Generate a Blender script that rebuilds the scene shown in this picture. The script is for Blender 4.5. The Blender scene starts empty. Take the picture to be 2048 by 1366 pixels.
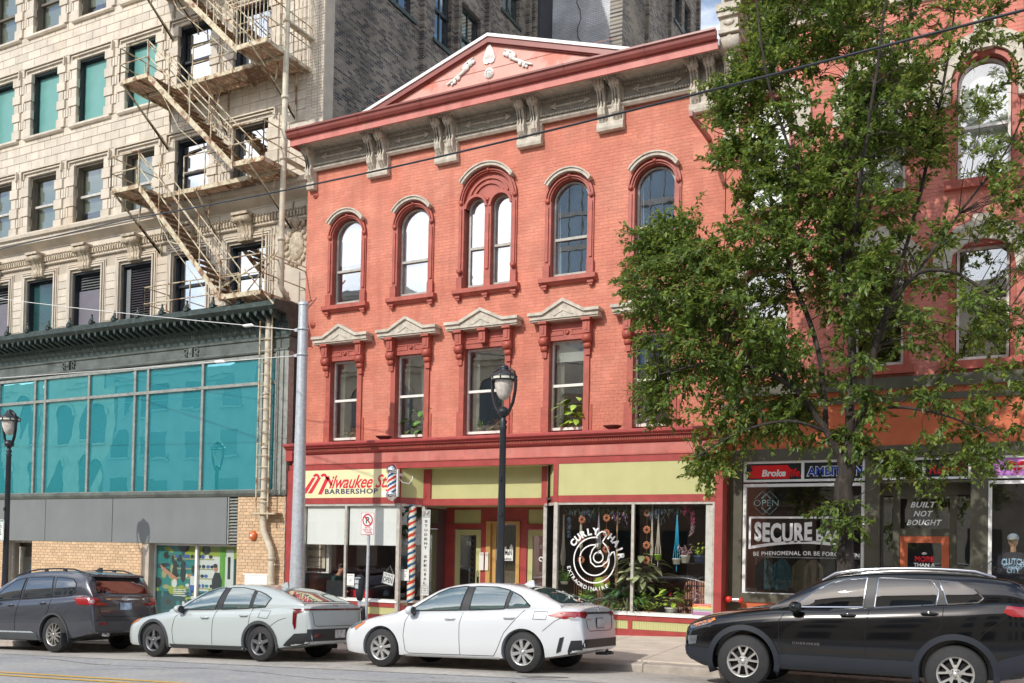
import bpy, bmesh, math, random
import numpy as np
from mathutils import Vector, Matrix, geometry
from mathutils.bvhtree import BVHTree
rnd = random.Random(7)
sc = bpy.context.scene
COL = sc.collection
PI = math.pi

# ------------------------------------------------------------------ camera, sky, sun, exposure
def cam_axes(yaw, pitch, roll):
    f = Vector((-math.sin(yaw)*math.cos(pitch), math.cos(yaw)*math.cos(pitch), math.sin(pitch)))
    r = f.cross(Vector((0, 0, 1))).normalized(); u = r.cross(f)
    c, s = math.cos(roll), math.sin(roll)
    return c*r+s*u, c*u-s*r, f
r_, u_, f_ = cam_axes(math.radians(27.50423), math.radians(1.193137), math.radians(1.122551))
cam_data = bpy.data.cameras.new('camera')
cam = bpy.data.objects.new('camera', cam_data); COL.objects.link(cam)
cam.matrix_world = Matrix(((r_.x, u_.x, -f_.x, 0), (r_.y, u_.y, -f_.y, 0), (r_.z, u_.z, -f_.z, 1.655), (0, 0, 0, 1)))
cam_data.sensor_width = 36; cam_data.lens = 1907.293/2048*36
cam_data.shift_y = (1062.859-683)/2048
cam_data.clip_start = 0.1; cam_data.clip_end = 2000
sc.camera = cam

SUN_DIR = Vector((0.24, 1.0, -0.75)).normalized()
world = bpy.data.worlds.new('World'); sc.world = world; world.use_nodes = True
nt = world.node_tree; nt.nodes.clear()
out = nt.nodes.new('ShaderNodeOutputWorld'); bg = nt.nodes.new('ShaderNodeBackground')
sky = nt.nodes.new('ShaderNodeTexSky'); sky.sky_type = 'NISHITA'; sky.sun_disc = False
sky.sun_elevation = math.asin(-SUN_DIR.z); sky.sun_rotation = math.atan2(-SUN_DIR.x, -SUN_DIR.y)
sky.air_density = 1.0; sky.dust_density = 1.2; sky.ozone_density = 1.2
bg.inputs['Strength'].default_value = 0.15
tc = nt.nodes.new('ShaderNodeTexCoord'); mp = nt.nodes.new('ShaderNodeMapping')
mp.inputs['Scale'].default_value = (1, 1, 2.2)
mp.inputs['Location'].default_value = (0.35, 0.1, 0.0)
nz = nt.nodes.new('ShaderNodeTexNoise'); nz.inputs['Scale'].default_value = 2.3
nz.inputs['Detail'].default_value = 7; nz.inputs['Roughness'].default_value = 0.58
rp = nt.nodes.new('ShaderNodeValToRGB')
rp.color_ramp.elements[0].position = 0.47; rp.color_ramp.elements[1].position = 0.62
mx = nt.nodes.new('ShaderNodeMix'); mx.data_type = 'RGBA'
mx.inputs['B'].default_value = (11.5, 11.6, 11.8, 1)
nt.links.new(tc.outputs['Generated'], mp.inputs['Vector']); nt.links.new(mp.outputs[0], nz.inputs['Vector'])
nt.links.new(nz.outputs['Fac'], rp.inputs[0]); nt.links.new(rp.outputs[0], mx.inputs['Factor'])
nt.links.new(sky.outputs[0], mx.inputs['A']); nt.links.new(mx.outputs['Result'], bg.inputs[0])
nt.links.new(bg.outputs[0], out.inputs[0])
sd = bpy.data.lights.new('sun', 'SUN'); sd.energy = 2.65; sd.angle = math.radians(0.53); sd.color = (1, 0.955, 0.88)
sun = bpy.data.objects.new('sun', sd); COL.objects.link(sun)
sun.rotation_euler = SUN_DIR.to_track_quat('-Z', 'Y').to_euler(); sun.location = (0, 0, 60)
vs = sc.view_settings; sc.display_settings.display_device = 'sRGB'
vs.view_transform = 'Standard'; vs.look = 'None'; vs.gamma = 1.0; vs.exposure = 0.31; vs.use_curve_mapping = False
sc.cycles.max_bounces = 8; sc.cycles.transparent_max_bounces = 16; sc.cycles.diffuse_bounces = 3
sc.cycles.glossy_bounces = 3; sc.cycles.caustics_reflective = False; sc.cycles.caustics_refractive = False
sc.cycles.sample_clamp_indirect = 6.0

# ------------------------------------------------------------------ materials
MATS = {}
def mat(name, col, rough=.6, metal=0., var=.12, vs=3., bump=0., bs=30., spec=.5, coat=0., col2=None, c2scale=2., c2pos=(.55, .7), piece=0., emit=0., stretch=None, ior=None, dirt=None):
    """principled material: colour noise, optional second colour in patches, bump, per-piece variation"""
    if name in MATS: return MATS[name]
    m = bpy.data.materials.new(name); m.use_nodes = True; MATS[name] = m
    t = m.node_tree; N = t.nodes; L = t.links
    b = N['Principled BSDF']
    b.inputs['Roughness'].default_value = rough; b.inputs['Metallic'].default_value = metal
    b.inputs['Specular IOR Level'].default_value = spec; b.inputs['Coat Weight'].default_value = coat
    b.inputs['Coat Roughness'].default_value = .04
    if ior: b.inputs['IOR'].default_value = ior
    c = N.new('ShaderNodeTexCoord'); src = c.outputs['Object']
    if stretch:
        mpp = N.new('ShaderNodeMapping'); mpp.inputs['Scale'].default_value = stretch
        L.new(src, mpp.inputs[0]); src = mpp.outputs[0]
    base = N.new('ShaderNodeRGB'); base.outputs[0].default_value = (*col, 1); cur = base.outputs[0]
    def mixc(fac, a, bcol, mode='MIX'):
        k = N.new('ShaderNodeMix'); k.data_type = 'RGBA'; k.blend_type = mode
        if isinstance(fac, (int, float)): k.inputs['Factor'].default_value = fac
        else: L.new(fac, k.inputs['Factor'])
        L.new(a, k.inputs['A'])
        if isinstance(bcol, tuple): k.inputs['B'].default_value = bcol
        else: L.new(bcol, k.inputs['B'])
        return k.outputs['Result']
    if col2:
        n2 = N.new('ShaderNodeTexNoise'); n2.inputs['Scale'].default_value = c2scale; n2.inputs['Detail'].default_value = 8
        n2.inputs['Roughness'].default_value = .65
        L.new(src, n2.inputs['Vector'])
        r2 = N.new('ShaderNodeValToRGB'); r2.color_ramp.elements[0].position = c2pos[0]; r2.color_ramp.elements[1].position = c2pos[1]
        L.new(n2.outputs['Fac'], r2.inputs[0]); cur = mixc(r2.outputs[0], cur, (*col2, 1))
    if var:
        n1 = N.new('ShaderNodeTexNoise'); n1.inputs['Scale'].default_value = vs; n1.inputs['Detail'].default_value = 6
        L.new(src, n1.inputs['Vector'])
        mr = N.new('ShaderNodeMapRange'); mr.inputs['From Min'].default_value = .25; mr.inputs['From Max'].default_value = .75
        mr.inputs['To Min'].default_value = 1-var*1.5; mr.inputs['To Max'].default_value = 1+var*1.5
        L.new(n1.outputs['Fac'], mr.inputs['Value'])
        cc = N.new('ShaderNodeCombineColor')
        for i in range(3): L.new(mr.outputs[0], cc.inputs[i])
        cur = mixc(1., cur, cc.outputs[0], 'MULTIPLY')
    if piece:
        oi = N.new('ShaderNodeObjectInfo'); ge = N.new('ShaderNodeNewGeometry')
        ad = N.new('ShaderNodeMath'); ad.operation = 'ADD'
        L.new(oi.outputs['Random'], ad.inputs[0]); L.new(ge.outputs['Random Per Island'], ad.inputs[1])
        fr = N.new('ShaderNodeMath'); fr.operation = 'FRACT'; L.new(ad.outputs[0], fr.inputs[0])
        mr = N.new('ShaderNodeMapRange'); mr.inputs['To Min'].default_value = 1-piece; mr.inputs['To Max'].default_value = 1+piece
        L.new(fr.outputs[0], mr.inputs['Value'])
        cc = N.new('ShaderNodeCombineColor')
        for i in range(3): L.new(mr.outputs[0], cc.inputs[i])
        cur = mixc(1., cur, cc.outputs[0], 'MULTIPLY')
    if dirt:
        n3 = N.new('ShaderNodeTexNoise'); n3.inputs['Scale'].default_value = 1.3; n3.inputs['Detail'].default_value = 9
        mp3 = N.new('ShaderNodeMapping'); mp3.inputs['Scale'].default_value = (3, 3, .35)
        L.new(c.outputs['Object'], mp3.inputs[0]); L.new(mp3.outputs[0], n3.inputs['Vector'])
        r3 = N.new('ShaderNodeValToRGB'); r3.color_ramp.elements[0].position = .5; r3.color_ramp.elements[1].position = .78
        r3.color_ramp.elements[1].color = (dirt[3],)*3+(1,)
        L.new(n3.outputs['Fac'], r3.inputs[0]); cur = mixc(r3.outputs[0], cur, (*dirt[:3], 1))
    L.new(cur, b.inputs['Base Color'])
    if emit:
        L.new(cur, b.inputs['Emission Color']); b.inputs['Emission Strength'].default_value = emit
    if bump:
        n4 = N.new('ShaderNodeTexNoise'); n4.inputs['Scale'].default_value = bs; n4.inputs['Detail'].default_value = 5
        L.new(src, n4.inputs['Vector'])
        bp = N.new('ShaderNodeBump'); bp.inputs['Strength'].default_value = bump; bp.inputs['Distance'].default_value = .02
        L.new(n4.outputs['Fac'], bp.inputs['Height']); L.new(bp.outputs[0], b.inputs['Normal'])
    return m

def brick_mat(name, c1, c2, cm, w=.22, h=.075, rough=.85, axis='x', patch=None, flip=False):
    if name in MATS: return MATS[name]
    m = bpy.data.materials.new(name); m.use_nodes = True; MATS[name] = m
    t = m.node_tree; N = t.nodes; L = t.links; b = N['Principled BSDF']; b.inputs['Roughness'].default_value = rough
    g = N.new('ShaderNodeNewGeometry'); sp = N.new('ShaderNodeSeparateXYZ'); L.new(g.outputs['Position'], sp.inputs[0])
    cb = N.new('ShaderNodeCombineXYZ')
    L.new(sp.outputs['X' if axis == 'x' else 'Y'], cb.inputs[0]); L.new(sp.outputs['Z'], cb.inputs[1])
    bt = N.new('ShaderNodeTexBrick'); bt.inputs['Scale'].default_value = 1.0
    bt.inputs['Brick Width'].default_value = w; bt.inputs['Row Height'].default_value = h
    bt.inputs['Mortar Size'].default_value = .006; bt.inputs['Mortar Smooth'].default_value = .2; bt.inputs['Bias'].default_value = -.1
    bt.inputs['Color1'].default_value = (*c1, 1); bt.inputs['Color2'].default_value = (*c2, 1); bt.inputs['Mortar'].default_value = (*cm, 1)
    L.new(cb.outputs[0], bt.inputs['Vector'])
    n = N.new('ShaderNodeTexNoise'); n.inputs['Scale'].default_value = .7; n.inputs['Detail'].default_value = 9
    L.new(g.outputs['Position'], n.inputs['Vector'])
    mr = N.new('ShaderNodeMapRange'); mr.inputs['From Min'].default_value = .3; mr.inputs['From Max'].default_value = .7
    mr.inputs['To Min'].default_value = .6; mr.inputs['To Max'].default_value = 1.45; L.new(n.outputs['Fac'], mr.inputs['Value'])
    cc = N.new('ShaderNodeCombineColor')
    for i in range(3): L.new(mr.outputs[0], cc.inputs[i])
    k = N.new('ShaderNodeMix'); k.data_type = 'RGBA'; k.blend_type = 'MULTIPLY'; k.inputs['Factor'].default_value = 1
    L.new(bt.outputs['Color'], k.inputs['A']); L.new(cc.outputs[0], k.inputs['B']); cur = k.outputs['Result']
    if patch:
        n2 = N.new('ShaderNodeTexNoise'); n2.inputs['Scale'].default_value = .35; n2.inputs['Detail'].default_value = 10; n2.inputs['Roughness'].default_value = .7
        L.new(g.outputs['Position'], n2.inputs['Vector'])
        r2 = N.new('ShaderNodeValToRGB'); r2.color_ramp.elements[0].position = .54; r2.color_ramp.elements[1].position = .66
        L.new(n2.outputs['Fac'], r2.inputs[0])
        k2 = N.new('ShaderNodeMix'); k2.data_type = 'RGBA'; L.new(r2.outputs[0], k2.inputs['Factor']); L.new(cur, k2.inputs['A'])
        k2.inputs['B'].default_value = (*patch, 1); cur = k2.outputs['Result']
    L.new(cur, b.inputs['Base Color'])
    bp = N.new('ShaderNodeBump'); bp.inputs['Strength'].default_value = .8; bp.inputs['Distance'].default_value = .02; bp.invert = True
    L.new(bt.outputs['Fac'], bp.inputs['Height']); L.new(bp.outputs[0], b.inputs['Normal'])
    return m

def glass(name, tint=(.8, .85, .85), refl=(1, 1, 1), f0=.12, wav=.0, op=0., opcol=(.02, .02, .02)):
    """thin window glass: see-through tint plus mirror reflection, optionally a share of opaque film"""
    if name in MATS: return MATS[name]
    m = bpy.data.materials.new(name); m.use_nodes = True; MATS[name] = m
    t = m.node_tree; N = t.nodes; L = t.links; N.clear()
    o = N.new('ShaderNodeOutputMaterial'); tr = N.new('ShaderNodeBsdfTransparent'); tr.inputs[0].default_value = (*tint, 1)
    gl = N.new('ShaderNodeBsdfGlossy'); gl.inputs['Color'].default_value = (*refl, 1); gl.inputs['Roughness'].default_value = .01
    lw = N.new('ShaderNodeLayerWeight'); lw.inputs['Blend'].default_value = .5
    pw = N.new('ShaderNodeMath'); pw.operation = 'POWER'; pw.inputs[1].default_value = 4.; L.new(lw.outputs['Facing'], pw.inputs[0])
    mr = N.new('ShaderNodeMapRange'); mr.inputs['To Min'].default_value = f0; L.new(pw.outputs[0], mr.inputs['Value'])
    ms = N.new('ShaderNodeMixShader'); L.new(mr.outputs[0], ms.inputs[0])
    if op > 0:
        df = N.new('ShaderNodeBsdfDiffuse'); df.inputs[0].default_value = (*opcol, 1)
        m2 = N.new('ShaderNodeMixShader'); m2.inputs[0].default_value = op; L.new(tr.outputs[0], m2.inputs[1]); L.new(df.outputs[0], m2.inputs[2])
        L.new(m2.outputs[0], ms.inputs[1])
    else: L.new(tr.outputs[0], ms.inputs[1])
    L.new(gl.outputs[0], ms.inputs[2]); L.new(ms.outputs[0], o.inputs[0])
    if wav:
        c = N.new('ShaderNodeTexCoord'); n = N.new('ShaderNodeTexNoise'); n.inputs['Scale'].default_value = 1.6; n.inputs['Detail'].default_value = 2
        L.new(c.outputs['Object'], n.inputs['Vector'])
        bp = N.new('ShaderNodeBump'); bp.inputs['Strength'].default_value = wav; bp.inputs['Distance'].default_value = .02
        L.new(n.outputs['Fac'], bp.inputs['Height']); L.new(bp.outputs[0], gl.inputs['Normal'])
    return m

m_brick = mat('painted_red_brick', (.57, .193, .128), .75, var=.11, vs=1.6, bump=.5, bs=50, piece=.065, col2=(.64, .26, .18), c2scale=.7, c2pos=(.42, .68), dirt=(.40, .11, .07, .55))
m_mortar = mat('painted_joint', (.54, .178, .118), .85, var=.1)
m_trim = mat('brick_red_trim_paint', (.38, .085, .058), .5, var=.14, vs=5, bump=.2, bs=25, col2=(.46, .11, .075), c2scale=4)
m_sred = mat('storefront_red_paint', (.35, .055, .05), .4, var=.12, vs=4, col2=(.44, .055, .05), c2scale=2.5)
m_pink = mat('faded_pink_red_paint', (.52, .16, .13), .55, var=.12, vs=3, col2=(.42, .085, .07), c2scale=1.6, dirt=(.6, .3, .24, .4))
m_tymp = mat('pediment_pink_paint', (.66, .32, .26), .5, var=.06, col2=(.64, .17, .11), c2scale=1.1, c2pos=(.52, .6))
m_gutter = mat('oxblood_gutter_paint', (.24, .06, .048), .35, var=.12, vs=3)
m_cream = mat('weathered_cream_paint', (.52, .47, .39), .7, var=.17, vs=8, bump=.3, bs=40, col2=(.27, .22, .17), c2scale=7, c2pos=(.6, .75))
m_white = mat('white_painted_wood', (.74, .72, .67), .6, var=.1, vs=8, col2=(.45, .4, .33), c2scale=9, c2pos=(.6, .72), bump=.2)
m_wclean = mat('clean_white_paint', (.78, .78, .76), .45, var=.04)
m_green = mat('olive_yellow_panel_paint', (.5, .49, .225), .5, var=.05, vs=2, dirt=(.4, .37, .18, .25))
m_signcream = mat('sign_cream_paint', (.78, .72, .42), .45, var=.03)
m_frame = mat('bare_metal_frame', (.55, .52, .47), .4, .3, var=.15, vs=9)
m_sash = mat('grey_sash_paint', (.42, .40, .36), .6, var=.15, vs=9)
m_terra = mat('cream_terracotta', (.59, .52, .42), .45, var=.10, vs=2.5, bump=.12, bs=12, piece=.10, col2=(.60, .45, .30), c2scale=.35, c2pos=(.55, .72), dirt=(.3, .24, .17, .3), coat=.08)
m_terrad = mat('terracotta_ornament', (.5, .42, .31), .6, var=.2, vs=12, bump=.5, bs=30, col2=(.22, .17, .12), c2scale=9, c2pos=(.5, .68))
m_terraj = mat('terracotta_joint', (.45, .39, .31), .9, var=.1)
m_castm = mat('dark_green_cast_metal', (.04, .058, .052), .5, .2, var=.25, vs=7, col2=(.10, .15, .13), c2scale=6, bump=.2)
m_castl = mat('grey_green_weathered_metal', (.13, .15, .135), .55, .1, var=.2, vs=2, col2=(.075, .09, .085), c2scale=2.2, c2pos=(.45, .65), bump=.15, bs=10)
m_mull = mat('oxidised_mullion', (.3, .31, .28), .5, .2, var=.2, vs=10, col2=(.16, .18, .16), c2scale=5)
m_gpanel = mat('grey_sheet_panel', (.18, .195, .195), .5, var=.06, vs=1.2, dirt=(.25, .25, .24, .25))
m_buff = mat('buff_brick', (.6, .42, .26), .8, var=.08, vs=20, piece=.13, bump=.2)
m_buffj = mat('buff_mortar', (.46, .4, .33), .9)
m_iron = mat('rusty_cream_iron', (.56, .49, .34), .6, var=.2, vs=10, col2=(.22, .1, .04), c2scale=4, c2pos=(.49, .6), bump=.3)
m_rust = mat('rusted_iron', (.2, .11, .055), .8, var=.25, vs=12, col2=(.45, .36, .22), c2scale=6)
m_galv = mat('galvanised_steel', (.50, .53, .56), .45, .35, var=.12, vs=14, bump=.05)
m_black = mat('black_lamp_paint', (.018, .022, .028), .35, var=.2)
m_darkfr = mat('black_window_frame', (.022, .026, .03), .4, var=.1)
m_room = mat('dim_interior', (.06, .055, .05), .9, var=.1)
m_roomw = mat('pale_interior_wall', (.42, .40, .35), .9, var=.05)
m_blind_sky = mat('white_blind_and_sky_reflection', (.86, .87, .86), .8, var=.02)
m_blindb = mat('beige_blind', (.55, .52, .38), .8, var=.04)
m_asph = mat('worn_asphalt', (.33, .335, .345), .85, var=.13, vs=14, bump=.6, bs=120, col2=(.40, .395, .38), c2scale=.9, c2pos=(.4, .65), piece=0)
m_walk = mat('sidewalk_concrete', (.60, .52, .43), .85, var=.1, vs=1.5, bump=.25, bs=80, piece=.06, dirt=(.3, .25, .2, .35))
m_kerb = mat('kerb_concrete', (.42, .37, .32), .9, var=.2, vs=4, bump=.5, bs=40, piece=.1)
m_yellow = mat('yellow_road_paint', (.62, .38, .06), .7, var=.15, vs=9)
m_orange = mat('orange_storefront_paint', (.55, .135, .055), .5, var=.12, vs=2)
m_olive = mat('dark_olive_paint', (.085, .08, .055), .5, var=.15, vs=4)
m_tar = mat('roof_membrane', (.1, .1, .1), .9)
g_up = glass('upper_window_glass', tint=(.93, .95, .95), f0=.36, wav=.035)
g_lo = glass('sash_window_glass', tint=(.9, .92, .9), f0=.22, wav=.05)
g_shop = glass('shop_window_glass', tint=(.975, .985, .98), f0=.05)
m_dkglass = glass('dark_window_glass', tint=(.75, .8, .8), f0=.14, wav=.05)
def teal(name, k=1.):
    if name in MATS: return MATS[name]
    m = bpy.data.materials.new(name); m.use_nodes = True; MATS[name] = m
    t = m.node_tree; N = t.nodes; L = t.links; N.clear()
    o = N.new('ShaderNodeOutputMaterial'); d = N.new('ShaderNodeBsdfDiffuse'); d.inputs[0].default_value = (.03*k, .31*k, .36*k, 1)
    g = N.new('ShaderNodeBsdfGlossy'); g.inputs['Color'].default_value = (.45, .93, .97, 1); g.inputs['Roughness'].default_value = .01
    ms = N.new('ShaderNodeMixShader'); ms.inputs[0].default_value = .5
    L.new(d.outputs[0], ms.inputs[1]); L.new(g.outputs[0], ms.inputs[2]); L.new(ms.outputs[0], o.inputs[0])
    c = N.new('ShaderNodeTexCoord'); n = N.new('ShaderNodeTexNoise'); n.inputs['Scale'].default_value = .9; n.inputs['Detail'].default_value = 2
    L.new(c.outputs['Object'], n.inputs['Vector'])
    bp = N.new('ShaderNodeBump'); bp.inputs['Strength'].default_value = .10; bp.inputs['Distance'].default_value = .02
    L.new(n.outputs['Fac'], bp.inputs['Height']); L.new(bp.outputs[0], g.inputs['Normal'])
    return m
m_teal = teal('teal_film_glass')
m_tealp = teal('pale_teal_glass', 1.0)
m_tealflat = mat('teal_blind_behind_glass', (.13, .33, .30), .3, var=.05, spec=.6)

# ------------------------------------------------------------------ mesh helpers
WL = {}
def wl(o):
    return WL.get(o.name, Vector((0, 0, 0))) if o else Vector((0, 0, 0))
class MB:
    k = .3
    def __init__(s, local=False): s.v = []; s.f = []; s.mi = []; s.cur = 0; s.local = local; s.sm = []; s.smooth = False; s.st = []
    def m(s, i): s.cur = i; return s
    def add(s, vs_, fs, smooth=None):
        n = len(s.v); s.st.append((n, len(s.f))); s.v += [tuple(p) for p in vs_]; s.f += [tuple(i+n for i in f) for f in fs]
        s.mi += [s.cur]*len(fs); s.sm += [s.smooth if smooth is None else smooth]*len(fs); return s
    def box(s, x0, x1, y0, y1, z0, z1):
        if x0 > x1: x0, x1 = x1, x0
        if y0 > y1: y0, y1 = y1, y0
        if z0 > z1: z0, z1 = z1, z0
        MB.k = (MB.k+.618034) % 1.; e = MB.k*.0013 if not s.local else 0.   # no two faces in one plane
        x0 -= e; x1 += e; y0 -= e; y1 += e; z0 -= e; z1 += e
        return s.add([(x0, y0, z0), (x1, y0, z0), (x1, y1, z0), (x0, y1, z0), (x0, y0, z1), (x1, y0, z1), (x1, y1, z1), (x0, y1, z1)],
                     [(0, 3, 2, 1), (4, 5, 6, 7), (0, 1, 5, 4), (1, 2, 6, 5), (2, 3, 7, 6), (3, 0, 4, 7)], False)
    def quad(s, a, b, c, d): return s.add([a, b, c, d], [(0, 1, 2, 3)], False)
    def prism(s, poly, axis, a, b, smooth=False):
        """poly: 2-D outline; axis 'x': (y,z), 'y': (x,z), 'z': (x,y)"""
        if abs(b-a) > .02:
            MB.k = (MB.k+.618034) % 1.; e = MB.k*.0013*(1 if b > a else -1); a -= e; b += e
        P = {'x': lambda p, t: (t, p[0], p[1]), 'y': lambda p, t: (p[0], t, p[1]), 'z': lambda p, t: (p[0], p[1], t)}[axis]
        n = len(poly); vs_ = [P(p, a) for p in poly]+[P(p, b) for p in poly]
        ar = sum(poly[i][0]*poly[(i+1) % n][1]-poly[(i+1) % n][0]*poly[i][1] for i in range(n))
        flip = (ar > 0) == (axis != 'y'); flip = flip if b > a else not flip
        fs = [tuple(range(n))[::-1], tuple(range(n, 2*n))]+[(i, (i+1) % n, (i+1) % n+n, i+n) for i in range(n)]
        if not flip: fs = [f[::-1] for f in fs]
        k = len(s.f); s.add(vs_, fs, False)
        if smooth:
            for i in range(k+2, len(s.f)): s.sm[i] = True
        return s
    def tube(s, pts, r, n=8, caps=True, smooth=True):
        pts = [Vector(p) for p in pts]; rs = r if isinstance(r, (list, tuple)) else [r]*len(pts)
        vs_ = []; up = None
        for i, p in enumerate(pts):
            d = (pts[min(i+1, len(pts)-1)]-pts[max(i-1, 0)])
            if d.length < 1e-9: d = Vector((0, 0, 1))
            d.normalize()
            if up is None:
                up = Vector((0, 0, 1)) if abs(d.z) < .9 else Vector((1, 0, 0))
            a = d.cross(up)
            if a.length < 1e-6: a = d.cross(Vector((0, 1, 0)))
            a.normalize(); b = a.cross(d).normalized(); up = b
            for j in range(n):
                t = 2*PI*j/n; vs_.append(p+(a*math.cos(t)+b*math.sin(t))*rs[i])
        fs = []
        for i in range(len(pts)-1):
            for j in range(n):
                k = (j+1) % n; fs.append((i*n+j, i*n+k, (i+1)*n+k, (i+1)*n+j))
        s.add(vs_, fs, smooth and n > 4)
        if caps: s.add(vs_[:n], [tuple(range(n))], False); s.add(vs_[-n:], [tuple(range(n))[::-1]], False)
        return s
    def each(s, name, mats, parent=None):
        """one object for every piece added to this builder"""
        st = s.st+[(len(s.v), len(s.f))]; r = []
        for (a, fa), (b, fb) in zip(st[:-1], st[1:]):
            q = MB(s.local); q.v = s.v[a:b]; q.f = [tuple(i-a for i in f) for f in s.f[fa:fb]]; q.mi = s.mi[fa:fb]; q.sm = s.sm[fa:fb]
            r.append(q.build(name, mats, parent))
        return r
    def lathe(s, cx, cy, prof, n=16, axis='z', cz=0, caps=True):
        vs_ = []
        for (r, h) in prof:
            for j in range(n):
                t = 2*PI*j/n; a, b = r*math.cos(t), r*math.sin(t)
                vs_.append((cx+a, cy+b, cz+h) if axis == 'z' else ((cx+a, cy+h, cz+b) if axis == 'y' else (cx+h, cy+a, cz+b)))
        fs = []
        for i in range(len(prof)-1):
            for j in range(n):
                k = (j+1) % n; fs.append((i*n+j, i*n+k, (i+1)*n+k, (i+1)*n+j))
        s.add(vs_, fs, True)
        if caps and prof[0][0] > 1e-4: s.add(vs_[:n], [tuple(range(n))[::-1]], False)
        if caps and prof[-1][0] > 1e-4: s.add(vs_[-n:], [tuple(range(n))], False)
        return s
    def ring(s, cx, cz, r0, r1, y0, y1, a0=0, a1=180, n=24):
        """arch piece in the x-z plane between radii r0<r1"""
        vs_ = []
        for i in range(n+1):
            t = math.radians(a0+(a1-a0)*i/n); c, q = math.cos(t), math.sin(t)
            for (r, y) in ((r0, y0), (r1, y0), (r1, y1), (r0, y1)): vs_.append((cx+r*c, y, cz+r*q))
        fs = []
        for i in range(n):
            for j in range(4):
                k = (j+1) % 4; fs.append((i*4+j, (i+1)*4+j, (i+1)*4+k, i*4+k))
        fs += [(0, 1, 2, 3), (n*4+3, n*4+2, n*4+1, n*4)]
        return s.add(vs_, fs, False)
    def ball(s, c, r, n=10, m=6, sz=(1, 1, 1)):
        vs_ = []; fs = []
        for i in range(m+1):
            p = PI*i/m
            for j in range(n):
                t = 2*PI*j/n; vs_.append((c[0]+r*sz[0]*math.sin(p)*math.cos(t), c[1]+r*sz[1]*math.sin(p)*math.sin(t), c[2]+r*sz[2]*math.cos(p)))
        for i in range(m):
            for j in range(n):
                k = (j+1) % n; fs.append((i*n+j, (i+1)*n+j, (i+1)*n+k, i*n+k))
        return s.add(vs_, fs, True)
    def mesh(s, name, mats, off=(0, 0, 0)):
        me = bpy.data.meshes.new(name)
        off = Vector(off)
        me.from_pydata([tuple(Vector(p)-off) for p in s.v], [], s.f)
        for mm in (mats if isinstance(mats, (list, tuple)) else [mats]): me.materials.append(mm)
        if len(s.f):
            me.polygons.foreach_set('material_index', s.mi); me.polygons.foreach_set('use_smooth', s.sm)
        me.update(); return me
    def build(s, name, mats, parent=None, kind=None, label=None, cat=None, group=None, loc=None):
        off = Vector((0, 0, 0))
        if not s.local: off = wl(parent) if loc is None else Vector(loc)
        o = bpy.data.objects.new(name, s.mesh(name, mats, off)); COL.objects.link(o)
        if parent: o.parent = parent
        if loc is not None:
            o.location = Vector(loc)-wl(parent)
            WL[o.name] = Vector(loc)
        else: WL[o.name] = off
        tag(o, label, cat, group, kind); return o
def tag(o, label=None, cat=None, group=None, kind=None):
    for k, v in (('label', label), ('category', cat), ('group', group), ('kind', kind)):
        if v: o[k] = v
    return o
def thing(name, label, cat, loc=(0, 0, 0), rot=None, group=None):
    o = bpy.data.objects.new(name, None); COL.objects.link(o); o.location = loc; o.empty_display_size = .2
    if rot: o.rotation_euler = rot
    WL[o.name] = Vector(loc) ; return tag(o, label, cat, group)
def dup(root, loc, label=None, rotz=None, scale=None, group=None):
    def cp(o, parent):
        c = o.copy(); COL.objects.link(c)
        if parent: c.parent = parent
        for ch in list(o.children): cp(ch, c)
        return c
    c = cp(root, None); c.location = loc
    if rotz is not None: c.rotation_euler.z = rotz
    if scale: c.scale = (scale,)*3
    if label: c['label'] = label
    if group: c['group'] = group
    return c
UNIT = {}
def unit_mesh(m):
    if m.name not in UNIT:
        b = MB(); x = .03
        # unit block, front edges slightly chamfered
        vs_ = [(0, .25, 0), (1, .25, 0), (1, .25, 1), (0, .25, 1), (0, 1, 0), (1, 1, 0), (1, 1, 1), (0, 1, 1),
               (x*.6, 0, x), (1-x*.6, 0, x), (1-x*.6, 0, 1-x), (x*.6, 0, 1-x)]
        fs = [(8, 9, 10, 11), (0, 1, 9, 8), (1, 2, 10, 9), (2, 3, 11, 10), (3, 0, 8, 11), (0, 4, 5, 1), (1, 5, 6, 2), (2, 6, 7, 3), (3, 7, 4, 0)]
        b.add(vs_, fs, False); me = b.mesh('block', m); UNIT[m.name] = (me, vs_, fs)
    return UNIT[m.name]
def pieces(parent, name, stuff, boxes, m, limit=300, cam_xy=(0, 0)):
    """boxes: (x0,x1,yfront,yback,z0,z1). the nearest ones are objects of their own, the rest one mesh"""
    boxes = sorted(boxes, key=lambda b: (b[0]+b[1])**2/4+b[2]**2+((b[4]+b[5])/2-1.6)**2)
    me, uv, uf = unit_mesh(m); off = wl(parent)
    for b in boxes[:limit]:
        o = bpy.data.objects.new(name, me); COL.objects.link(o); o.parent = parent
        o.location = Vector((b[0], b[2], b[4]))-off; o.scale = (b[1]-b[0], b[3]-b[2], b[5]-b[4])
    rest = boxes[limit:]
    if rest:
        B = np.array([(b[0], b[2], b[4], b[1]-b[0], b[3]-b[2], b[5]-b[4]) for b in rest])
        U = np.array(uv); V = B[:, None, :3]+U[None]*B[:, None, 3:]-np.array(off)
        n = len(U); F = [tuple(i+k*n for i in f) for k in range(len(rest)) for f in uf]
        me2 = bpy.data.meshes.new(stuff); me2.from_pydata(V.reshape(-1, 3).tolist(), [], F); me2.materials.append(m)
        o = bpy.data.objects.new(stuff, me2); COL.objects.link(o); o.parent = parent; o['kind'] = 'stuff'
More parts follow.
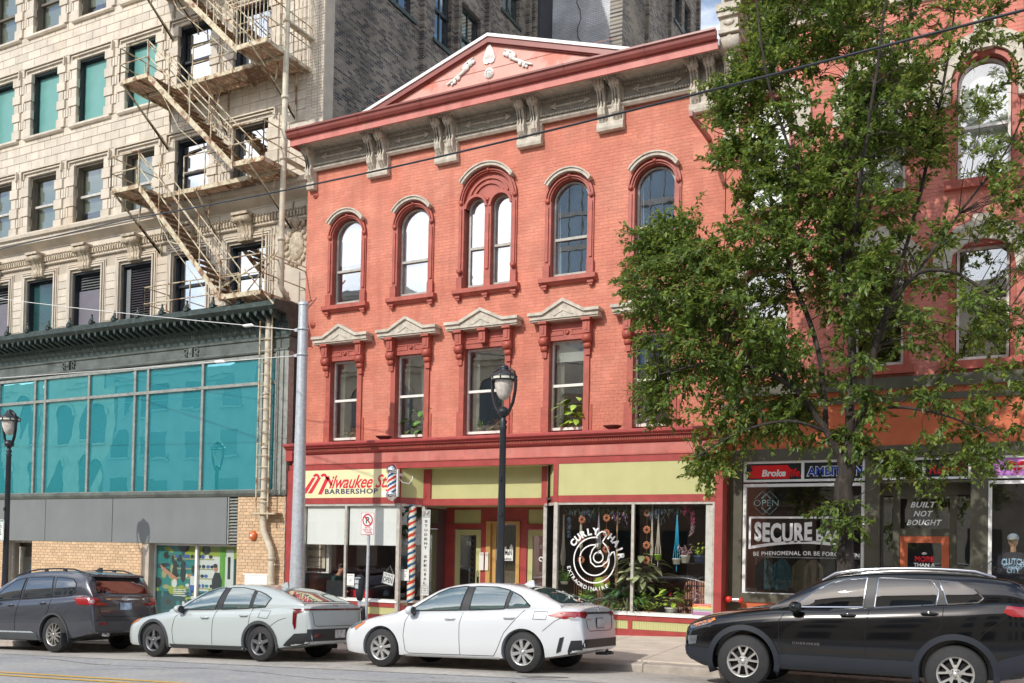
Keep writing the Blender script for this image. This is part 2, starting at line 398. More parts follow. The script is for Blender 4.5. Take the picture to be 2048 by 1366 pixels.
def courses(x0, x1, z0, z1, bl, bh, joint, holes, minlen=.05, jit=0.):
    """running-bond bricks; holes(z0,z1) -> list of (xa,xb) left out"""
    res = []; z = z0; k = 0
    while z < z1-.01:
        zt = min(z+bh, z1); off = (k % 2)*bl/2+(.03 if k % 3 == 0 else 0)
        hs = sorted(holes(z, zt)); ints = []; a = x0
        for (p, q) in hs:
            if q <= a or p >= x1: continue
            if p > a: ints.append((a, p))
            a = max(a, q)
        if a < x1: ints.append((a, x1))
        for (p, q) in ints:
            x = p-((p-x0+off) % bl)
            while x < q:
                xa, xb = max(x, p)+joint/2, min(x+bl, q)-joint/2
                if xb-xa > minlen: res.append((xa, xb, z+joint/2, zt-joint/2))
                x += bl
        z += bh; k += 1
    return res
def wall_holes(mb, x0, x1, y0, y1, z0, z1, holes):
    """slab with rectangular openings, cut along all their edges"""
    xs = sorted({x0, x1, *[h[0] for h in holes], *[h[1] for h in holes]}); zs = sorted({z0, z1, *[h[2] for h in holes], *[h[3] for h in holes]})
    xs = [x for x in xs if x0 <= x <= x1]; zs = [z for z in zs if z0 <= z <= z1]
    for j in range(len(zs)-1):
        run = None
        for i in range(len(xs)-1):
            cx, cz = (xs[i]+xs[i+1])/2, (zs[j]+zs[j+1])/2
            solid = not any(h[0] < cx < h[1] and h[2] < cz < h[3] for h in holes)
            if solid and run is None: run = xs[i]
            if (not solid) and run is not None: mb.box(run, xs[i], y0, y1, zs[j], zs[j+1]); run = None
        if run is not None: mb.box(run, x1, y0, y1, zs[j], zs[j+1])
def text_mesh(body, bold=0., shear=0., spacing=1., line=1., align='CENTER'):
    cu = bpy.data.curves.new('t', 'FONT'); cu.body = body; cu.shear = shear; cu.offset = bold; cu.space_character = spacing
    cu.space_line = line; cu.align_x = align; cu.resolution_u = 3; cu.fill_mode = 'FRONT'
    o = bpy.data.objects.new('t', cu); COL.objects.link(o)
    dg = bpy.context.evaluated_depsgraph_get(); me = bpy.data.meshes.new_from_object(o.evaluated_get(dg))
    vs_ = [tuple(v.co) for v in me.vertices]; fs = [tuple(p.vertices) for p in me.polygons]
    bpy.data.objects.remove(o); bpy.data.curves.remove(cu); bpy.data.meshes.remove(me)
    return vs_, fs
def text_on(mb, body, cx, cz, w, h, y, bold=0., shear=0., spacing=1., line=1., align='CENTER', fn=None, axis='-y', arch=0.):
    """lettering as flat faces fitted to a w x h rectangle centred at (cx,cz) on the plane y (facing -y)"""
    vs_, fs = text_mesh(body, bold, shear, spacing, line, align)
    if not vs_: return
    xs = [v[0] for v in vs_]; ys = [v[1] for v in vs_]; x0, x1, y0, y1 = min(xs), max(xs), min(ys), max(ys)
    o = []
    for v in vs_:
        a = (v[0]-x0)/(x1-x0)-.5; b = (v[1]-y0)/(y1-y0)-.5
        X, Z = cx+a*w, cz+b*h+arch*(1-4*a*a)
        if fn: o.append(fn(X, Z)); continue
        o.append((X, y, Z) if axis == '-y' else ((y, X, Z)))
    mb.add(o, fs, False)
def blade(mb, p, d, up, L, W, droop=.3, seg=3):
    """one long leaf: bent strip of quads from p along d"""
    d = Vector(d).normalized(); s = d.cross(Vector(up)).normalized(); q = Vector(p); vs_ = []
    for i in range(seg+1):
        t = i/seg; w = W*math.sin(PI*min(.97, .12+t*.85))*.5; c = q+d*L*t+Vector((0, 0, -droop*L*t*t))
        vs_ += [c-s*w, c+s*w+Vector((0, 0, w*.3))]
    mb.add(vs_, [(2*i, 2*i+1, 2*i+3, 2*i+2) for i in range(seg)], False)
def gz(x): return .0367*x if x < -5.5 else -.2018+.008*(x+5.5)   # the street climbs, then levels out
def walkz(x, y): return gz(x)+.04+.035*(y-15.1)
# ------------------------------------------------------------------ ground
def strip(name, xs, prof, m, kind='structure'):
    """sheet over x stations and (y, relative z) profile following the street's slope"""
    b = MB(); n = len(prof)
    for x in xs:
        for (y, z) in prof: b.v.append((x, y, gz(x)+z))
    fs = [(i*n+j, (i+1)*n+j, (i+1)*n+j+1, i*n+j+1) for i in range(len(xs)-1) for j in range(n-1)]
    b.f = fs; b.mi = [0]*len(fs); b.sm = [True]*len(fs)
    return b.build(name, m, kind=kind)
XS = [-900, -300, -120, -60, -40, -30, -20, -10, -7, -5.5, 0, 10, 20, 40, 120, 300, 700]
strip('road', XS, [(4.4, -.11), (6, -.05), (8, -.01), (12, 0), (13.4, -.012), (14.3, -.055), (15.12, -.113)], m_asph)
strip('ground', XS, [(-900, .0), (-60, .0), (-20, .0), (4.2, .03), (4.25, -.2), (16, -.25), (16.1, -.12), (19.3, -.05), (60, -.1), (900, -.2)], m_walk)
strip('parking_lane', XS, [(12.75, -.0), (13.4, -.008), (14.3, -.051), (15.1, -.107)], mat('gutter_concrete', (.46, .43, .385), .85, var=.12, vs=12, bump=.5, bs=90, col2=(.30, .28, .26), c2scale=.8, c2pos=(.5, .72)))
g = MB(); x = -40.
while x < 10: g.quad((x, 12.75, gz(x)+.004), (x+.02, 12.75, gz(x)+.004), (x+.02, 15.05, gz(x)-.098), (x, 15.05, gz(x)-.098)); x += 4.6
g.quad((-45, 12.73, gz(-45)+.005), (12, 12.73, gz(12)+.005), (12, 12.77, gz(12)+.005), (-45, 12.77, gz(-45)+.005))
m_seal = mat('tar_sealant', (.09, .088, .085), .7, var=.2)
g.build('lane_joint', m_seal, kind='structure')
g = MB(); R0 = random.Random(21)
for (xa, ya, xb, yb) in ((-28, 11.6, -17, 12.2), (-17, 12.2, -9, 11.7), (-14.5, 10.6, -12.0, 12.4), (-9, 11.7, -3, 12.3), (-6.5, 12.3, -5.4, 11.1), (-24, 10.9, -22.5, 12.5), (-19.5, 11.9, -18.9, 10.7), (-3.8, 12.2, 1, 11.8), (-8.2, 11.8, -7.3, 12.7), (-11.6, 12.6, -9.8, 14.4), (-5.6, 13.3, -4.2, 14.6)):
    n = 26; pl = []
    for k in range(n+1):
        t = k/n; pl.append((xa+(xb-xa)*t+R0.uniform(-.05, .05), ya+(yb-ya)*t+.16*math.sin(t*9+xa)+R0.uniform(-.035, .035)))
    for p, q_ in zip(pl[:-1], pl[1:]):
        w_ = R0.uniform(.006, .016); zf_ = lambda X, Y: gz(X)+(.0065 if Y < 13 else .0065-(Y-13.1)*.05)
        g.quad((p[0], p[1]-w_, zf_(*p)), (q_[0], q_[1]-w_, zf_(*q_)), (q_[0], q_[1]+w_, zf_(*q_)), (p[0], p[1]+w_, zf_(*p)))
g.build('road_crack', m_seal, kind='structure')
g = MB()
for (x, y, r) in ((-8.2, 13.9, .5), (-13.6, 13.9, .6), (-3.0, 13.8, .4), (-18, 13.9, .6), (-11, 14.1, .35), (-6.2, 13.0, .25)):
    v = [(x+r*(1+.25*math.sin(a*3+x))*math.cos(a)*1.4, y+r*(1+.2*math.sin(a*2+y))*math.sin(a)*.7) for a in [2*PI*k/22 for k in range(22)]]
    g.add([(a, b, gz(a)+.006-max(0, b-13)*.05) for a, b in v], [tuple(range(22))])
g.build('oil_stain', mat('oil_stained_surface', (.2, .195, .185), .6, var=.3, vs=5), kind='structure')
g = MB()
for y0 in (10.02, 10.30):
    for x in range(-70, 40, 5):
        g.quad((x, y0, gz(x)+.004), (x+5, y0, gz(x+5)+.004), (x+5, y0+.11, gz(x+5)+.004), (x, y0+.11, gz(x)+.004))
g.build('road_marking', m_yellow, kind='structure')
kb = strip('kerb', XS, [(15.1, -.2), (15.1, .0), (15.35, .0), (15.35, -.2)], m_kerb)
def slab(name, x0, x1, y0, y1, fz, th, m, parent, bev=.012):
    b = MB(local=True)
    v = []
    for (dx, dy, dz) in ((0, 0, -th), (1, 0, -th), (1, 1, -th), (0, 1, -th)):
        X = x0+(x1-x0)*dx; Y = y0+(y1-y0)*dy; v.append((X-x0, Y-y0, fz(X, Y)+dz-fz(x0, y0)))
    for (X, Y) in ((x0, y0), (x1, y0), (x1, y1), (x0, y1)): v.append((X-x0, Y-y0, fz(X, Y)-bev-fz(x0, y0)))
    for (X, Y) in ((x0+bev, y0+bev), (x1-bev, y0+bev), (x1-bev, y1-bev), (x0+bev, y1-bev)): v.append((X-x0, Y-y0, fz(X, Y)-fz(x0, y0)))
    fs = [(0, 3, 2, 1), (8, 9, 10, 11)]+[(i, (i+1) % 4, (i+1) % 4+4, i+4) for i in range(4)]+[(i+4, (i+1) % 4+4, (i+1) % 4+8, i+8) for i in range(4)]
    b.add(v, fs, False); o = b.build(name, m, parent, loc=(x0, y0, fz(x0, y0))); return o
x = -45.
while x < 12:
    w = 3.05; slab('kerb_stone', x+.006, x+w-.006, 15.06, 15.36, lambda X, Y: gz(X)+.042-(.012 if Y < 15.2 else 0), .18, m_kerb, kb, .02); x += w
wk = strip('sidewalk', XS, [(15.3, -.1), (15.36, .03), (19.6, .18)], m_walk)
x = -45.
while x < 12:
    w = 1.52
    for (ya, yb) in ((15.37, 16.75), (16.76, 18.0), (18.01, 19.3)):
        if not (-3.3 < x+w/2 < -1.2 and ya < 16): slab('paving_slab', x+.005, x+w-.005, ya, yb, lambda X, Y: walkz(X, Y)+.012, .1, m_walk, wk)
    x += w

# ------------------------------------------------------------------ painted red brick building
RX0, RX1, RY = -16.4, -5.3, 19.5
CX = [-15.05, -13.04, -10.95, -8.84, -6.83]
red = thing('painted_brick_building', 'red painted brick building with arched upper windows, white window hoods and a pediment', 'building', (-10.85, 19.5, 0))
# openings (x0,x1,z0,z1)
holes3 = [(c-(.72 if i == 2 else .5), c+(.72 if i == 2 else .5), 7.84, 10.62 if i == 2 else 10.09) for i, c in enumerate(CX)]
holes2 = [(c-(.57 if i == 2 else .45), c+(.57 if i == 2 else .45), 4.36, 6.47) for i, c in enumerate(CX)]
w = MB(); wall_holes(w, RX0, RX1, RY+.0035, RY+.3, 4.2, 12.2, holes3+holes2)
w.box(RX0, RX0+.3, RY+.3, 34, -1, 12.2).box(RX1-.3, RX1, RY+.3, 34, -1, 12.2)
w.build('wall', m_mortar, red)
def rholes(z0, z1):
    zc = (z0+z1)/2; r = []
    for i, c in enumerate(CX):
        if i == 2: R, zs = .74, 9.93
        else: R, zs = .56, 9.72
        if 7.84 < zc < zs: r.append((c-R, c+R))
        elif zs <= zc < zs+R: h = math.sqrt(R*R-(zc-zs)**2); r.append((c-h, c+h))
        hw = .63 if i == 2 else .5
        if 4.3 < zc < 6.8: r.append((c-hw, c+hw))
    return r
bx = [(a, b, RY-rnd.random()*.002, RY+.012, c, d) for (a, b, c, d) in courses(RX0+.01, RX1-.01, 4.32, 11.5, .215, .0755, .004, rholes)]
pieces(red, 'brick', 'brick_field', bx, m_brick)
rf = MB(); rf.box(RX0, RX1, RY+.3, 34, 12.0, 12.15); rf.build('roof', m_tar, red)
inn = MB()
for (za, zb) in ((7.3, 11.6), (4.15, 7.2)):
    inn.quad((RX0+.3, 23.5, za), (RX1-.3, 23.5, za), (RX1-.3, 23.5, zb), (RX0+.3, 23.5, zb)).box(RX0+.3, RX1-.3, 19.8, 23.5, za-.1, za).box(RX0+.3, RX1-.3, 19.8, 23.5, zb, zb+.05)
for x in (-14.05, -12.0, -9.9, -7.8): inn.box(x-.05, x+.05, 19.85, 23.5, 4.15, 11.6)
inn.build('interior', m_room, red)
# arched third-floor windows
def arch_poly(cx, zs, r, z0, n=16): return [(cx-r, z0), (cx+r, z0)]+[(cx+r*math.cos(PI*i/n), zs+r*math.sin(PI*i/n)) for i in range(n+1)]
def sash(parent, cx, hw, z0, zs, arched=True, ztop=None, mid=None, fy=19.63, gm=None, fm=None, low=.035):
    fm = fm or m_sash; gm = gm or g_up; f = MB(); t = .045; fy2 = fy+.06
    zt = zs if arched else ztop
    mid = mid or (z0+zt)/2
    f.box(cx-hw, cx-hw+t, fy, fy2, z0, zt).box(cx+hw-t, cx+hw, fy, fy2, z0, zt).box(cx-hw, cx+hw, fy-.01, fy2, z0, z0+.06)
    if arched: f.ring(cx, zs, hw-t, hw, fy, fy2, 0, 180, 20)
    else: f.box(cx-hw, cx+hw, fy, fy2, zt-t, zt)
    wn = f.build('window', fm, parent)
    r = MB(); r.box(cx-hw+t, cx+hw-t, fy-.015, fy2-.02, mid-.03, mid+.03).build('meeting_rail', fm, wn)
    g = MB()
    if arched: g.prism(arch_poly(cx, zs, hw-t, mid+.03), 'y', fy+.03, fy+.034)
    else: g.box(cx-hw+t, cx+hw-t, fy+.03, fy+.034, mid+.03, zt-t)
    g.build('pane', gm, wn)
    g = MB(); g.box(cx-hw+t, cx+hw-t, fy+.045, fy+.049, z0+.06, mid-.03); g.build('pane', gm, wn)
    return wn
for i, c in enumerate(CX):
    dbl = i == 2; R0, R1 = (.66, .78) if dbl else (.47, .6); zs = 9.93 if dbl else 9.72
    zs = 9.93 if dbl else 9.62+.0
    if not dbl: wn = sash(red, c, .45, 7.93, zs)
    else:
        wn = sash(red, c-.33, .25, 7.93, 9.8); wn2 = sash(red, c+.33, .25, 7.93, 9.8)
    # surround: pilasters, arch mouldings, roundels
    s = MB(); y0 = RY-.07
    ro = R1; ri = R0
    for sx in (-1, 1):
        s.box(c+sx*(ri-.02), c+sx*ro, y0+.03, RY+.2, 7.86, zs)
        s.box(c+sx*(ri+.035), c+sx*(ro-.03), y0, RY, 8.25, zs-.12)
        s.box(c+sx*(ri-.01), c+sx*(ro+.02), y0-.015, RY, 7.86, 8.16)
        s.lathe(c+sx*(ri+ro)/2, y0, [(0, -.02), (.05, -.02), (.055, .03)], 12, 'y', zs+.02)
        if dbl: s.lathe(c+sx*(ri+ro)/2, y0, [(.02, -.06), (.065, -.05), (.07, .03)], 10, 'y', 8.3)
    s.ring(c, zs, ri, ro, y0+.03, RY+.16, 0, 180, 28).ring(c, zs, ri+.035, ri+.06, y0-.01, RY, 0, 180, 28).ring(c, zs, ro-.03, ro, y0-.01, RY, 0, 180, 28)
    s.lathe(c, y0, [(.0, -.03), (.03, -.03), (.05, -.005), (.055, .03)], 12, 'y', zs+(ri+ro)/2)
    if dbl:
        # tympanum over two small arches
        s.box(c-.085, c+.085, y0+.05, RY+.16, 7.86, 9.85).box(c-.04, c+.04, y0+.02, RY, 8.3, 9.6)
        s.lathe(c, y0, [(0, 0), (.04, 0), (.05, .05)], 12, 'y', 9.95)
        for sx in (-1, 1):
            s.ring(c+sx*.33, 9.8, .25, .31, y0+.02, RY+.16, 0, 180, 20)
        pl = [(c-.66, 9.8)]; n = 14
        for k in range(n+1): t = PI-PI*k/n; pl.append((c-.33+.27*math.cos(t), 9.8+.27*math.sin(t)))
        for k in range(n+1): t = PI-PI*k/n; pl.append((c+.33+.27*math.cos(t), 9.8+.27*math.sin(t)))
        pl.append((c+.66, 9.8))
        for k in range(1, 21): t = PI*k/21; pl.append((c+.67*math.cos(t), zs+.67*math.sin(t)))
        s.prism(pl, 'y', RY+.04, RY+.2)
        s.ring(c, zs, .40, .44, y0+.07, RY+.06, 25, 155, 20).ring(c, zs, .52, .56, y0+.07, RY+.06, 20, 160, 20)
    else:
        for sx in (-1, 1):  # spandrel fill behind the arch
            pl = [(c+sx*.47, zs), (c+sx*.56, zs), (c+sx*.56, 10.09), (c, 10.09)]+[(c+sx*.47*math.sin(t), zs+.47*math.cos(t)) for t in [PI/2*k/8 for k in range(0, 8)]]
            if sx < 0: pl = pl[::-1]
            s.prism(pl, 'y', RY+.03, RY+.2)
    so = s.build('surround', m_trim, wn)
    h = MB(); ho = R1+.09
    h.ring(c, zs, R1-.005, ho-.02, RY-.17, RY+.01, 34, 146, 24).ring(c, zs, ho-.03, ho, RY-.2, RY-.05, 34, 146, 24)
    h.build('hood_mould', m_cream, wn)
    k = MB(); hw = R1+.1
    k.prism([(RY-.16, 7.86), (RY+.1, 7.88), (RY+.1, 7.7), (RY-.06, 7.7), (RY-.12, 7.76), (RY-.16, 7.76)], 'x', c-hw, c+hw)
    k.build('sill', m_trim, wn)
    for sx in ((-1, 0, 1) if dbl else (-1, 1)):
        q = MB(); xx = c+sx*(hw-.13); q.box(xx-.07, xx+.07, RY-.12, RY+.02, 7.66, 7.705).box(xx-.05, xx+.05, RY-.1, RY+.02, 7.61, 7.66)
        q.build('sill_bracket', m_trim, wn)
    if i in (0, 1, 2):
        bl = MB(); bl.quad((c-.7, 19.72, 7.9 if i != 0 else 8.95), (c+.7, 19.72, 7.9 if i != 0 else 8.95), (c+.7, 19.72, 10.5), (c-.7, 19.72, 10.5)); bl.build('blind', m_blind_sky, wn)  # white sheet added behind the panes to imitate bright sky reflection
    else:
        bl = MB()
        for k in range(6):
            a = c-.62+k*.055; bl.quad((a, 19.75+(k % 2)*.03, 7.9), (a+.055, 19.75+((k+1) % 2)*.03, 7.9), (a+.055-.08, 19.75+((k+1) % 2)*.03, 10.2), (a-.02, 19.75+(k % 2)*.03, 10.2))
        bl.build('curtain', m_blind_sky, wn)
# second-floor windows with bracketed pediments
for i, c in enumerate(CX):
    dbl = i == 2; hw = .55 if dbl else .43; bw = .78 if dbl else .65; pw = .95 if dbl else .84
    wn = sash(red, c, hw, 4.42, None, False, 6.44, 5.43, gm=g_lo, fm=m_white)
    s = MB(); y0 = RY-.05
    for sx in (-1, 1):
        s.box(c+sx*(hw-.005), c+sx*(hw+.13), y0, RY+.2, 4.36, 6.6)
        s.box(c+sx*(hw+.13), c+sx*(hw+.2), y0+.03, RY, 4.36, 4.95)
    s.box(c-hw-.1, c+hw+.1, y0+.03, RY+.2, 6.44, 6.8)
    for sx in (-1, 1):
        s.box(c+sx*.1, c+sx*(hw-.03), y0+.015, RY, 6.55, 6.57).box(c+sx*.1, c+sx*(hw-.03), y0+.015, RY, 6.66, 6.68).box(c+sx*.1, c+sx*.12, y0+.015, RY, 6.55, 6.68)
    if not dbl: s.lathe(c, y0, [(.03, .0), (.04, -.02), (.055, 0), (.055, .04)], 12, 'y', 6.615)
    s.build('surround', m_trim, wn)
    for sx in ((-1, 0, 1) if dbl else (-1, 1)):
        q = MB(); xx = c+sx*(hw+.1)
        a = .085
        q.box(xx-a, xx+a, RY-.2, RY+.02, 6.52, 6.84).box(xx-a-.02, xx+a+.02, RY-.25, RY+.02, 6.8, 6.86).box(xx-.03, xx+.03, RY-.215, RY, 6.58, 6.76)
        if sx:
            q.lathe(xx, RY-.12, [(.0, -a-.01), (.105, -a-.01), (.105, a+.01), (0, a+.01)], 12, 'x', 6.42)
            q.lathe(xx, RY-.08, [(.0, -a+.01), (.075, -a+.01), (.075, a-.01), (0, a-.01)], 10, 'x', 6.26)
            q.box(xx-.055, xx+.055, RY-.09, RY, 6.05, 6.2)
        q.build('bracket', m_trim, wn)
    p = MB(); yf = RY-.3
    out_ = [(c-pw, 6.89), (c+pw, 6.89), (c+pw, 7.0), (c+pw*.62, 7.0), (c, 7.27), (c-pw*.62, 7.0), (c-pw, 7.0)]
    p.prism(out_, 'y', yf+.03, RY+.02)
    top = [(c-pw-.03, 6.98), (c-pw*.6, 6.98), (c, 7.245), (c+pw*.6, 6.98), (c+pw+.03, 6.98), (c+pw+.03, 7.045), (c+pw*.62, 7.045), (c, 7.32), (c-pw*.62, 7.045), (c-pw-.03, 7.045)]
    p.prism(top, 'y', yf-.02, RY+.02)
    p.prism([(c-pw-.0, 6.855), (c+pw, 6.855), (c+pw, 6.89), (c-pw, 6.89)], 'y', yf+.06, RY+.02)
    tr = [(c-.22, 6.96), (c+.22, 6.96), (c, 7.08)]; p.prism([(c-.24, 6.95), (c-.19, 6.95), (c, 7.05), (c+.19, 6.95), (c+.24, 6.95), (c, 7.1)][::1], 'y', yf+.015, yf+.04)
    p.build('pediment', m_cream, wn)
    cu = MB(); x0 = c-hw+.05
    ww = .12 if i < 2 else .16
    for k in range(4):
        a = x0+k*ww/4; y1, y2 = 19.86+(k % 2)*.03, 19.86+((k+1) % 2)*.03
        cu.quad((a, y1, 4.45), (a+ww/4, y2, 4.45), (a+ww/4, y2, 6.4), (a, y1, 6.4))
    cu.build('curtain', m_roomw, wn)
    if i in (1, 3):
        b_ = MB(); b_.box(c-hw+.04, c+hw-.04, 19.78, 19.785, 6.0 if i == 3 else 5.4, 6.42) if i == 3 else b_.quad((c+.1, 19.9, 4.5), (c+.32, 19.9, 4.5), (c+.2, 19.9, 6.4), (c+.05, 19.9, 6.4))
        b_.build('blind', m_blind_sky if i == 3 else mat('grey_drape', (.2, .22, .2), .9), wn)
# anchor plates and small marks
for (x, z) in ((-16.12, 10.85), (-16.12, 7.45)):
    q = MB(); q.lathe(x, RY-.02, [(0, -.04), (.03, -.03), (.045, -.005), (.085, 0), (.09, .03)], 12, 'y', z); q.build('anchor_plate', m_trim, red)
# main cornice
FY = RY-.08
m_fz = mat('shaded_grey_frieze', (.33, .31, .26), .8, var=.2, vs=5, col2=(.2, .18, .15), c2scale=5, bump=.3)  # frieze grey darkened to carry the shade under the cornice
fr = MB(); fr.box(RX0, RX1, FY, RY+.02, 11.56, 12.06).build('frieze', m_fz, red)
fr = MB(); fr.box(RX0, RX1, FY, RY+.02, 11.48, 11.56)
fr.prism([(FY-.08, 11.49), (FY-.08, 11.53), (FY-.03, 11.56), (FY, 11.56), (FY+.05, 11.46), (FY-.03, 11.44)], 'x', RX0, RX1)
fr.box(RX0, RX1, FY-.03, FY, 11.99, 12.06).build('frieze_moulding', m_cream, red)
rope = MB()
x = RX0+.1
while x < RX1-.1: rope.ball((x, FY-.045, 11.60), .033, 6, 4, (1.1, 1, 1)); x += .062
rope.build('rope_moulding', m_cream, red, kind='stuff')
dn = MB(); x = RX0+.05
while x < RX1-.05: dn.box(x, x+.035, FY-.06, FY-.02, 11.90, 11.955); x += .06
dn.build('dentils', m_cream, red, kind='stuff')
sf = MB(); sf.box(RX0-.02, RX1-.02, 18.82, RY+.02, 12.02, 12.07); sf.build('soffit', m_cream, red)
fa = MB(); fa.box(RX0-.02, RX1, 18.79, 18.83, 11.92, 12.12).box(RX0-.02, RX0+.02, 18.83, RY, 11.92, 12.12).build('fascia', m_pink, red)
gt = MB(); gt.prism([(18.80, 12.09), (18.72, 12.10), (18.68, 12.16), (18.67, 12.22), (18.63, 12.25), (18.63, 12.29), (18.8, 12.29)], 'x', RX0-.06, RX1-.02)
x = RX0+.3
while x < RX1: gt.prism([(18.80, 12.085), (18.715, 12.095), (18.672, 12.157), (18.66, 12.22), (18.62, 12.245), (18.62, 12.295), (18.8, 12.295)], 'x', x, x+.025); x += 1.85
gt.build('gutter', m_gutter, red)
def scroll_bracket(xx, parent):
    q = MB(); a = .085
    prof = [(FY, 12.0), (FY-.34, 12.0), (FY-.37, 11.93), (FY-.35, 11.84), (FY-.28, 11.79), (FY-.22, 11.74), (FY-.17, 11.62), (FY-.15, 11.5), (FY-.19, 11.42), (FY-.17, 11.3), (FY-.1, 11.22), (FY-.05, 11.15), (FY, 11.15)]
    q.prism(prof, 'x', xx-a, xx+a)
    q.prism([(y-.02 if y < FY-.01 else y, z) for (y, z) in prof[1:]], 'x', xx-.03, xx+.03)
    q.lathe(xx, FY-.28, [(.0, -a-.025), (.085, -a-.02), (.085, a+.02), (0, a+.025)], 12, 'x', 11.9)
    for k in range(5):
        for sx in (-1, 1): q.ball((xx+sx*.055, FY-.36+.012*k, 11.93-.035*k), .028, 6, 4, (.7, 1, 1.4))
    for k in range(3):  # acanthus leaves at the foot
        for sx in (-1, 0, 1): q.ball((xx+sx*(.075-.012*k), FY-.17+.03*k, 11.45-.085*k), .045, 6, 4, (.6, .7, 1.6))
    q.build('scroll', m_cream, parent)
for n_, c in enumerate((-14.08, -12.08, -9.84, -7.85, -5.75, -16.2)):
    two = n_ < 5; hw = .36 if two else .17
    q = MB(); q.box(c-hw, c+hw, FY-.36, FY, 12.0, 12.035).box(c-hw-.02, c+hw+.02, FY-.39, FY, 12.03, 12.06)
    hb = hw-.06; q.box(c-hb, c+hb, RY-.12, RY+.01, 11.0, 11.5)
    q.prism([(RY-.02, 10.97), (RY-.14, 10.98), (RY-.16, 11.04), (RY-.16, 11.13), (RY-.13, 11.17), (RY, 11.17)], 'x', c-hb-.01, c+hb+.01)
    q.box(c-hb, c+hb, FY-.02, RY, 11.3, 12.03); x = c-hw+.02
    while x < c+hw-.03: q.box(x, x+.04, FY-.375, FY-.34, 11.955, 12.0); x += .075
    pr = q.build('cornice_bracket', m_cream, red)
    for sx in ((-1, 1) if two else (0,)): scroll_bracket(c+sx*.17, pr)
cs = [-16.2, -14.08, -12.08, -9.84, -7.85, -5.75]
for a, b in zip(cs[:-1], cs[1:]):   # arrow ornaments between the brackets
    a += .5 if a > -16 else .32; b -= .48; z = 11.77; q = MB(); y = FY
    q.box(a+.1, b-.1, y-.035, y, z-.018, z+.018)
    for (e, sx) in ((a, 1), (b, -1)):
        q.prism([(e, z), (e+sx*.17, z+.085), (e+sx*.13, z), (e+sx*.17, z-.085)][::sx], 'y', y-.045, y)
    m_ = (a+b)/2
    for dx in (-.12, -.05, .05, .12): q.ball((m_+dx, y-.01, z), .035, 6, 4, (1.3, .6, 1))
    q.ball((m_, y-.01, z), .05, 8, 5, (1, .5, 1)); q.build('arrow_ornament', m_cream, red)
# pediment above the gutter
pd = MB(); PX, PZ, Py = -10.92, 13.79, 19.35
pd.prism([(PX-4.1, 12.2), (PX+4.1, 12.2), (PX, 13.56)], 'y', Py, Py+.2); tp = pd.build('tympanum', m_tymp, red)
q = MB()
for sx in (-1, 1):
    def off(d, L=4.75): # strip parallel to the rake, d below the apex line
        return [(PX, PZ-d), (PX+sx*L, PZ-d-L*.325)]
    a = off(.0); b = off(.075); q.m(0); pl = [a[0], a[1], b[1], b[0]]
    q.prism(pl if sx > 0 else pl[::-1], 'y', Py-.13, Py+.3)
    a = off(.075); b = off(.205); q.m(1); pl = [a[0], a[1], b[1], b[0]]
    q.prism(pl if sx > 0 else pl[::-1], 'y', Py-.10, Py+.2)
    a = off(.205); b = off(.235); pl = [a[0], a[1], b[1], b[0]]
    q.prism(pl if sx > 0 else pl[::-1], 'y', Py-.05, Py+.15)
q.build('raking_cornice', [m_wclean, m_gutter], red)
q = MB(); q.box(PX-3.2, PX+3.2, Py-.006, Py+.01, 12.98, 12.99); q.build('panel_seam', m_gutter, red)
q = MB(); y = Py-.03   # leaf cartouche, rosette, scrolls
leaf = [(0, .30), (.06, .2), (.13, .05), (.16, -.08), (.13, -.17), (.05, -.2), (0, -.17), (-.05, -.2), (-.13, -.17), (-.16, -.08), (-.13, .05), (-.06, .2)][::-1]
q.prism([(PX+a, 13.30+b) for a, b in leaf], 'y', y, Py+.01)
for k in range(7):
    t = -1+k/3; q.ball((PX+t*.09, y, 13.26+.04*(1-abs(t))), .02, 6, 4, (.7, 1, 5-abs(t)*2.5))
q.lathe(PX+.01, y, [(.0, -.03), (.03, -.03), (.04, 0), (.10, -.02), (.125, 0), (.13, .03)], 16, 'y', 12.88)
for k in range(10): t = 2*PI*k/10; q.ball((PX+.01+.075*math.cos(t), y-.015, 12.88+.075*math.sin(t)), .02, 6, 4)
for sx in (-1, 1):
    pts = [(sx*(.42+.12*math.sin(k*.7)+k*.055), y, 13.3-k*.04+.03*math.cos(k*.9)) for k in range(12)]
    q.tube([(PX+p[0], y, p[2]) for p in pts], [.02+.022*math.sin(PI*k/11) for k in range(12)], 6)
    for (dx, dz, r) in ((.42, .0, .05), (.5, -.02, .07), (.6, -.1, .075), (.66, -.17, .04), (.83, -.3, .06), (.93, -.37, .055), (1.0, -.42, .035)):
        q.ball((PX+sx*dx, y, 13.24+dz), r, 8, 5, (1, .5, 1.1))
q.build('plaster_ornament', m_white, red)

# ------------------------------------------------------------------ storefront of the red building
SY = 19.05; SX0, SX1 = -16.42, -5.12
sf = thing('storefront', 'dark red and olive-yellow shopfront under the red brick building, two shops beside a recessed entry', 'shopfront', (-10.8, SY, 0))
def z_(v): return 1.655+(v-1.655)*.977
q = MB()
q.prism([(SY+.45, 4.3), (SY-.22, 4.28), (SY-.24, 4.25), (SY-.24, 4.21), (SY-.17, 4.18), (SY-.17, 4.15), (SY-.10, 4.13), (SY-.09, 4.05), (SY-.03, 4.02), (SY, 4.0), (SY, 3.8), (SY+.45, 3.8)], 'x', SX0-.02, SX1-.02)
q.box(SX0-.01, SX0+.2, SY-.12, SY, 3.85, 4.14).box(SX1-.2, SX1, SY-.2, SY, 3.7, 4.2).build('cornice', m_sred, sf)
q = MB(); x = SX0+.1
while x < SX1-.1: q.box(x, x+.02, SY-.115, SY-.08, 4.06, 4.12); x += .04
q.build('dentils', m_trim, sf, kind='stuff')
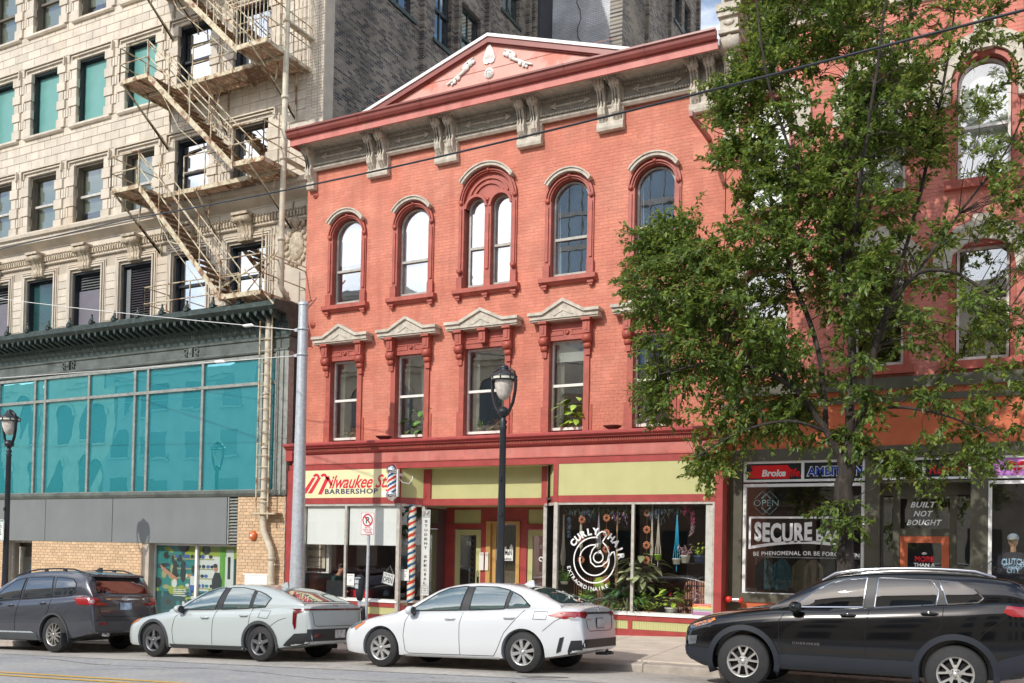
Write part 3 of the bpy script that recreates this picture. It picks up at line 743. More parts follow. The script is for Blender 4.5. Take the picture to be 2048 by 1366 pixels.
q = MB(); q.box(SX0+.14, SX1-.2, SY-.014, SY, 3.77, 3.99); q.prism([(SY, 3.74), (SY-.035, 3.75), (SY-.04, 3.78), (SY, 3.8)], 'x', SX0+.14, SX1-.2); q.build('fascia_board', m_pink, sf)
# red lines of trim
q = MB()
q.box(SX0, -13.0, SY-.012, SY+.1, 3.60, 3.745).box(-13.0, -8.83, SY-.012, SY+.12, 3.60, 3.745).box(-8.83, SX1, SY-.012, SY+.1, 3.60, 3.745)
q.box(SX0, -12.98, SY-.02, SY+.1, 2.75, 2.90).box(-8.88, SX1, SY-.02, SY+.1, 2.75, 2.90)
q.box(SX0, SX0+.2, SY-.05, SY+.3, -.6, 3.6).box(SX1-.16, SX1, SY-.05, SY+.3, -.3, 3.75)
q.box(-15.95, -15.88, SY-.015, SY+.1, 2.75, 3.6).box(-13.1, -12.98, SY-.03, SY+.12, 2.75, 3.6).box(-8.9, -8.79, SY-.03, SY+.12, 2.75, 3.6)
q.box(SX0+.2, -13.0, SY-.03, SY+.1, .25, .36).box(-8.8, SX1-.1, SY-.03, SY+.1, .25, .36)
q.prism([(SY-.03, -.7), (SY+.1, -.7), (SY+.1, .06), (SY-.03, .06)], 'x', SX0+.2, -13.0).box(-8.8, SX1-.1, SY-.03, SY+.1, -.5, .06)
q.box(-8.8, SX1-.1, SY-.05, SY-.03, -.5, -.02)
for x in (-14.6, -7.06): q.box(x-.045, x+.045, SY-.031, SY+.05, .05, .26)
q.build('red_trim', m_sred, sf)
q = MB(); q.box(SX0+.2, -15.95, SY-.004, SY+.02, -.5, 3.6).box(-8.79, SX1-.16, SY-.004, SY+.02, 2.9, 3.6); q.each('green_panel', m_green, sf)
bd = []
for (a, b) in ((-15.9, -13.0), (-8.78, SX1-.1)):
    x = a
    while x < b: bd.append((x, min(x+.05, b), SY-.012, SY+.05, .06, .25)); x += .052
pieces(sf, 'bulkhead_board', 'bulkhead_boards', bd, m_green)
# display windows
def frame_rect(mb, x0, x1, z0, z1, t, y0, y1):
    mb.box(x0, x0+t, y0, y1, z0, z1).box(x1-t, x1, y0, y1, z0, z1).box(x0+t, x1-t, y0, y1, z1-t, z1).box(x0+t, x1-t, y0, y1, z0, z0+t)
for (x0, x1, mx_) in ((-15.9, -12.98, -14.56), (-8.83, SX1-.16, -7.04)):
    q = MB(); frame_rect(q, x0, x1, .36, 2.75, .05, SY-.01, SY+.06); q.box(mx_-.03, mx_+.03, SY-.015, SY+.06, .38, 2.73); wn = q.build('display_window', m_frame, sf)
    q = MB(); q.prism([(SY-.06, .36), (SY+.05, .36), (SY+.05, .44), (SY-.04, .40)], 'x', x0, x1); q.build('sill', m_white, wn)
    for (a, b) in ((x0+.05, mx_-.03), (mx_+.03, x1-.05)):
        q = MB(); q.box(a, b, SY+.02, SY+.026, .41, 2.70); q.build('pane', g_shop, wn)
q = MB(); q.box(SX1-.36, SX1-.17, SY+.03, SY+.25, .4, 2.73); q.each('reveal', m_white, sf)
# splayed glass beside the entry (left: two panes, right: one)
def vpanel(mb, p, q_, z0, z1, th=.006):
    d = (Vector((q_[0], q_[1], 0))-Vector((p[0], p[1], 0))); n = Vector((-d.y, d.x, 0)).normalized()*th
    P = [Vector((*p, 0)), Vector((*q_, 0))]
    vs_ = []
    for z in (z0, z1):
        for a in (P[0], P[1], P[1]+n, P[0]+n): vs_.append((a.x, a.y, z))
    mb.add(vs_, [(0, 3, 2, 1), (4, 5, 6, 7), (0, 1, 5, 4), (1, 2, 6, 5), (2, 3, 7, 6), (3, 0, 4, 7)], False)
LP = [(-12.99, SY), (-12.6, 19.55), (-12.72, 20.8)]; RPp = [(-8.83, SY), (-9.32, 19.55), (-9.36, 20.8)]
for P_ in (LP, RPp):
    q = MB()
    for (x, y) in P_[:2]: q.box(x-.045, x+.045, y-.03, y+.06, -.3, 2.75)
    for a, b in zip(P_[:-1], P_[1:]):
        vpanel(q, a, b, .36, .42, .05); vpanel(q, a, b, 2.69, 2.75, .05)
    wn = q.build('splayed_window', m_frame, sf)
    for a, b in zip(P_[:-1], P_[1:]):
        q = MB(); vpanel(q, a, b, .42, 2.69); q.build('pane', g_shop, wn)
        q = MB(); vpanel(q, a, b, -.6, .36, .08); q.build('bulkhead', m_sred, wn)
# recessed panels above the entry
q = MB()
for a, b in (((-12.99, SY+.05), (-12.55, 19.55)), ((-8.85, SY+.05), (-9.30, 19.55))): vpanel(q, a, b, 2.9, 3.6, .02)
q.box(-12.55, -9.3, 19.55, 19.57, 2.88, 3.6); q.each('transom_panel', m_green, sf)
q = MB(); q.box(-12.62, -12.4, 19.5, 19.56, 2.72, 3.6).box(-9.42, -9.24, 19.5, 19.56, 2.72, 3.6).box(-12.6, -9.26, 19.49, 19.56, 2.72, 2.88)
for a, b in (((-12.99, SY+.02), (-12.57, 19.53)), ((-8.85, SY+.02), (-9.28, 19.53))): vpanel(q, a, b, 2.74, 2.9, .03)
q.build('transom_trim', m_sred, sf)
q = MB(); q.box(-13.0, -8.8, SY+.1, 19.6, 3.6, 3.66).box(-12.8, -9.3, 19.56, 20.8, 2.74, 2.8); q.build('entry_soffit', m_green, sf)
# doors at the back of the entry
DY = 20.8; zf = gz(-11)+.2
q = MB(); wall_holes(q, -12.75, -9.3, DY, DY+.12, zf-.1, 2.76, [(-12.48, -11.70, zf, 2.2), (-12.5, -11.71, 2.33, 2.68), (-11.54, -10.6, zf, 2.38), (-10.42, -9.62, zf, 2.2), (-10.4, -9.62, 2.33, 2.68)]); q.build('entry_wall', m_sred, sf)
q = MB(); q.box(-12.5, -11.71, DY+.03, DY+.05, 2.33, 2.68).box(-10.4, -9.62, DY+.03, DY+.05, 2.33, 2.68); q.each('door_transom', m_green, sf)
for (a, b) in ((-12.46, -11.72), (-10.40, -9.64)):
    q = MB(); t = .13
    q.box(a, a+t, DY+.03, DY+.08, zf, 2.18).box(b-t, b, DY+.03, DY+.08, zf, 2.18).box(a, b, DY+.03, DY+.08, 2.04, 2.18).box(a, b, DY+.03, DY+.08, zf, zf+.3)
    d = q.build('door', m_green, sf)
    q = MB(); q.box(a+t, b-t, DY+.05, DY+.056, zf+.3, 2.04); q.build('pane', g_lo, d)
    q = MB(); q.tube([(b-.06, DY-.01, .82), (b-.06, DY-.03, .9), (b-.06, DY-.03, 1.1), (b-.06, DY-.01, 1.16)], .012, 6).box(b-.085, b-.035, DY+.02, DY+.03, .78, 1.0); q.build('handle', m_black, d)
q = MB(); m_wood = mat('varnished_yellow_wood', (.5, .3, .1), .4, var=.15, vs=6, stretch=(6, 6, .6))
q.box(-11.54, -11.42, DY-.03, DY+.1, zf, 2.36).box(-10.7, -10.6, DY-.03, DY+.1, zf, 2.36).box(-11.54, -10.6, DY-.05, DY+.1, 2.34, 2.39)
q.box(-11.42, -11.3, DY+.06, DY+.1, zf, 2.34); bay = q.build('centre_window', m_wood, sf)
q = MB(); q.box(-11.3, -10.7, DY+.07, DY+.076, zf, 2.34); q.build('pane', g_lo, bay)
q = MB()
for k in range(14):
    a = -11.28+k*.042; q.quad((a, DY+.2+(k % 2)*.04, zf), (a+.042, DY+.2+((k+1) % 2)*.04, zf), (a+.042, DY+.2+((k+1) % 2)*.04, 2.3), (a, DY+.2+(k % 2)*.04, 2.3))
q.build('curtain', mat('ochre_curtain', (.24, .17, .07), .8, var=.1), bay)
q = MB(); q.box(-12.8, -9.3, SY+.1, 20.9, gz(-11)-.5, gz(-11)+.19); q.build('entry_floor', m_walk, sf)
# shop rooms behind the windows
q = MB()
for (a, b) in ((-16.3, -12.9), (-9.15, -5.2)):
    q.quad((a, 23.6, -.4), (b, 23.6, -.4), (b, 23.6, 3.6), (a, 23.6, 3.6)); q.box(a, b, SY+.15, 23.6, 2.82, 2.86)
    q.quad((a, SY+.2, -.5), (a, 23.6, -.5), (a, 23.6, 3.6), (a, SY+.2, 3.6)); q.quad((b, 23.6, -.5), (b, SY+.35, -.5), (b, SY+.35, 3.6), (b, 23.6, 3.6))
q.quad((-12.73, 20.95, -.5), (-9.3, 20.95, -.5), (-9.3, 20.95, 3.6), (-12.73, 20.95, 3.6)) if False else None
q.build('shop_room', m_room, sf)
q = MB(); q.box(-16.25, -12.75, SY+.1, 20.3, .3, .37).box(-9.2, -5.25, SY+.1, 20.2, .3, .37); q.box(-16.3, -12.9, 20.3, 23.6, -.35, -.3).box(-9.15, -5.2, 20.2, 23.6, -.1, -.05); q.each('display_floor', mat('worn_floor_boards', (.16, .1, .06), .6, var=.2), sf)
# ------------------------------------------------------------------ cream terracotta building
BY = 19.9; BX1 = -16.42; BX0 = -36.5; BXR = -16.28
bei = thing('terracotta_building', 'tall cream terracotta block with quoined windows, behind the rusty fire escape', 'building', (-22, 19.9, 0))
cols = [-18.845-2.188*k for k in range(8)]
rows = [(8.3, 10.09, 'C'), (11.55, 13.48, 'B'), (14.80, 16.84, 'A'), (18.15, 20.2, 'T')]
hl = []
for c in cols:
    for (a, b, k) in rows: hl.append((c-.67, c+.67, a, b))
w = MB(); wall_holes(w, BX0, BXR, BY+.02, BY+.4, 7.4, 22.5, hl); w.box(BX0, BXR, BY+.05, BY+.4, -1.5, 7.4)
w.build('wall', m_terraj, bei)
bx = []
def add_block(x0, x1, z0, z1, proud=0.): bx.append((x0+.004, x1-.004, BY-proud, BY+.06, z0+.004, z1-.004))
# quoined piers and spandrels
for fi, (a, b, k) in enumerate(rows):
    if k == 'C': continue
    nz = 7 if k != 'B' else 6; hgt = (b-a)/nz
    piers = [(c+.67, c+2.188-.67) for c in cols[1:]]+[(cols[0]+.67, BXR)]
    for (p, q) in piers:
        for r in range(nz):
            z0 = a+r*hgt
            if q-p < 1.2:
                if r % 2 == 0: add_block(p-.05, p+.34, z0, z0+hgt, .06); add_block(q-.34, q+.05, z0, z0+hgt, .06); add_block(p+.34, q-.34, z0, z0+hgt, .0)
                else:
                    add_block(p, p+.24, z0, z0+hgt, .03); add_block(q-.24, q, z0, z0+hgt, .03)
                    for j in range(3): bx.append((p+.27+j*.115, p+.36+j*.115, BY-.03, BY+.06, z0+.01, z0+hgt-.01))
            else:
                add_block(p-.05 if r % 2 == 0 else p, p+.4, z0, z0+hgt, .05 if r % 2 == 0 else .02)
                x = p+.4
                for (u, v) in ((p+.4, p+1.0), (p+1.0, p+1.55)) if r % 2 else ((p+.4, p+.75), (p+.75, p+1.55)): add_block(u, v, z0, z0+hgt)
for (z0, z1) in ((13.48, 14.80), (16.84, 18.15), (20.2, 22.5)):
    n = round((z1-z0)/.262); h = (z1-z0)/n
    for r in range(n):
        bl = .62; x = BX0+(r % 2)*.31-rnd.random()*.1
        while x < BXR-.6:
            add_block(max(x, BX0), min(x+bl, BXR-.6), z0+r*h, z0+r*h+h, 0.0 if r != n-2 else .0); x += bl
for r in range(44):   # narrow glazed brick strip at the corner
    for j in range(3): 
        z0 = 11.6+r*.25
        for h_ in range(3): bx.append((BXR-.6+j*.2+.004, BXR-.6+j*.2+.196, BY+.0, BY+.06, z0+h_*.0833+.003, z0+h_*.0833+.08))
for r in range(8):    # plain piers of the second storey
    z0 = 8.2+r*.24
    for c in cols[1:]:
        add_block(c+.67+.2, c+2.188-.67-.2, z0, z0+.24)
    add_block(cols[0]+.9, BXR-.9, z0, z0+.24)
pieces(bei, 'terracotta_block', 'terracotta_blocks', bx, m_terra)
# trims: hoods, sills, frames
def trim_lines(mb, c, a, b, k):
    if k == 'C':
        for (o, t, y) in ((.70, .05, .05), (.79, .04, .03), (.86, .03, .015)):
            mb.box(c-o-t, c-o, BY-y, BY+.05, a-.2, b+o-.62).box(c+o, c+o+t, BY-y, BY+.05, a-.2, b+o-.62).box(c-o-t, c+o+t, BY-y, BY+.05, b+o-.62, b+o-.62+t)
    else:
        zt = b+.1
        for (o, y) in ((.9, .06), (.98, .10)):
            mb.box(c-o, c+o, BY-y, BY, zt+(o-.9)*.9, zt+(o-.9)*.9+.035)
            mb.box(c-o, c-o+.035, BY-y, BY, zt-.17, zt+(o-.9)*.9).box(c+o-.035, c+o, BY-y, BY, zt-.17, zt+(o-.9)*.9)
for fi, (a, b, k) in enumerate(rows):
    for ci, c in enumerate(cols):
        dark = (k in 'AC') or (k == 'B' and ci < 1) or (k == 'T' and ci < 3)
        fm = m_darkfr if dark and k != 'B' else mat('bronze_brown_frame', (.14, .12, .09), .5, var=.15)
        if k == 'B' and ci == 1: fm = m_darkfr
        f = MB(); t = .075; fy = BY+.2
        f.box(c-.67, c-.67+t, fy, fy+.08, a, b).box(c+.67-t, c+.67, fy, fy+.08, a, b).box(c-.67, c+.67, fy, fy+.08, b-t*1.3, b).box(c-.67, c+.67, fy, fy+.08, a, a+t*.8)
        f.box(c-.67, c-.61, BY+.08, fy, a, b).box(c+.61, c+.67, BY+.08, fy, a, b).box(c-.67, c+.67, BY+.08, fy, b-.06, b)
        wn = f.build('window', fm, bei)
        s = MB(); trim_lines(s, c, a, b, k)
        s.build('window_surround', m_terra, wn)
        if k != 'C':
            s = MB(); s.prism([(BY-.1, a-.02), (BY+.2, a+.01), (BY+.2, a-.12), (BY-.06, a-.12), (BY-.1, a-.08)], 'x', c-.92, c+.92); s.build('sill', m_terra, wn)
        A, B_, mid = c-.67+t, c+.67-t, (a+b)/2
        if k == 'B' and ci == 3: pass
        teal_w = (k == 'A' and ci >= 2) or (k == 'C' and ci in (4,))
        if k == 'C' and ci in (3, 5, 7):
            g = MB(); g.box(A, B_, fy+.03, fy+.04, a, b-.55); g.build('blank_panel', mat('violet_grey_panel', (.16, .15, .18), .5, var=.05), wn)
            g = MB(); z = b-.5
            while z < b-.12: g.prism([(fy+.0, z), (fy+.06, z+.05), (fy+.065, z+.04), (fy+.005, z-.01)], 'x', A+.12, B_-.03); z += .085
            g.build('louvre', m_gpanel, wn)
            g = MB(); g.box(A, B_, fy+.07, fy+.075, a, b); g.build('backing', m_black, wn); continue
        if k == 'C' and ci == 2:
            g = MB(); z = a+.02
            while z < b-.15: g.prism([(fy+.0, z), (fy+.05, z+.055), (fy+.056, z+.047), (fy+.006, z-.01)], 'x', A+.2, B_); z += .075
            g.build('louvre', mat('dark_louvre', (.05, .045, .055), .5), wn)
            g = MB(); g.box(A, A+.18, fy-.02, fy+.02, a, b-.12); g.each('panel_strip', m_gpanel, wn)
            g = MB(); g.box(A, B_, fy+.07, fy+.075, a, b); g.build('backing', m_black, wn); continue
        if teal_w:
            g = MB(); g.box(A, B_, fy+.04, fy+.045, a+.06, b-.1); g.build('pane', m_tealflat if k == 'A' else mat('deep_green_glass', (.02, .07, .07), .08, var=.4, vs=1, spec=.9), wn); continue
        r = MB(); r.box(A, B_, fy-.02, fy+.06, mid-.03, mid+.04); r.build('meeting_rail', fm if not (k == 'B' and ci >= 2) else m_frame, wn)
        gm = glass('bright_reflecting_glass', tint=(.7, .75, .75), f0=.6, wav=.04) if ci < 2 else m_dkglass
        g = MB(); g.box(A+.04, B_-.04, fy+.04, fy+.044, mid+.04, b-.12); g.build('pane', gm, wn)
        g = MB(); g.box(A+.04, B_-.04, fy+.05, fy+.054, a+.09, mid-.03); g.build('pane', gm, wn)
        if k == 'B' and ci >= 2 or k == 'T':
            q = MB(); q.quad((A, fy+.14, a+.1 if ci % 3 else a+.5), (B_, fy+.14, a+.1 if ci % 3 else a+.5), (B_, fy+.14, b), (A, fy+.14, b)); q.build('blind', m_blindb, wn)
inr = MB()
for z in (7.9, 11.2, 14.5, 17.8, 21.2): inr.box(BX0+.3, BXR-.3, BY+.41, BY+3, z, z+.1)
inr.quad((BX0+.3, BY+2.6, 7.5), (BXR-.3, BY+2.6, 7.5), (BXR-.3, BY+2.6, 22.5), (BX0+.3, BY+2.6, 22.5)); inr.build('interior', m_room, bei)
# belt cornice above the second storey
q = MB(); q.prism([(BY+.05, 10.98), (BY-.04, 10.98), (BY-.04, 11.02), (BY-.3, 11.16), (BY-.3, 11.2), (BY-.34, 11.22), (BY-.34, 11.3), (BY-.42, 11.33), (BY-.44, 11.42), (BY-.36, 11.5), (BY-.3, 11.5), (BY+.05, 11.54)], 'x', BX0, BXR)
q.prism([(BY+.05, 10.48), (BY-.05, 10.48), (BY-.07, 10.5), (BY-.07, 10.53), (BY-.02, 10.55), (BY-.02, 10.98), (BY+.05, 10.98)], 'x', BX0, BXR)
q.build('belt_cornice', m_terra, bei)
q = MB(); x = BX0
while x < BXR-.05:
    q.box(x, x+.06, BY-.1, BY-.02, 10.58, 10.72).ball((x+.03, BY-.05, 10.78), .035, 6, 4); x += .11
q.build('dentils', m_terrad, bei, kind='stuff')
q = MB(); x = BX0
while x < BXR-.05:
    q.ball((x, BY-.36, 11.37), .07, 6, 4, (.8, .8, 1.1)); x += .13
q.build('leaf_moulding', m_terrad, bei, kind='stuff')
for c in cols:
    q = MB(); xx = c
    pf = [(BY, 10.78), (BY-.30, 10.78), (BY-.33, 10.72), (BY-.3, 10.6), (BY-.2, 10.5), (BY-.14, 10.35), (BY-.16, 10.2), (BY-.12, 10.12), (BY, 10.1)]
    for k in range(5):
        dx = -.2+k*.1; sc_ = 1-.1*abs(k-2)
        q.prism([(BY+(y-BY)*sc_, z) for y, z in pf], 'x', xx+dx-.045, xx+dx+.045)
    q.box(xx-.28, xx+.28, BY-.36, BY, 10.78, 10.85); q.lathe(xx, BY-.24, [(.0, -.3), (.1, -.29), (.1, .29), (0, .3)], 12, 'x', 10.68)
    q.build('scroll_console', m_terrad, bei)
# carved cartouche at the corner
q = MB(); cx_, cz_ = -17.05, 9.75
q.ball((cx_, BY-.02, cz_), .27, 14, 8, (1, .35, 1.5))
for k in range(16):
    t = 2*PI*k/16; q.ball((cx_+.34*math.cos(t), BY-.03, cz_+.5*math.sin(t)), .08, 6, 4, (1, .8, 1.1))
for sx in (-1, 1):
    q.tube([(cx_+sx*(.2+.12*math.sin(k)), BY-.05, 10.3+.035*k) for k in range(6)], .06, 6)
    for k in range(9): q.ball((cx_+sx*(.42+rnd.random()*.1), BY-.03, 10.35-k*.16), .075, 6, 4, (1, .8, 1))
q.ball((cx_, BY-.08, 10.4), .14, 10, 6, (1, .7, 1.2)); q.build('carved_cartouche', m_terrad, bei)
q = MB(); q.box(-17.75, BXR, BY-.02, BY+.05, 7.4, 10.48); q.build('corner_pier', m_terra, bei)

# dark brick side wall with windows, seen above the red roof
m_dbrick = brick_mat('soot_black_brick', (.05, .045, .042), (.26, .215, .165), (.30, .28, .25), axis='y', patch=(.27, .23, .17))
m_dbrickx = brick_mat('soot_black_brick_front', (.035, .03, .028), (.16, .13, .1), (.2, .18, .16), axis='x')
m_wbrick = brick_mat('white_painted_brick', (.5, .52, .54), (.44, .46, .49), (.3, .31, .33), axis='x')
def side_wall(parent, X, ya, yb, z0, z1, m, wins, piers, name='side_wall'):
    """wall facing +x with windows (y0,y1,z0,z1) recessed and thin dark corner piers"""
    ys = sorted({ya, yb, *[v for w_ in wins for v in w_[:2]]}); zs = sorted({z0, z1, *[v for w_ in wins for v in w_[2:4]]}); q = MB()
    for i in range(len(ys)-1):
        for j in range(len(zs)-1):
            cy, cz = (ys[i]+ys[i+1])/2, (zs[j]+zs[j+1])/2
            if not any(w_[0] < cy < w_[1] and w_[2] < cz < w_[3] for w_ in wins): q.box(X-.5, X, ys[i], ys[i+1], zs[j], zs[j+1])
    o = q.build(name, m, parent)
    for (a, b) in piers:
        q = MB(); q.box(X, X+.14, a, b, z0, z1); q.build('pier', m, parent)
    for w_ in wins:
        q = MB(); q.box(X-.22, X-.14, w_[0], w_[0]+.09, w_[2], w_[3]).box(X-.22, X-.14, w_[1]-.09, w_[1], w_[2], w_[3]).box(X-.22, X-.14, w_[0], w_[1], w_[3]-.1, w_[3]).box(X-.22, X-.12, w_[0], w_[1], (w_[2]+w_[3])/2-.05, (w_[2]+w_[3])/2+.05).box(X-.22, X-.14, w_[0], w_[1], w_[2], w_[2]+.1)
        q.box(X-.2, X-.15, (w_[0]+w_[1])/2-.02, (w_[0]+w_[1])/2+.02, w_[2], w_[3])
        wn = q.build('window', m_darkfr, parent)
        q = MB(); q.box(X-.19, X-.185, w_[0]+.09, w_[1]-.09, w_[2], w_[3]); q.build('pane', glass('side_window_glass', tint=(.2, .5, .5), f0=.3, wav=.05), wn)
        q = MB(); q.box(X-.2, X+.06, w_[0]-.1, w_[1]+.1, w_[2]-.12, w_[2]); q.build('sill', m_castm, wn)
def YX(px, X): return None
sw = [(22.83, 24.09, 17.87, 20.1), (25.27, 26.28, 17.87, 20.1), (26.94, 28.19, 17.87, 19.95), (29.7, 31.05, 21.13, 23.3)]
side_wall(bei, BXR, BY+.4, 32.3, 7, 30, m_dbrick, sw, [(24.45, 24.6), (26.5, 26.62), (28.5, 28.65), (31.6, 31.8), (32.1, 32.3)])
q = MB(); q.box(BX0, BXR-.5, 20.5, 32.2, 22.5, 22.7); q.build('roof', m_tar, bei)
bk = MB(); 
reb = thing('rear_brick_building', 'sooty dark brick building with a white painted light-court wall, rising behind the red pediment', 'building', (-14.5, 33, 0))
q = MB(); q.box(-16.3, -16.05, 32.35, 33.6, 7, 34); q.build('dark_return', mat('recess_shade', (.05, .052, .06), .7), reb)  # dark strip stands in for the shade of the recess beside the court wall
q = MB(); q.box(-16.04, -13.46, 33.4, 33.9, 7, 34); q.build('court_wall', m_wbrick, reb)
q = MB(); pts = [(-14.95, 33.38, 24)]
for k in range(26): pts.append((-14.95+.10*math.sin(k*1.7)+.012*k, 33.38, 24-k*.34))
q.tube(pts, .015, 4); q.build('crack', m_black, reb)
side_wall(reb, -12.95, 33.0, 42.5, 7, 34, m_dbrick, [(39.15, 40.1, 24.75, 27.5), (40.5, 41.4, 24.0, 26.3)], [(35.5, 35.62), (38.3, 38.42), (42.3, 42.5)])
q = MB(); q.box(-36, -13.5, 34, 42.4, 33.8, 33.95); q.build('roof', m_tar, reb)

# ------------------------------------------------------------------ metal and teal glass front of the cream building
TY = 19.0
tf = thing('glass_shopfront', 'dark green cast-metal shopfront with teal window wall and grey panels under the cream building', 'shopfront', (-22, TY, 0))
E_ = -16.46
q = MB(); q.prism([(BY-.05, 7.98), (TY-.1, 7.95), (TY-.62, 7.9), (TY-.66, 7.86), (TY-.66, 7.74), (TY-.6, 7.7), (TY-.55, 7.66), (TY-.2, 7.62), (TY-.2, 7.45), (TY-.12, 7.42), (TY-.1, 7.3), (TY-.03, 7.22), (TY-.03, 7.1), (BY-.05, 7.1)], 'x', BX0, E_+.05)
q.build('cornice', m_castm, tf)
q = MB(); x = E_-.1
while x > BX0: q.prism([(TY-.2, 7.44), (TY-.2, 7.62), (TY-.56, 7.66), (TY-.56, 7.58), (TY-.4, 7.5)], 'x', x-.09, x).ball((x-.045, TY-.53, 7.56), .04, 6, 4); x -= .26
q.build('modillions', m_castm, tf, kind='stuff')
q = MB(); x = E_-.02
while x > BX0: q.ball((x, TY-.1, 7.36), .045, 6, 4); x -= .1
q.build('egg_moulding', m_castm, tf, kind='stuff')
x = -17.6
while x > BX0:
    q = MB(); q.ball((x, TY-.62, 8.03), .06, 8, 5, (.8, .7, 1.4)).ball((x, TY-.62, 8.13), .03, 6, 4, (1, 1, 1.6)).box(x-.07, x+.07, TY-.69, TY-.55, 7.88, 7.96)
    for sx in (-1, 1): q.ball((x+sx*.05, TY-.64, 7.99), .035, 6, 4, (1, .7, 1.3))
    q.build('antefix', m_castm, tf); x -= .93
q = MB(); q.box(BX0, E_, TY+.0, TY+.3, 6.66, 7.1).prism([(TY+.0, 6.70), (TY-.05, 6.70), (TY-.07, 6.74), (TY-.05, 6.78), (TY, 6.80)], 'x', BX0, E_).prism([(TY, 7.04), (TY-.04, 7.06), (TY-.05, 7.11), (TY, 7.11)], 'x', BX0, E_).build('frieze', m_castl, tf)
for cx_ in (-19.9, -24.9, -29.9):
    q = MB()
    q.box(cx_-.07, cx_+.07, TY-.06, TY, 6.78, 7.04)
    for sx in (-1, 1):
        q.tube([(cx_+sx*(.2+.07*math.cos(t)), TY-.02, 6.97+.06*math.sin(t)) for t in [k*PI/4 for k in range(9)]], .02, 6)
        q.tube([(cx_+sx*(.2+.05*math.cos(t)), TY-.02, 6.85+.05*math.sin(t)) for t in [k*PI/4 for k in range(9)]], .02, 6)
    q.ball((cx_, TY-.05, 6.93), .06, 8, 5, (1, .6, 1.5)); q.build('frieze_ornament', m_castl, tf)
mu = [E_, -17.34, -19.44, -21.53, -22.05, -23.97, -25.91, -26.38, -28.1, -30.2, -32.3, -34.4, -36.4]
q = MB(); tops = 6.66
for k, x in enumerate(mu[:]):
    t = .05 if k else .0
    q.box(x-.04, x+.04, TY-.03, TY+.12, 3.1, tops)
q.box(BX0, E_, TY-.035, TY+.12, 5.88, 5.96).box(BX0, E_, TY-.04, TY+.12, 6.58, 6.66).box(BX0, E_, TY-.03, TY+.12, 3.08, 3.14)
q.box(-16.85, E_+.04, TY-.06, TY+.15, 3.0, 6.7).box(-16.62, -16.56, TY-.1, TY, 3.0, 6.7).box(-16.78, -16.72, TY-.1, TY, 3.0, 6.7)
q.build('mullions', m_mull, tf)
q = MB(); q.prism([(TY-.08, 3.12), (TY+.1, 3.12), (TY+.1, 2.96), (TY-.03, 2.96), (TY-.08, 3.04)], 'x', BX0, E_+.02); q.build('sill', m_castl, tf)
for a, b in zip(mu[1:], mu[:-1]):
    for (z0, z1) in ((3.14, 5.88), (5.96, 6.58)):
        if a < -16.9 or True:
            q = MB(); tilt = rnd.uniform(-.008, .008); q.add([(a+.04, TY+.03, z0), (b-.04, TY+.03+tilt, z0), (b-.04, TY+.03, z1), (a+.04, TY+.03+tilt, z1)], [(0, 1, 2, 3)]); q.build('pane', m_teal, tf)
pn = [-16.48, -18.44, -22.84, -25.75, -28.9, -33, BX0]
for (a, b) in ((-22.84, -18.44), (-25.75, -22.84), (-28.9, -25.75), (-33, -28.9), (BX0, -33)):
    q = MB(); q.box(a+.012, b-.012, TY-.01, TY+.1, 1.69, 2.95); q.build('sheet_panel', m_gpanel, tf)
q = MB(); z = 1.72
while z < 2.93: q.prism([(TY+.0, z), (TY+.07, z+.06), (TY+.07, z+.045), (TY-.0, z-.012)], 'x', -18.40, -18.09); z += .083
q.box(-18.42, -18.38, TY-.01, TY+.1, 1.69, 2.95); q.build('louvre', m_mull, tf)
q = MB(); q.box(-18.42, -18.05, TY+.08, TY+.1, 1.69, 2.95); q.build('louvre_backing', m_black, tf)
bz = []
for (x0, x1, z0, z1) in ((-18.08, -16.46, -.85, 2.96), (-26.34, -21.6, -1.3, 1.69), (-36, -27.6, -1.4, 1.69)):
    for (a, b, c, d) in courses(x0, x1, z0, z1, .21, .083, .008, lambda p, q_: []): bz.append((a, b, TY-.0-rnd.random()*.003, TY+.04, c, d))
pieces(tf, 'brick', 'brick_field', bz, m_buff)
q = MB(); q.box(-18.08, -16.46, TY+.012, TY+.9, -1.2, 2.96).box(-26.34, -21.6, TY+.012, TY+.5, -1.5, 1.69).box(-36, -27.6, TY+.012, TY+.5, -1.6, 1.69).box(-21.62, -21.36, TY+.02, TY+.5, -1.5, 1.69)
q.each('pier_core', m_buffj, tf)
q = MB(); q.box(-21.5, -21.41, TY, TY+.02, -1.5, 1.69); 
q = MB(); frame_rect(q, -21.40, -18.1, -.75, 1.68, .05, TY+.22, TY+.3); q.box(-19.78, -19.70, TY+.2, TY+.3, -.75, 1.68); wn = q.build('shop_window', m_wclean, tf)
for (a, b) in ((-21.35, -19.78), (-19.70, -18.15)):
    q = MB(); q.box(a, b, TY+.25, TY+.256, -.7, 1.63); q.build('pane', g_shop, wn)
q = MB(); frame_rect(q, -27.6, -26.34, -1.1, 1.68, .05, TY+.22, TY+.3); q.box(-27.2, -27.16, TY+.2, TY+.3, -1., 1.5); wn = q.build('shop_window', m_frame, tf)
q = MB(); q.box(-27.55, -26.39, TY+.25, TY+.256, -1.05, 1.5); q.build('pane', g_shop, wn)
q = MB(); q.box(-27.6, -26.3, TY+1.5, TY+1.6, -1.5, 1.7); q.build('backing', m_room, tf)
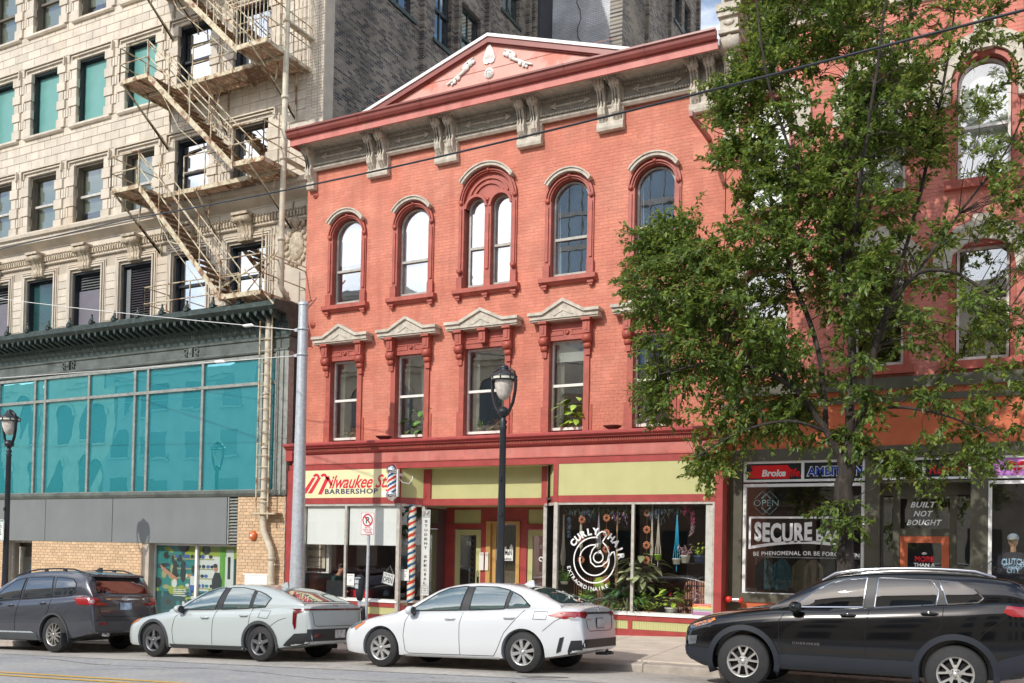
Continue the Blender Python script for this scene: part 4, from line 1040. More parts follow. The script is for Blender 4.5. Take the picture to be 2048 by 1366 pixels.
# printed window graphic: flat picture of a shop interior (flat print)
pc = {}
def pm(n, c): return mat('print_'+n, c, .6, var=0)
PC = [pm('teal', (.02, .2, .19)), pm('lime', (.28, .36, .04)), pm('shelf', (.33, .33, .15)), pm('dark', (.02, .03, .03)), pm('white', (.6, .65, .62)), pm('skin', (.45, .22, .13)), pm('blue', (.05, .12, .35)), pm('deepteal', (.01, .07, .08)), pm('orange', (.5, .25, .05)), pm('green', (.12, .35, .05))]
q = MB(); y = TY+.29
def R(i, x0, x1, z0, z1, d=0): q.m(i).quad((x0, y-d, z0), (x1, y-d, z0), (x1, y-d, z1), (x0, y-d, z1))
def Ell(i, cx, cz, rx, rz, d=0, n=10): q.m(i).add([(cx+rx*math.cos(2*PI*k/n), y-d, cz+rz*math.sin(2*PI*k/n)) for k in range(n)], [tuple(range(n))])
R(0, -21.35, -18.15, -.7, 1.65); R(7, -21.35, -18.15, -.7, .35, .001); R(1, -20.3, -18.15, 1.3, 1.63, .001); R(4, -19.7, -18.6, .4, 1.35, .002)
R(9, -18.95, -18.75, .4, 1.63, .003); R(4, -18.72, -18.45, .25, 1.55, .003); R(3, -18.42, -18.2, .2, 1.3, .003); R(3, -18.66, -18.56, .75, 1.35, .004)
for z in (1.25, .98, .72, .45):
    R(2, -20.75, -19.15, z, z+.035, .003)
    x = -20.7
    while x < -19.2: Ell(rnd.choice([3, 3, 4, 8, 0, 6, 1]), x, z+.09, .05+rnd.random()*.03, .04+rnd.random()*.03, .004); x += .12+rnd.random()*.06
for k in range(90):
    Ell(rnd.choice([1, 7, 3, 9, 3, 0, 4, 2]), rnd.uniform(-20.3, -18.3), rnd.uniform(.0, .42)+.0, .04+rnd.random()*.06, .02+rnd.random()*.04, .005+k*.00005)
for k in range(26): Ell(rnd.choice([3, 0, 7, 1, 2]), rnd.uniform(-21.3, -20.3), rnd.uniform(-.1, 1.55), .05+rnd.random()*.14, .05+rnd.random()*.12, .0045+k*.00005)
for (bx_, h, c) in ((-20.62, 1.1, 3), (-20.3, 1.05, 3)): Ell(c, bx_, .85, .11, .24, .007); Ell(3, bx_, 1.12, .09, .1, .0072)
q.m(5).add([(-21.2, y-.008, 1.1), (-21.15, y-.008, .98), (-20.6, y-.008, .62), (-20.5, y-.008, .72)], [(0, 1, 2, 3)])
Ell(4, -20.62, .58, .1, .12, .009); R(4, -20.02, -19.82, .55, .8, .008); R(6, -20.03, -19.82, .28, .55, .008); Ell(3, -19.92, .98, .07, .12, .009)
q.m(3).add([(-19.2, y-.008, .2), (-18.9, y-.008, .2), (-18.85, y-.008, .7), (-18.95, y-.008, .92), (-19.12, y-.008, .92), (-19.22, y-.008, .7)], [(0, 1, 2, 3, 4, 5)])
Ell(5, -19.08, 1.02, .07, .09, .009); Ell(3, -19.1, 1.1, .08, .06, .0095); q.m(5).add([(-19.12, y-.009, .15), (-19.05, y-.009, .1), (-18.95, y-.009, .28), (-19.0, y-.009, .32)], [(0, 1, 2, 3)])
Ell(3, -20.3, 1.6, .22, .16, .006); Ell(3, -19.45, 1.52, .16, .13, .006); Ell(1, -18.32, .3, .07, .08, .01); Ell(1, -18.22, 1.2, .07, .16, .01)
for k in range(4): R(4, -20.65, -20.2 + .05*(k % 2), .40-k*.055, .425-k*.055, .01)
q.build('printed_window_graphic', PC, tf)
q = MB()
for (i, x, z) in ((0, -27.3, .2), (1, -27.0, .6), (2, -26.75, .3)): pass
cl = [mat('cloth_navy', (.02, .04, .07), .9), mat('cloth_mustard', (.5, .28, .03), .9), mat('cloth_lime', (.3, .45, .08), .9), mat('cloth_pale', (.4, .42, .35), .9)]
for (x, ci, zz) in ((-27.15, 0, .45), (-26.85, 3, .5), (-26.6, 0, .4)):
    o = MB(); o.m(ci if ci else 0).ball((x, TY+.7, zz+.35), .2, 10, 6, (.9, .6, 1.6)); o.m(1).ball((x-.08, TY+.68, zz-.15), .09, 8, 5, (1, 1, 2.4)).ball((x+.1, TY+.68, zz-.12), .09, 8, 5, (1, 1, 2.4)); o.m(3).ball((x+.2, TY+.66, zz+.4), .06, 8, 5, (1, 1, 3.5))
    b_ = o.build('clothing_display', cl); tag(b_, {-27.15: 'navy jacket over mustard trousers beside the parking sign in the far-left shop window', -26.85: 'pale top over mustard trousers hanging in the middle of the far-left shop window', -26.6: 'navy top with pale sleeve at the brick edge of the far-left shop window'}[x], 'clothes', 'clothes in the far-left shop window')
al = MB(); al.lathe(-17.5, TY, [(0, -.1), (.05, -.1), (.1, -.08), (.125, -.03), (.125, 0)], 18, 'y', 1.93); al.m(1).lathe(-17.5, TY-.1, [(0, -.015), (.035, -.01), (.04, .01)], 12, 'y', 1.93)
tag(al.build('alarm_bell', [mat('orange_enamel', (.6, .13, .03), .35, var=.1), m_white], loc=(-17.5, TY, 1.93)), 'round orange fire alarm bell on the tan brick pier', 'alarm bell')
q = MB(); q.box(-17.75, -16.98, TY-.03, TY+.02, .62, .9).box(-17.8, -16.93, TY-.04, TY-.005, .9, .94); q.build('utility_cover', m_wclean, tf)

# drain standpipe
m_pipe = mat('peeling_cream_pipe', (.58, .52, .4), .6, var=.15, vs=7, col2=(.35, .2, .1), c2scale=4, c2pos=(.6, .72))
q = MB(); pth = [(-17.02, TY-.16, 7.6), (-17.05, TY-.16, 2.3), (-17.02, TY-.16, 2.05), (-16.78, TY-.16, 1.6), (-16.74, TY-.16, 1.45), (-16.74, TY-.16, -.5)]
q.tube(pth, .085, 10)
for z in (7.0, 5.6, 4.2, 2.9): q.lathe(-17.04, TY-.16, [(.085, -.03), (.1, -.03), (.1, .03), (.085, .03)], 10, 'z', z)
for z in (1.35, .7): q.lathe(-16.74, TY-.16, [(.085, -.04), (.105, -.04), (.105, .04), (.085, .04)], 10, 'z', z)
q.box(-16.85, -16.62, TY-.16, TY, 1.18, 1.22)
tag(q.build('drainpipe', m_pipe, loc=(-16.74, TY-.16, -.5)), 'cream painted drainpipe with a rusty elbow down the tan brick corner pier', 'drainpipe')
q = MB(); X = -16.62; 
q.tube([(X-.1, 18.9, 22.4), (X-.1, 18.9, 12.4), (X-.1, 18.9, 8.4), (X-.1, 19.2, 8.1), (X-.25, 19.35, 8.05), (X-.3, 19.35, 8.35)], .075, 10)
for z in (21, 18.4, 15.3, 13.3, 11.7, 9.6): q.lathe(X-.1, 18.9, [(.075, -.04), (.1, -.04), (.1, .04), (.075, .04)], 10, 'z', z)
q.box(X-.2, X-.02, 18.88, BY, 15.28, 15.32).box(X-.2, X-.02, 18.88, BY, 11.7, 11.74)
tag(q.build('standpipe', m_pipe, loc=(X-.1, 18.9, 8.0)), 'rust-streaked cream fire standpipe rising through the fire escape platforms at the building corner', 'standpipe')

# ------------------------------------------------------------------ fire escape
fe = thing('fire_escape', 'rusty cream-painted iron fire escape with stairs zigzagging up the cream building', 'fire escape', (-19, 19.0, 8))
FO, FI = 18.17, 19.0   # outer lane edge, inner platform edge
def bar(mb, a, b, r=.016): mb.tube([a, b], r, 5, True, False)
def flat(mb, a, b, w, t):
    """flat bar between points, w tall, t thick (in y)"""
    a = Vector(a); b = Vector(b); h = Vector((0, t/2, 0)); v = Vector((0, 0, w))
    P = [a-h, a+h, a+h+v, a-h+v, b-h, b+h, b+h+v, b-h+v]
    mb.add(P, [(0, 1, 2, 3), (7, 6, 5, 4), (0, 4, 5, 1), (1, 5, 6, 2), (2, 6, 7, 3), (3, 7, 4, 0)], False)
def platform(name, x0, x1, y0, y1, z, slat='y', openx=False):
    q = MB(); 
    q.box(x0, x1, y0, y0+.03, z-.1, z+.02).box(x0, x0+.03, y0, y1, z-.1, z+.0).box(x1-.03, x1, y0, y1, z-.1, z+.0).box(x0, x1, y1-.03, y1, z-.08, z)
    x = x0+.6
    while x < x1-.2: q.box(x, x+.03, y0, y1, z-.09, z-.02); x += .9
    pf = q.build(name, m_iron, fe)
    q = MB(); y = y0+.06
    while y < y1-.04: q.box(x0+.03, x1-.03, y, y+.028, z-.02, z); y += .055
    q.build('grating', m_rust, pf, kind='stuff'); return pf
def rail(pts, h=.93, post=.95, posts=True, ps=None, n=2):
    q = MB()
    for a, b in zip(pts[:-1], pts[1:]):
        A, B = Vector(a), Vector(b); L = (B-A).length
        for k in range(n): bar(q, A+Vector((0, 0, h*(k+1)/n)), B+Vector((0, 0, h*(k+1)/n)), .018)
        m_ = max(1, round(L/post))
        for k in range(m_+1):
            p = A.lerp(B, k/m_); bar(q, p, p+Vector((0, 0, h)), .02)
    return q.build('railing', m_iron, fe)
def strut(x, y0, z, dz=1.0):
    q = MB(); flat(q, (x, y0, z-.1), (x, BY, z-dz-.1), .05, .05)
    q.tube([(x, y0, z-.1), (x, BY, z-dz)], .03, 5); q.tube([(x, (y0+BY)/2, z-.1-dz/2), (x, (y0+BY)/2+.1, z-.08)], .022, 5); q.tube([(x, BY-.03, z-.1), (x, BY-.03, z-dz-.1)], .022, 5)
    q.build('strut', m_iron, fe)
def stair(xa, za, xb, zb, y0, y1):
    """xa,za top; xb,zb bottom"""
    st = MB()
    for y in (y0, y1): flat(st, (xa, y, za-.18), (xb, y, zb-.16), .2, .02)
    so = st.build('stringer', m_iron, fe)
    n = int((za-zb)/.21)
    for k in range(1, n):
        t = k/n; x, z = xa+(xb-xa)*t, za+(zb-za)*t
        q = MB()
        for j in range(3): q.box(x-.1+j*.07, x-.045+j*.07, y0, y1, z-.012, z+.012)
        q.build('tread', m_rust, so)
    for y in (y0, y1):
        q = MB()
        for h in (.45, .88): bar(q, (xa, y, za+h), (xb, y, zb+h), .018)
        for k in range(5):
            t = k/4; x, z = xa+(xb-xa)*t, za+(zb-za)*t; bar(q, (x, y, z), (x, y, z+.9), .018)
        bar(q, (xa-.1, y, za+.9), (xa+.4, y, za+.35), .016)
        q.build('handrail', m_iron, fe)
    q = MB(); bar(q, (xa+.3, y0, za-.3), (xa+1.2, y0, za-1.75), .012); bar(q, (xa+1.2, y0, za-1.75), (xb-.3, y0, zb-.05), .012); bar(q, (xa+1.15, y0, za-1.72), ((xa+xb)/2, y0, (za+zb)/2-.15), .016); q.build('truss_rod', m_iron, fe)
ZA, ZB, ZC = 14.52, 11.5, 8.1
for (Z, XL, up) in ((ZA, -22.05, True), (ZB, -22.28, True)):
    platform('platform', XL+.0, -16.72, FI, BY, Z)
    platform('landing', XL, XL+1.08, FO, FI, Z)
    platform('landing', -17.75, -16.72, FO, FI, Z)
    rail([(XL, BY, Z), (XL, FO, Z), (XL+1.08, FO, Z)])
    rail([(XL+1.9, FI, Z), (-18.0, FI, Z)], ps=1)
    if Z == ZB: rail([(-17.8, FO, Z), (-16.74, FO, Z), (-16.74, BY, Z)])
    for x in (XL+.1, XL+2.4, -17.2): strut(x, FO if x < XL+1 or x > -18 else FI, Z, 1.25)
platform('landing', -18.15, -16.72, FO, BY, ZC+.0)
rail([(-18.1, FO, ZC), (-16.74, FO, ZC), (-16.74, BY, ZC)])
platform('platform', -21.75, -17.0, 18.95, BY, ZC-.12)
rail([(-18.2, 18.95, ZC-.12), (-21.75, 18.95, ZC-.12), (-21.75, BY, ZC-.12)])
for x in (-17.9, -16.9): strut(x, FO, ZC, .55)
stair(-20.95, ZA, -17.8, ZB, FO+.03, FO+.72)
stair(-21.2, ZB, -18.1, ZC, FO+.03, FO+.72)
stair(-21.1, ZA+3.25, -17.75, ZA, FO+.03, FO+.72)
platform('platform', -22.2, -16.72, FI, BY, ZA+3.3); platform('landing', -22.2, -21.0, FO, FI, ZA+3.3)
strut(-21.9, FO, ZA+3.3, 1.3); strut(-20.9, FO, ZA+3.3, 1.3)
# cage of upright bars round the top landing
q = MB(); x = -17.75
while x < -16.7: bar(q, (x, FO, ZA), (x, FO, ZA+3.2), .013); x += .13
y = FO+.16
while y < BY: bar(q, (-16.73, y, ZA), (-16.73, y, ZA+3.2), .013); y += .17
for z in (.55, 1.1, 1.9, 2.7): bar(q, (-17.75, FO, ZA+z), (-16.73, FO, ZA+z), .014); bar(q, (-16.73, FO, ZA+z), (-16.73, BY, ZA+z), .016)
for k in range(9):
    t = k/9; x = -20.9+3.1*t; z = ZA+3.15-3.15*t; bar(q, (x, FO+.02, z), (x, FO+.02, z+1.9), .013)
bar(q, (-20.9, FO+.02, ZA+4.2), (-17.75, FO+.02, ZA+1.1), .014); q.build('safety_cage', m_iron, fe)
# diagonal braces below the lowest landing and the drop ladder
q = MB(); bar(q, (-18.3, 18.3, 8.3), (-16.45, 18.3, 9.0), .022); bar(q, (-17.3, 18.2, 8.7), (-16.4, 18.3, 7.75), .022); bar(q, (-17.3, 18.3, 8.15), (-16.3, 18.3, 9.05), .02); bar(q, (-16.5, 18.3, 9.0), (-16.4, 19.8, 9.0), .02); q.build('brace', m_iron, fe)
q = MB()
for x in (-17.2, -16.8): q.tube([(x, 18.72, 9.9), (x, 18.72, 2.35)], .022, 6)
z = 2.5
while z < 9.8: bar(q, (-17.2, 18.72, z), (-16.8, 18.72, z), .011); z += .3
q.box(-17.3, -16.55, 18.7, 19.0, 2.48, 2.52); q.build('drop_ladder', m_iron, fe)

# ------------------------------------------------------------------ orange-red building on the right
OX0, OX1, OY = -5.28, 7.5, 19.5
orb = thing('orange_red_building', 'orange and red painted brick building with cream arched hoods, behind the street tree', 'building', (1, 19.5, 0))
oc = [-4.45, -2.26, -.46, 1.6, 3.7, 5.8]; ow = .46
h2 = [(c-ow, c+ow, 5.37, 7.55) for c in oc]; h3 = [(c-ow, c+ow, 8.75, 11.05) for c in oc]
w = MB(); wall_holes(w, OX0, OX1, OY+.0035, OY+.3, 5.1, 13.6, h2+h3); w.box(OX0, OX0+.3, OY+.3, 34, -1, 13.6).build('wall', m_mortar, orb)
def oholes(z0, z1):
    zc = (z0+z1)/2; r = []
    for c in oc:
        if 5.3 < zc < 7.6 or 8.7 < zc < 10.6: r.append((c-ow-.08, c+ow+.08))
        elif 10.6 <= zc < 11.15: h = math.sqrt(max(0, .55**2-(zc-10.6)**2)); r.append((c-h, c+h))
    return r
bx = [(a, b, OY-rnd.random()*.002, OY+.012, c, d) for (a, b, c, d) in courses(OX0+.3, OX1, 5.12, 12.3, .215, .0755, .004, oholes)]
pieces(orb, 'brick', 'brick_field', bx, mat('pinker_red_brick', (.56, .19, .14), .75, var=.12, vs=1.1, bump=.35, bs=60, piece=.05, col2=(.6, .22, .18), c2scale=.8, c2pos=(.45, .7)))
for c in oc:
    for (a, b, arch) in ((5.37, 7.4, False), (8.75, 10.6, True)):
        wn = sash(orb, c, ow-.02, a+.02, b, arch, None if arch else 7.5, (a+b)/2+.1, fy=19.66, gm=g_lo, fm=m_white)
        s = MB()
        for sx in (-1, 1): s.box(c+sx*ow, c+sx*(ow+.09), OY-.03, OY+.2, a-.02, b)
        if arch:
            s.ring(c, b, ow-.005, ow+.09, OY-.03, OY+.2, 0, 180, 20)
        else: s.box(c-ow-.09, c+ow+.09, OY-.03, OY+.2, 7.5, 7.6)
        s.build('surround', m_trim, wn)
        h = MB(); 
        if arch:
            h.ring(c, b, ow+.10, ow+.42, OY-.1, OY+.02, 0, 180, 24)
            for sx in (-1, 1): h.box(c+sx*(ow+.1), c+sx*(ow+.42), OY-.1, OY+.02, b-.45, b)
            h.prism([(c-.14, b+ow+.05), (c+.14, b+ow+.05), (c+.2, b+ow+.62), (c-.2, b+ow+.62)], 'y', OY-.16, OY)
        else:
            pl = [(c-.88, 6.95), (c-.56, 6.95), (c-.5, 7.35), (c-.3, 7.52), (c, 7.6), (c+.3, 7.52), (c+.5, 7.35), (c+.56, 6.95), (c+.88, 6.95), (c+.8, 7.5), (c+.45, 7.85), (c+.2, 7.92), (c+.16, 8.05), (c-.16, 8.05), (c-.2, 7.92), (c-.45, 7.85), (c-.8, 7.5)]
            # split into two simple halves
            h.prism([(c+x, z) for x, z in ((.56, 6.95), (.88, 6.95), (.8, 7.5), (.45, 7.85), (.2, 7.92), (.16, 8.05), (0, 8.05), (0, 7.6), (.3, 7.52), (.5, 7.35))], 'y', OY-.1, OY+.02)
            h.prism([(c-x, z) for x, z in ((.56, 6.95), (.88, 6.95), (.8, 7.5), (.45, 7.85), (.2, 7.92), (.16, 8.05), (0, 8.05), (0, 7.6), (.3, 7.52), (.5, 7.35))][::-1], 'y', OY-.1, OY+.02)
        h.build('hood', m_cream, wn)
        if not arch or True:
            k = MB(); k.box(c-ow-.2, c+ow+.2, OY-.12, OY+.1, a-.18, a-.02); k.build('sill', m_trim, wn)
    bl = MB(); bl.quad((c-.5, 19.8, 8.75), (c+.5, 19.8, 8.75), (c+.5, 19.8, 11.1), (c-.5, 19.8, 11.1)); bl.build('blind', m_blind_sky, orb)
q = MB(); q.box(OX0+.3, OX1, 23.4, 23.5, 4.6, 13.4).box(OX0+.3, OX1, 19.85, 23.5, 8.0, 8.1).box(OX0+.3, OX1, 19.85, 23.5, 4.4, 4.5); q.build('interior', m_room, orb)
for c in (-3.36, -1.36, .57, 2.65):   # small roundel and raised panel mouldings between upper windows
    q = MB(); q.ring(c, 11.9, .25, .31, OY-.05, OY+.01, 0, 360, 20); q.ring(c, 11.9, .08, .12, OY-.05, OY+.01, 0, 360, 14); q.build('roundel', m_trim, orb)
# upper cornice of the right building
q = MB(); q.box(OX0+.35, OX1, OY-.05, OY+.02, 12.3, 13.05).prism([(OY-.12, 12.36), (OY, 12.28), (OY, 12.5), (OY-.08, 12.5)], 'x', OX0+.35, OX1).box(OX0+.3, OX1, OY-.08, OY, 12.98, 13.06).build('frieze', m_cream, orb)
q = MB(); q.box(OX0+.02, OX1, OY-.85, OY+.1, 13.06, 13.12); q.build('soffit', m_pink, orb)
q = MB(); q.box(OX0-.02, OX1, OY-.9, OY-.84, 13.04, 13.4).prism([(OY-.9, 13.4), (OY-1.0, 13.45), (OY-1.0, 13.6), (OY+.1, 13.6), (OY+.1, 13.4)], 'x', OX0-.02, OX1); q.build('gutter', m_gutter, orb)
q = MB(); q.box(OX0, OX1, OY, 34, 13.5, 13.6); q.build('roof', m_tar, orb)
# big corner bracket
q = MB(); a, b = OX0-.02, OX0+.34
q.box(a-.04, b+.04, OY-.62, OY, 12.62, 12.72).box(a-.07, b+.07, OY-.66, OY, 12.72, 12.86).box(a, b, OY-.55, OY, 12.34, 12.62).box(a-.03, b+.03, OY-.6, OY, 12.28, 12.36)
q.box(a, b, OY-.5, OY, 12.86, 13.1)
q.lathe((a+b)/2, OY-.42, [(.0, -.2), (.16, -.19), (.16, .19), (0, .2)], 16, 'x', 12.12)
q.prism([(OY, 12.3), (OY-.5, 12.3), (OY-.5, 12.05), (OY-.34, 11.9), (OY-.25, 11.6), (OY-.2, 11.4), (OY-.08, 11.3), (OY, 11.3)], 'x', a+.02, b-.02)
q.box(a+.02, b-.02, OY-.08, OY, 10.9, 11.3).box(a, a+.07, OY-.1, OY, 10.9, 11.4)
for k in range(6): q.ball(((a+b)/2, OY-.52+.05*k, 12.2-.12*k), .07, 8, 5, (.9, .6, 1.2))
for sx in (-1, 1):
    for k in range(5): q.ball(((a+b)/2+sx*.1, OY-.36+.04*k, 11.9-.1*k), .055, 6, 4, (.8, .6, 1.5))
q.ball(((a+b)/2, OY-.56, 12.5), .09, 8, 5, (1.3, .4, .7)); q.build('corner_bracket', m_cream, orb)
# storefront of the right building
q = MB(); wall_holes(q, OX0, OX1, OY-.02, OY+.1, 3.8, 5.1, []); q.build('painted_band', m_orange, orb)
q = MB(); q.box(OX0, OX1, OY-.1, OY, 4.9, 5.12).box(OX0, OX1, OY-.06, OY, 4.66, 4.78); q.build('band_moulding', m_olive, orb)
q = MB(); q.box(-5.1, OX1, OY-.05, OY+.1, 3.58, 3.82)
for (x0, x1) in ((-5.1, -4.84), (-2.46, -2.2), (-.62, -.34), (2.1, 2.4)): q.box(x0, x1, OY-.05, OY+.15, -.3, 3.6)
q.box(-4.84, -2.46, OY-.05, OY+.12, .72, .9).box(-.34, 2.1, OY-.05, OY+.12, .7, .85).box(-2.2, -.62, OY+.25, OY+.35, 2.88, 3.1).box(-2.2, -.62, OY-.04, OY+.3, 3.1, 3.14)
q.build('olive_trim', m_olive, orb)
q = MB(); q.box(OX0+.12, -5.1, OY-.02, OY+.1, -.4, 3.8).box(-4.84, -2.46, OY-.02, OY+.1, -.3, .72).box(-.34, 2.1, OY-.02, OY+.1, -.3, .7); q.each('orange_panel', m_orange, orb)
for (x0, x1, n_) in ((-4.82, -2.47, 2), (-.33, 2.08, 2)):
    q = MB(); frame_rect(q, x0, x1, .86, 3.12, .06, OY-.02, OY+.06); frame_rect(q, x0, x1, 3.16, 3.58, .045, OY-.02, OY+.06); xm = (x0+x1)/2; q.box(xm-.025, xm+.025, OY-.02, OY+.06, 3.16, 3.58)
    wn = q.build('display_window', m_wclean, orb)
    q = MB(); q.box(x0+.06, x1-.06, OY+.02, OY+.026, .92, 3.06); q.build('pane', g_shop, wn)
    q = MB(); q.box(x0+.04, x1-.04, OY+.03, OY+.036, 3.2, 3.54); q.build('transom_backing', m_black, wn)
q = MB(); frame_rect(q, -2.2, -.62, 3.16, 3.58, .045, OY-.02, OY+.06); q.box(-1.45, -1.40, OY-.02, OY+.06, 3.16, 3.58); wn = q.build('transom_window', m_wclean, orb)
q = MB(); q.box(-2.16, -.66, OY+.03, OY+.036, 3.2, 3.54); q.build('transom_backing', m_black, wn)
# entry with sidelights
ey = OY+.3; q = MB()
for (x0, x1) in ((-2.2, -2.17), (-1.98, -1.86), (-.98, -.86), (-.64, -.6)): q.box(x0, x1, ey-.03, ey+.08, -.1, 2.9)
q.box(-1.9, -.9, ey-.03, ey+.08, 2.1, 2.24).box(-2.2, -1.9, ey-.03, ey+.08, 1.45, 1.52).box(-.9, -.6, ey-.03, ey+.08, 1.45, 1.52).box(-1.9, -.9, ey-.03, ey+.08, 2.82, 2.9); q.build('entry_frame', m_olive, orb)
q = MB(); q.box(-2.2, -1.9, ey+.02, ey+.026, 0, 2.85).box(-.9, -.6, ey+.02, ey+.026, 0, 2.85).box(-1.86, -.98, ey+.02, ey+.026, 2.24, 2.84); q.build('pane', m_dkglass, orb)
q = MB(); frame_rect(q, -1.85, -.99, -.05, 2.1, .13, ey-.02, ey+.05); d = q.build('door', m_orange, orb)
q = MB(); q.box(-1.72, -1.12, ey+.02, ey+.026, .1, 1.97); q.build('pane', m_dkglass, d)
q = MB(); q.tube([(-1.06, ey-.06, .85), (-1.06, ey-.06, 1.1)], .015, 6); q.build('handle', m_frame, d)
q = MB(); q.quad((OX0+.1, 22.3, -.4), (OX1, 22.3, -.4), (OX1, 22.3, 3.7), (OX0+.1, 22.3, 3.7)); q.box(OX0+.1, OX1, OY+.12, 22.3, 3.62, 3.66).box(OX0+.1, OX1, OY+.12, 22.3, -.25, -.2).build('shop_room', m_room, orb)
# ------------------------------------------------------------------ cars
def curve(pts):
    """smooth monotone interpolation through (x,value) points"""
    X = [p[0] for p in pts]; Y = [p[1] for p in pts]; n = len(X); d = [(Y[i+1]-Y[i])/(X[i+1]-X[i]) for i in range(n-1)]
    m = [d[0]]+[0 if d[i-1]*d[i] <= 0 else 2*d[i-1]*d[i]/(d[i-1]+d[i]) for i in range(1, n-1)]+[d[-1]]
    def f(x):
        if x <= X[0]: return Y[0]
        if x >= X[-1]: return Y[-1]
        for i in range(n-1):
            if x <= X[i+1]: break
        h = X[i+1]-X[i]; t = (x-X[i])/h
        return (2*t**3-3*t*t+1)*Y[i]+(t**3-2*t*t+t)*h*m[i]+(-2*t**3+3*t*t)*Y[i+1]+(t**3-t*t)*h*m[i+1]
    return f
def loft(xs, sec, mir=True):
    """closed half-section loft mirrored across y=0"""
    V = []; F = []; n = None
    for x in xs:
        s = sec(x)
        full = [(y, z) for y, z in s]+[(-y, z) for y, z in s[-2:0:-1]]
        n = len(full); V += [(x, y, z) for y, z in full]
    for i in range(len(xs)-1):
        for j in range(n):
            k = (j+1) % n; F.append((i*n+j, i*n+k, (i+1)*n+k, (i+1)*n+j))
    F.append(tuple(range(n))[::-1]); F.append(tuple(range((len(xs)-1)*n, len(xs)*n)))
    return V, F
def paint(name, col, flake=.0, rough=.25, spec=.5):
    m = mat(name, col, rough, flake, var=.015, vs=1, coat=1.0, spec=spec)
    return m
m_tyre = mat('tyre_rubber', (.022, .022, .023), .75, var=.2, vs=20, bump=.2)
m_well = mat('wheel_well_black', (.008, .008, .009), .9)
m_plast = mat('black_car_plastic', (.02, .022, .025), .5, var=.1)
m_carglass = None
def car_glass(name, base, refl=.3, tr=.35):
    m = glass(name, f0=refl, op=1., opcol=base)
    return m
m_chrome = mat('car_chrome', (.75, .76, .78), .12, 1., var=0)
m_lamp = mat('tail_lamp_red', (.28, .004, .008), .12, var=.1, vs=15, coat=1, spec=.8)
m_lampc = mat('clear_lamp', (.55, .55, .56), .1, .4, var=.2, vs=25, coat=1)
m_amber = mat('amber_lamp', (.7, .2, .02), .15, var=.1, coat=1)
m_headl = mat('headlamp_lens', (.14, .15, .17), .08, .3, var=.3, vs=20, coat=1)
def wheel_mesh(R, rim, style, mm, width=.21):
    """wheel centred at the origin, outer side facing -y; returns tyre MB, rim MB, hub MB"""
    t = MB(local=True); w = width
    t.lathe(0, 0, [(rim, -.015), (rim+.015, -.005), (R-.03, .0), (R-.008, .02), (R, .05), (R, w-.05), (R-.02, w), (rim, w)], 40, 'y', 0, False)
    for k in range(0, 60):   # tread blocks
        a = 2*PI*k/60; c, s = math.cos(a), math.sin(a); r0, r1 = R-.003, R+.003
        t.add([(c*r1-s*q*.012, y, s*r1+c*q*.012) for y in (.03, w-.03) for q in (-1, 1)], [(0, 1, 3, 2)], False)
    r = MB(local=True)
    r.lathe(0, 0, [(rim-.035, .06), (rim-.02, .01), (rim+.002, -.008), (rim+.005, .0), (rim-.01, .03)], 40, 'y', 0, False)
    r.lathe(0, 0, [(0, -.012), (.03, -.012), (.034, .0)], 16, 'y', 0, False)
    def spoke(a, w0, w1, r0=.04, r1=None, y0=-.0, y1=.012, skew=0):
        r1 = r1 or rim-.012; c, s = math.cos(a), math.sin(a)
        def P(rad, off, y): return (c*rad-s*off, y, s*rad+c*off)
        v = [P(r0, -w0, y0), P(r0, w0, y0), P(r1, w1+skew, y1), P(r1, -w1+skew, y1), P(r0, -w0*1.2, y0+.04), P(r0, w0*1.2, y0+.04), P(r1, w1*1.2+skew, y1+.04), P(r1, -w1*1.2+skew, y1+.04)]
        r.add(v, [(0, 1, 2, 3), (0, 4, 5, 1), (1, 5, 6, 2), (3, 2, 6, 7), (0, 3, 7, 4)], False)
    if style == 8:
        for k in range(8): spoke(2*PI*k/8+.2, .018, .03)
    elif style == 5:
        for k in range(5): spoke(2*PI*k/5+.3, .03, .026, skew=.01)
    elif style == 10:
        for k in range(5):
            a = 2*PI*k/5+PI/2
            spoke(a, .026, .012, r1=rim*.52); spoke(a+.1, .012, .016, r0=rim*.3, skew=.045); spoke(a-.1, .012, .016, r0=rim*.3, skew=-.045)
            for j in (-1, 1): r.lathe(math.cos(a+PI/5)*.057, -.004, [(0, -.002), (.009, -.002), (.009, .01)], 8, 'y', math.sin(a+PI/5)*.057)
    elif style == 6:
        for k in range(6):
            a = 2*PI*k/6; spoke(a+.17, .014, .012, skew=.02); spoke(a-.17, .014, .012, skew=-.02); spoke(a, .02, .014, r1=rim*.5)
    r.lathe(0, 0, [(.0, .012), (.07, .008), (.075, .03)], 20, 'y', 0)
    h = MB(local=True); h.lathe(0, 0, [(0, .05), (.03, .05), (rim*.72, .06), (rim*.72, .075), (rim-.01, .08), (rim-.005, w-.02), (0, w-.02)], 28, 'y', 0)
    return t, r, h
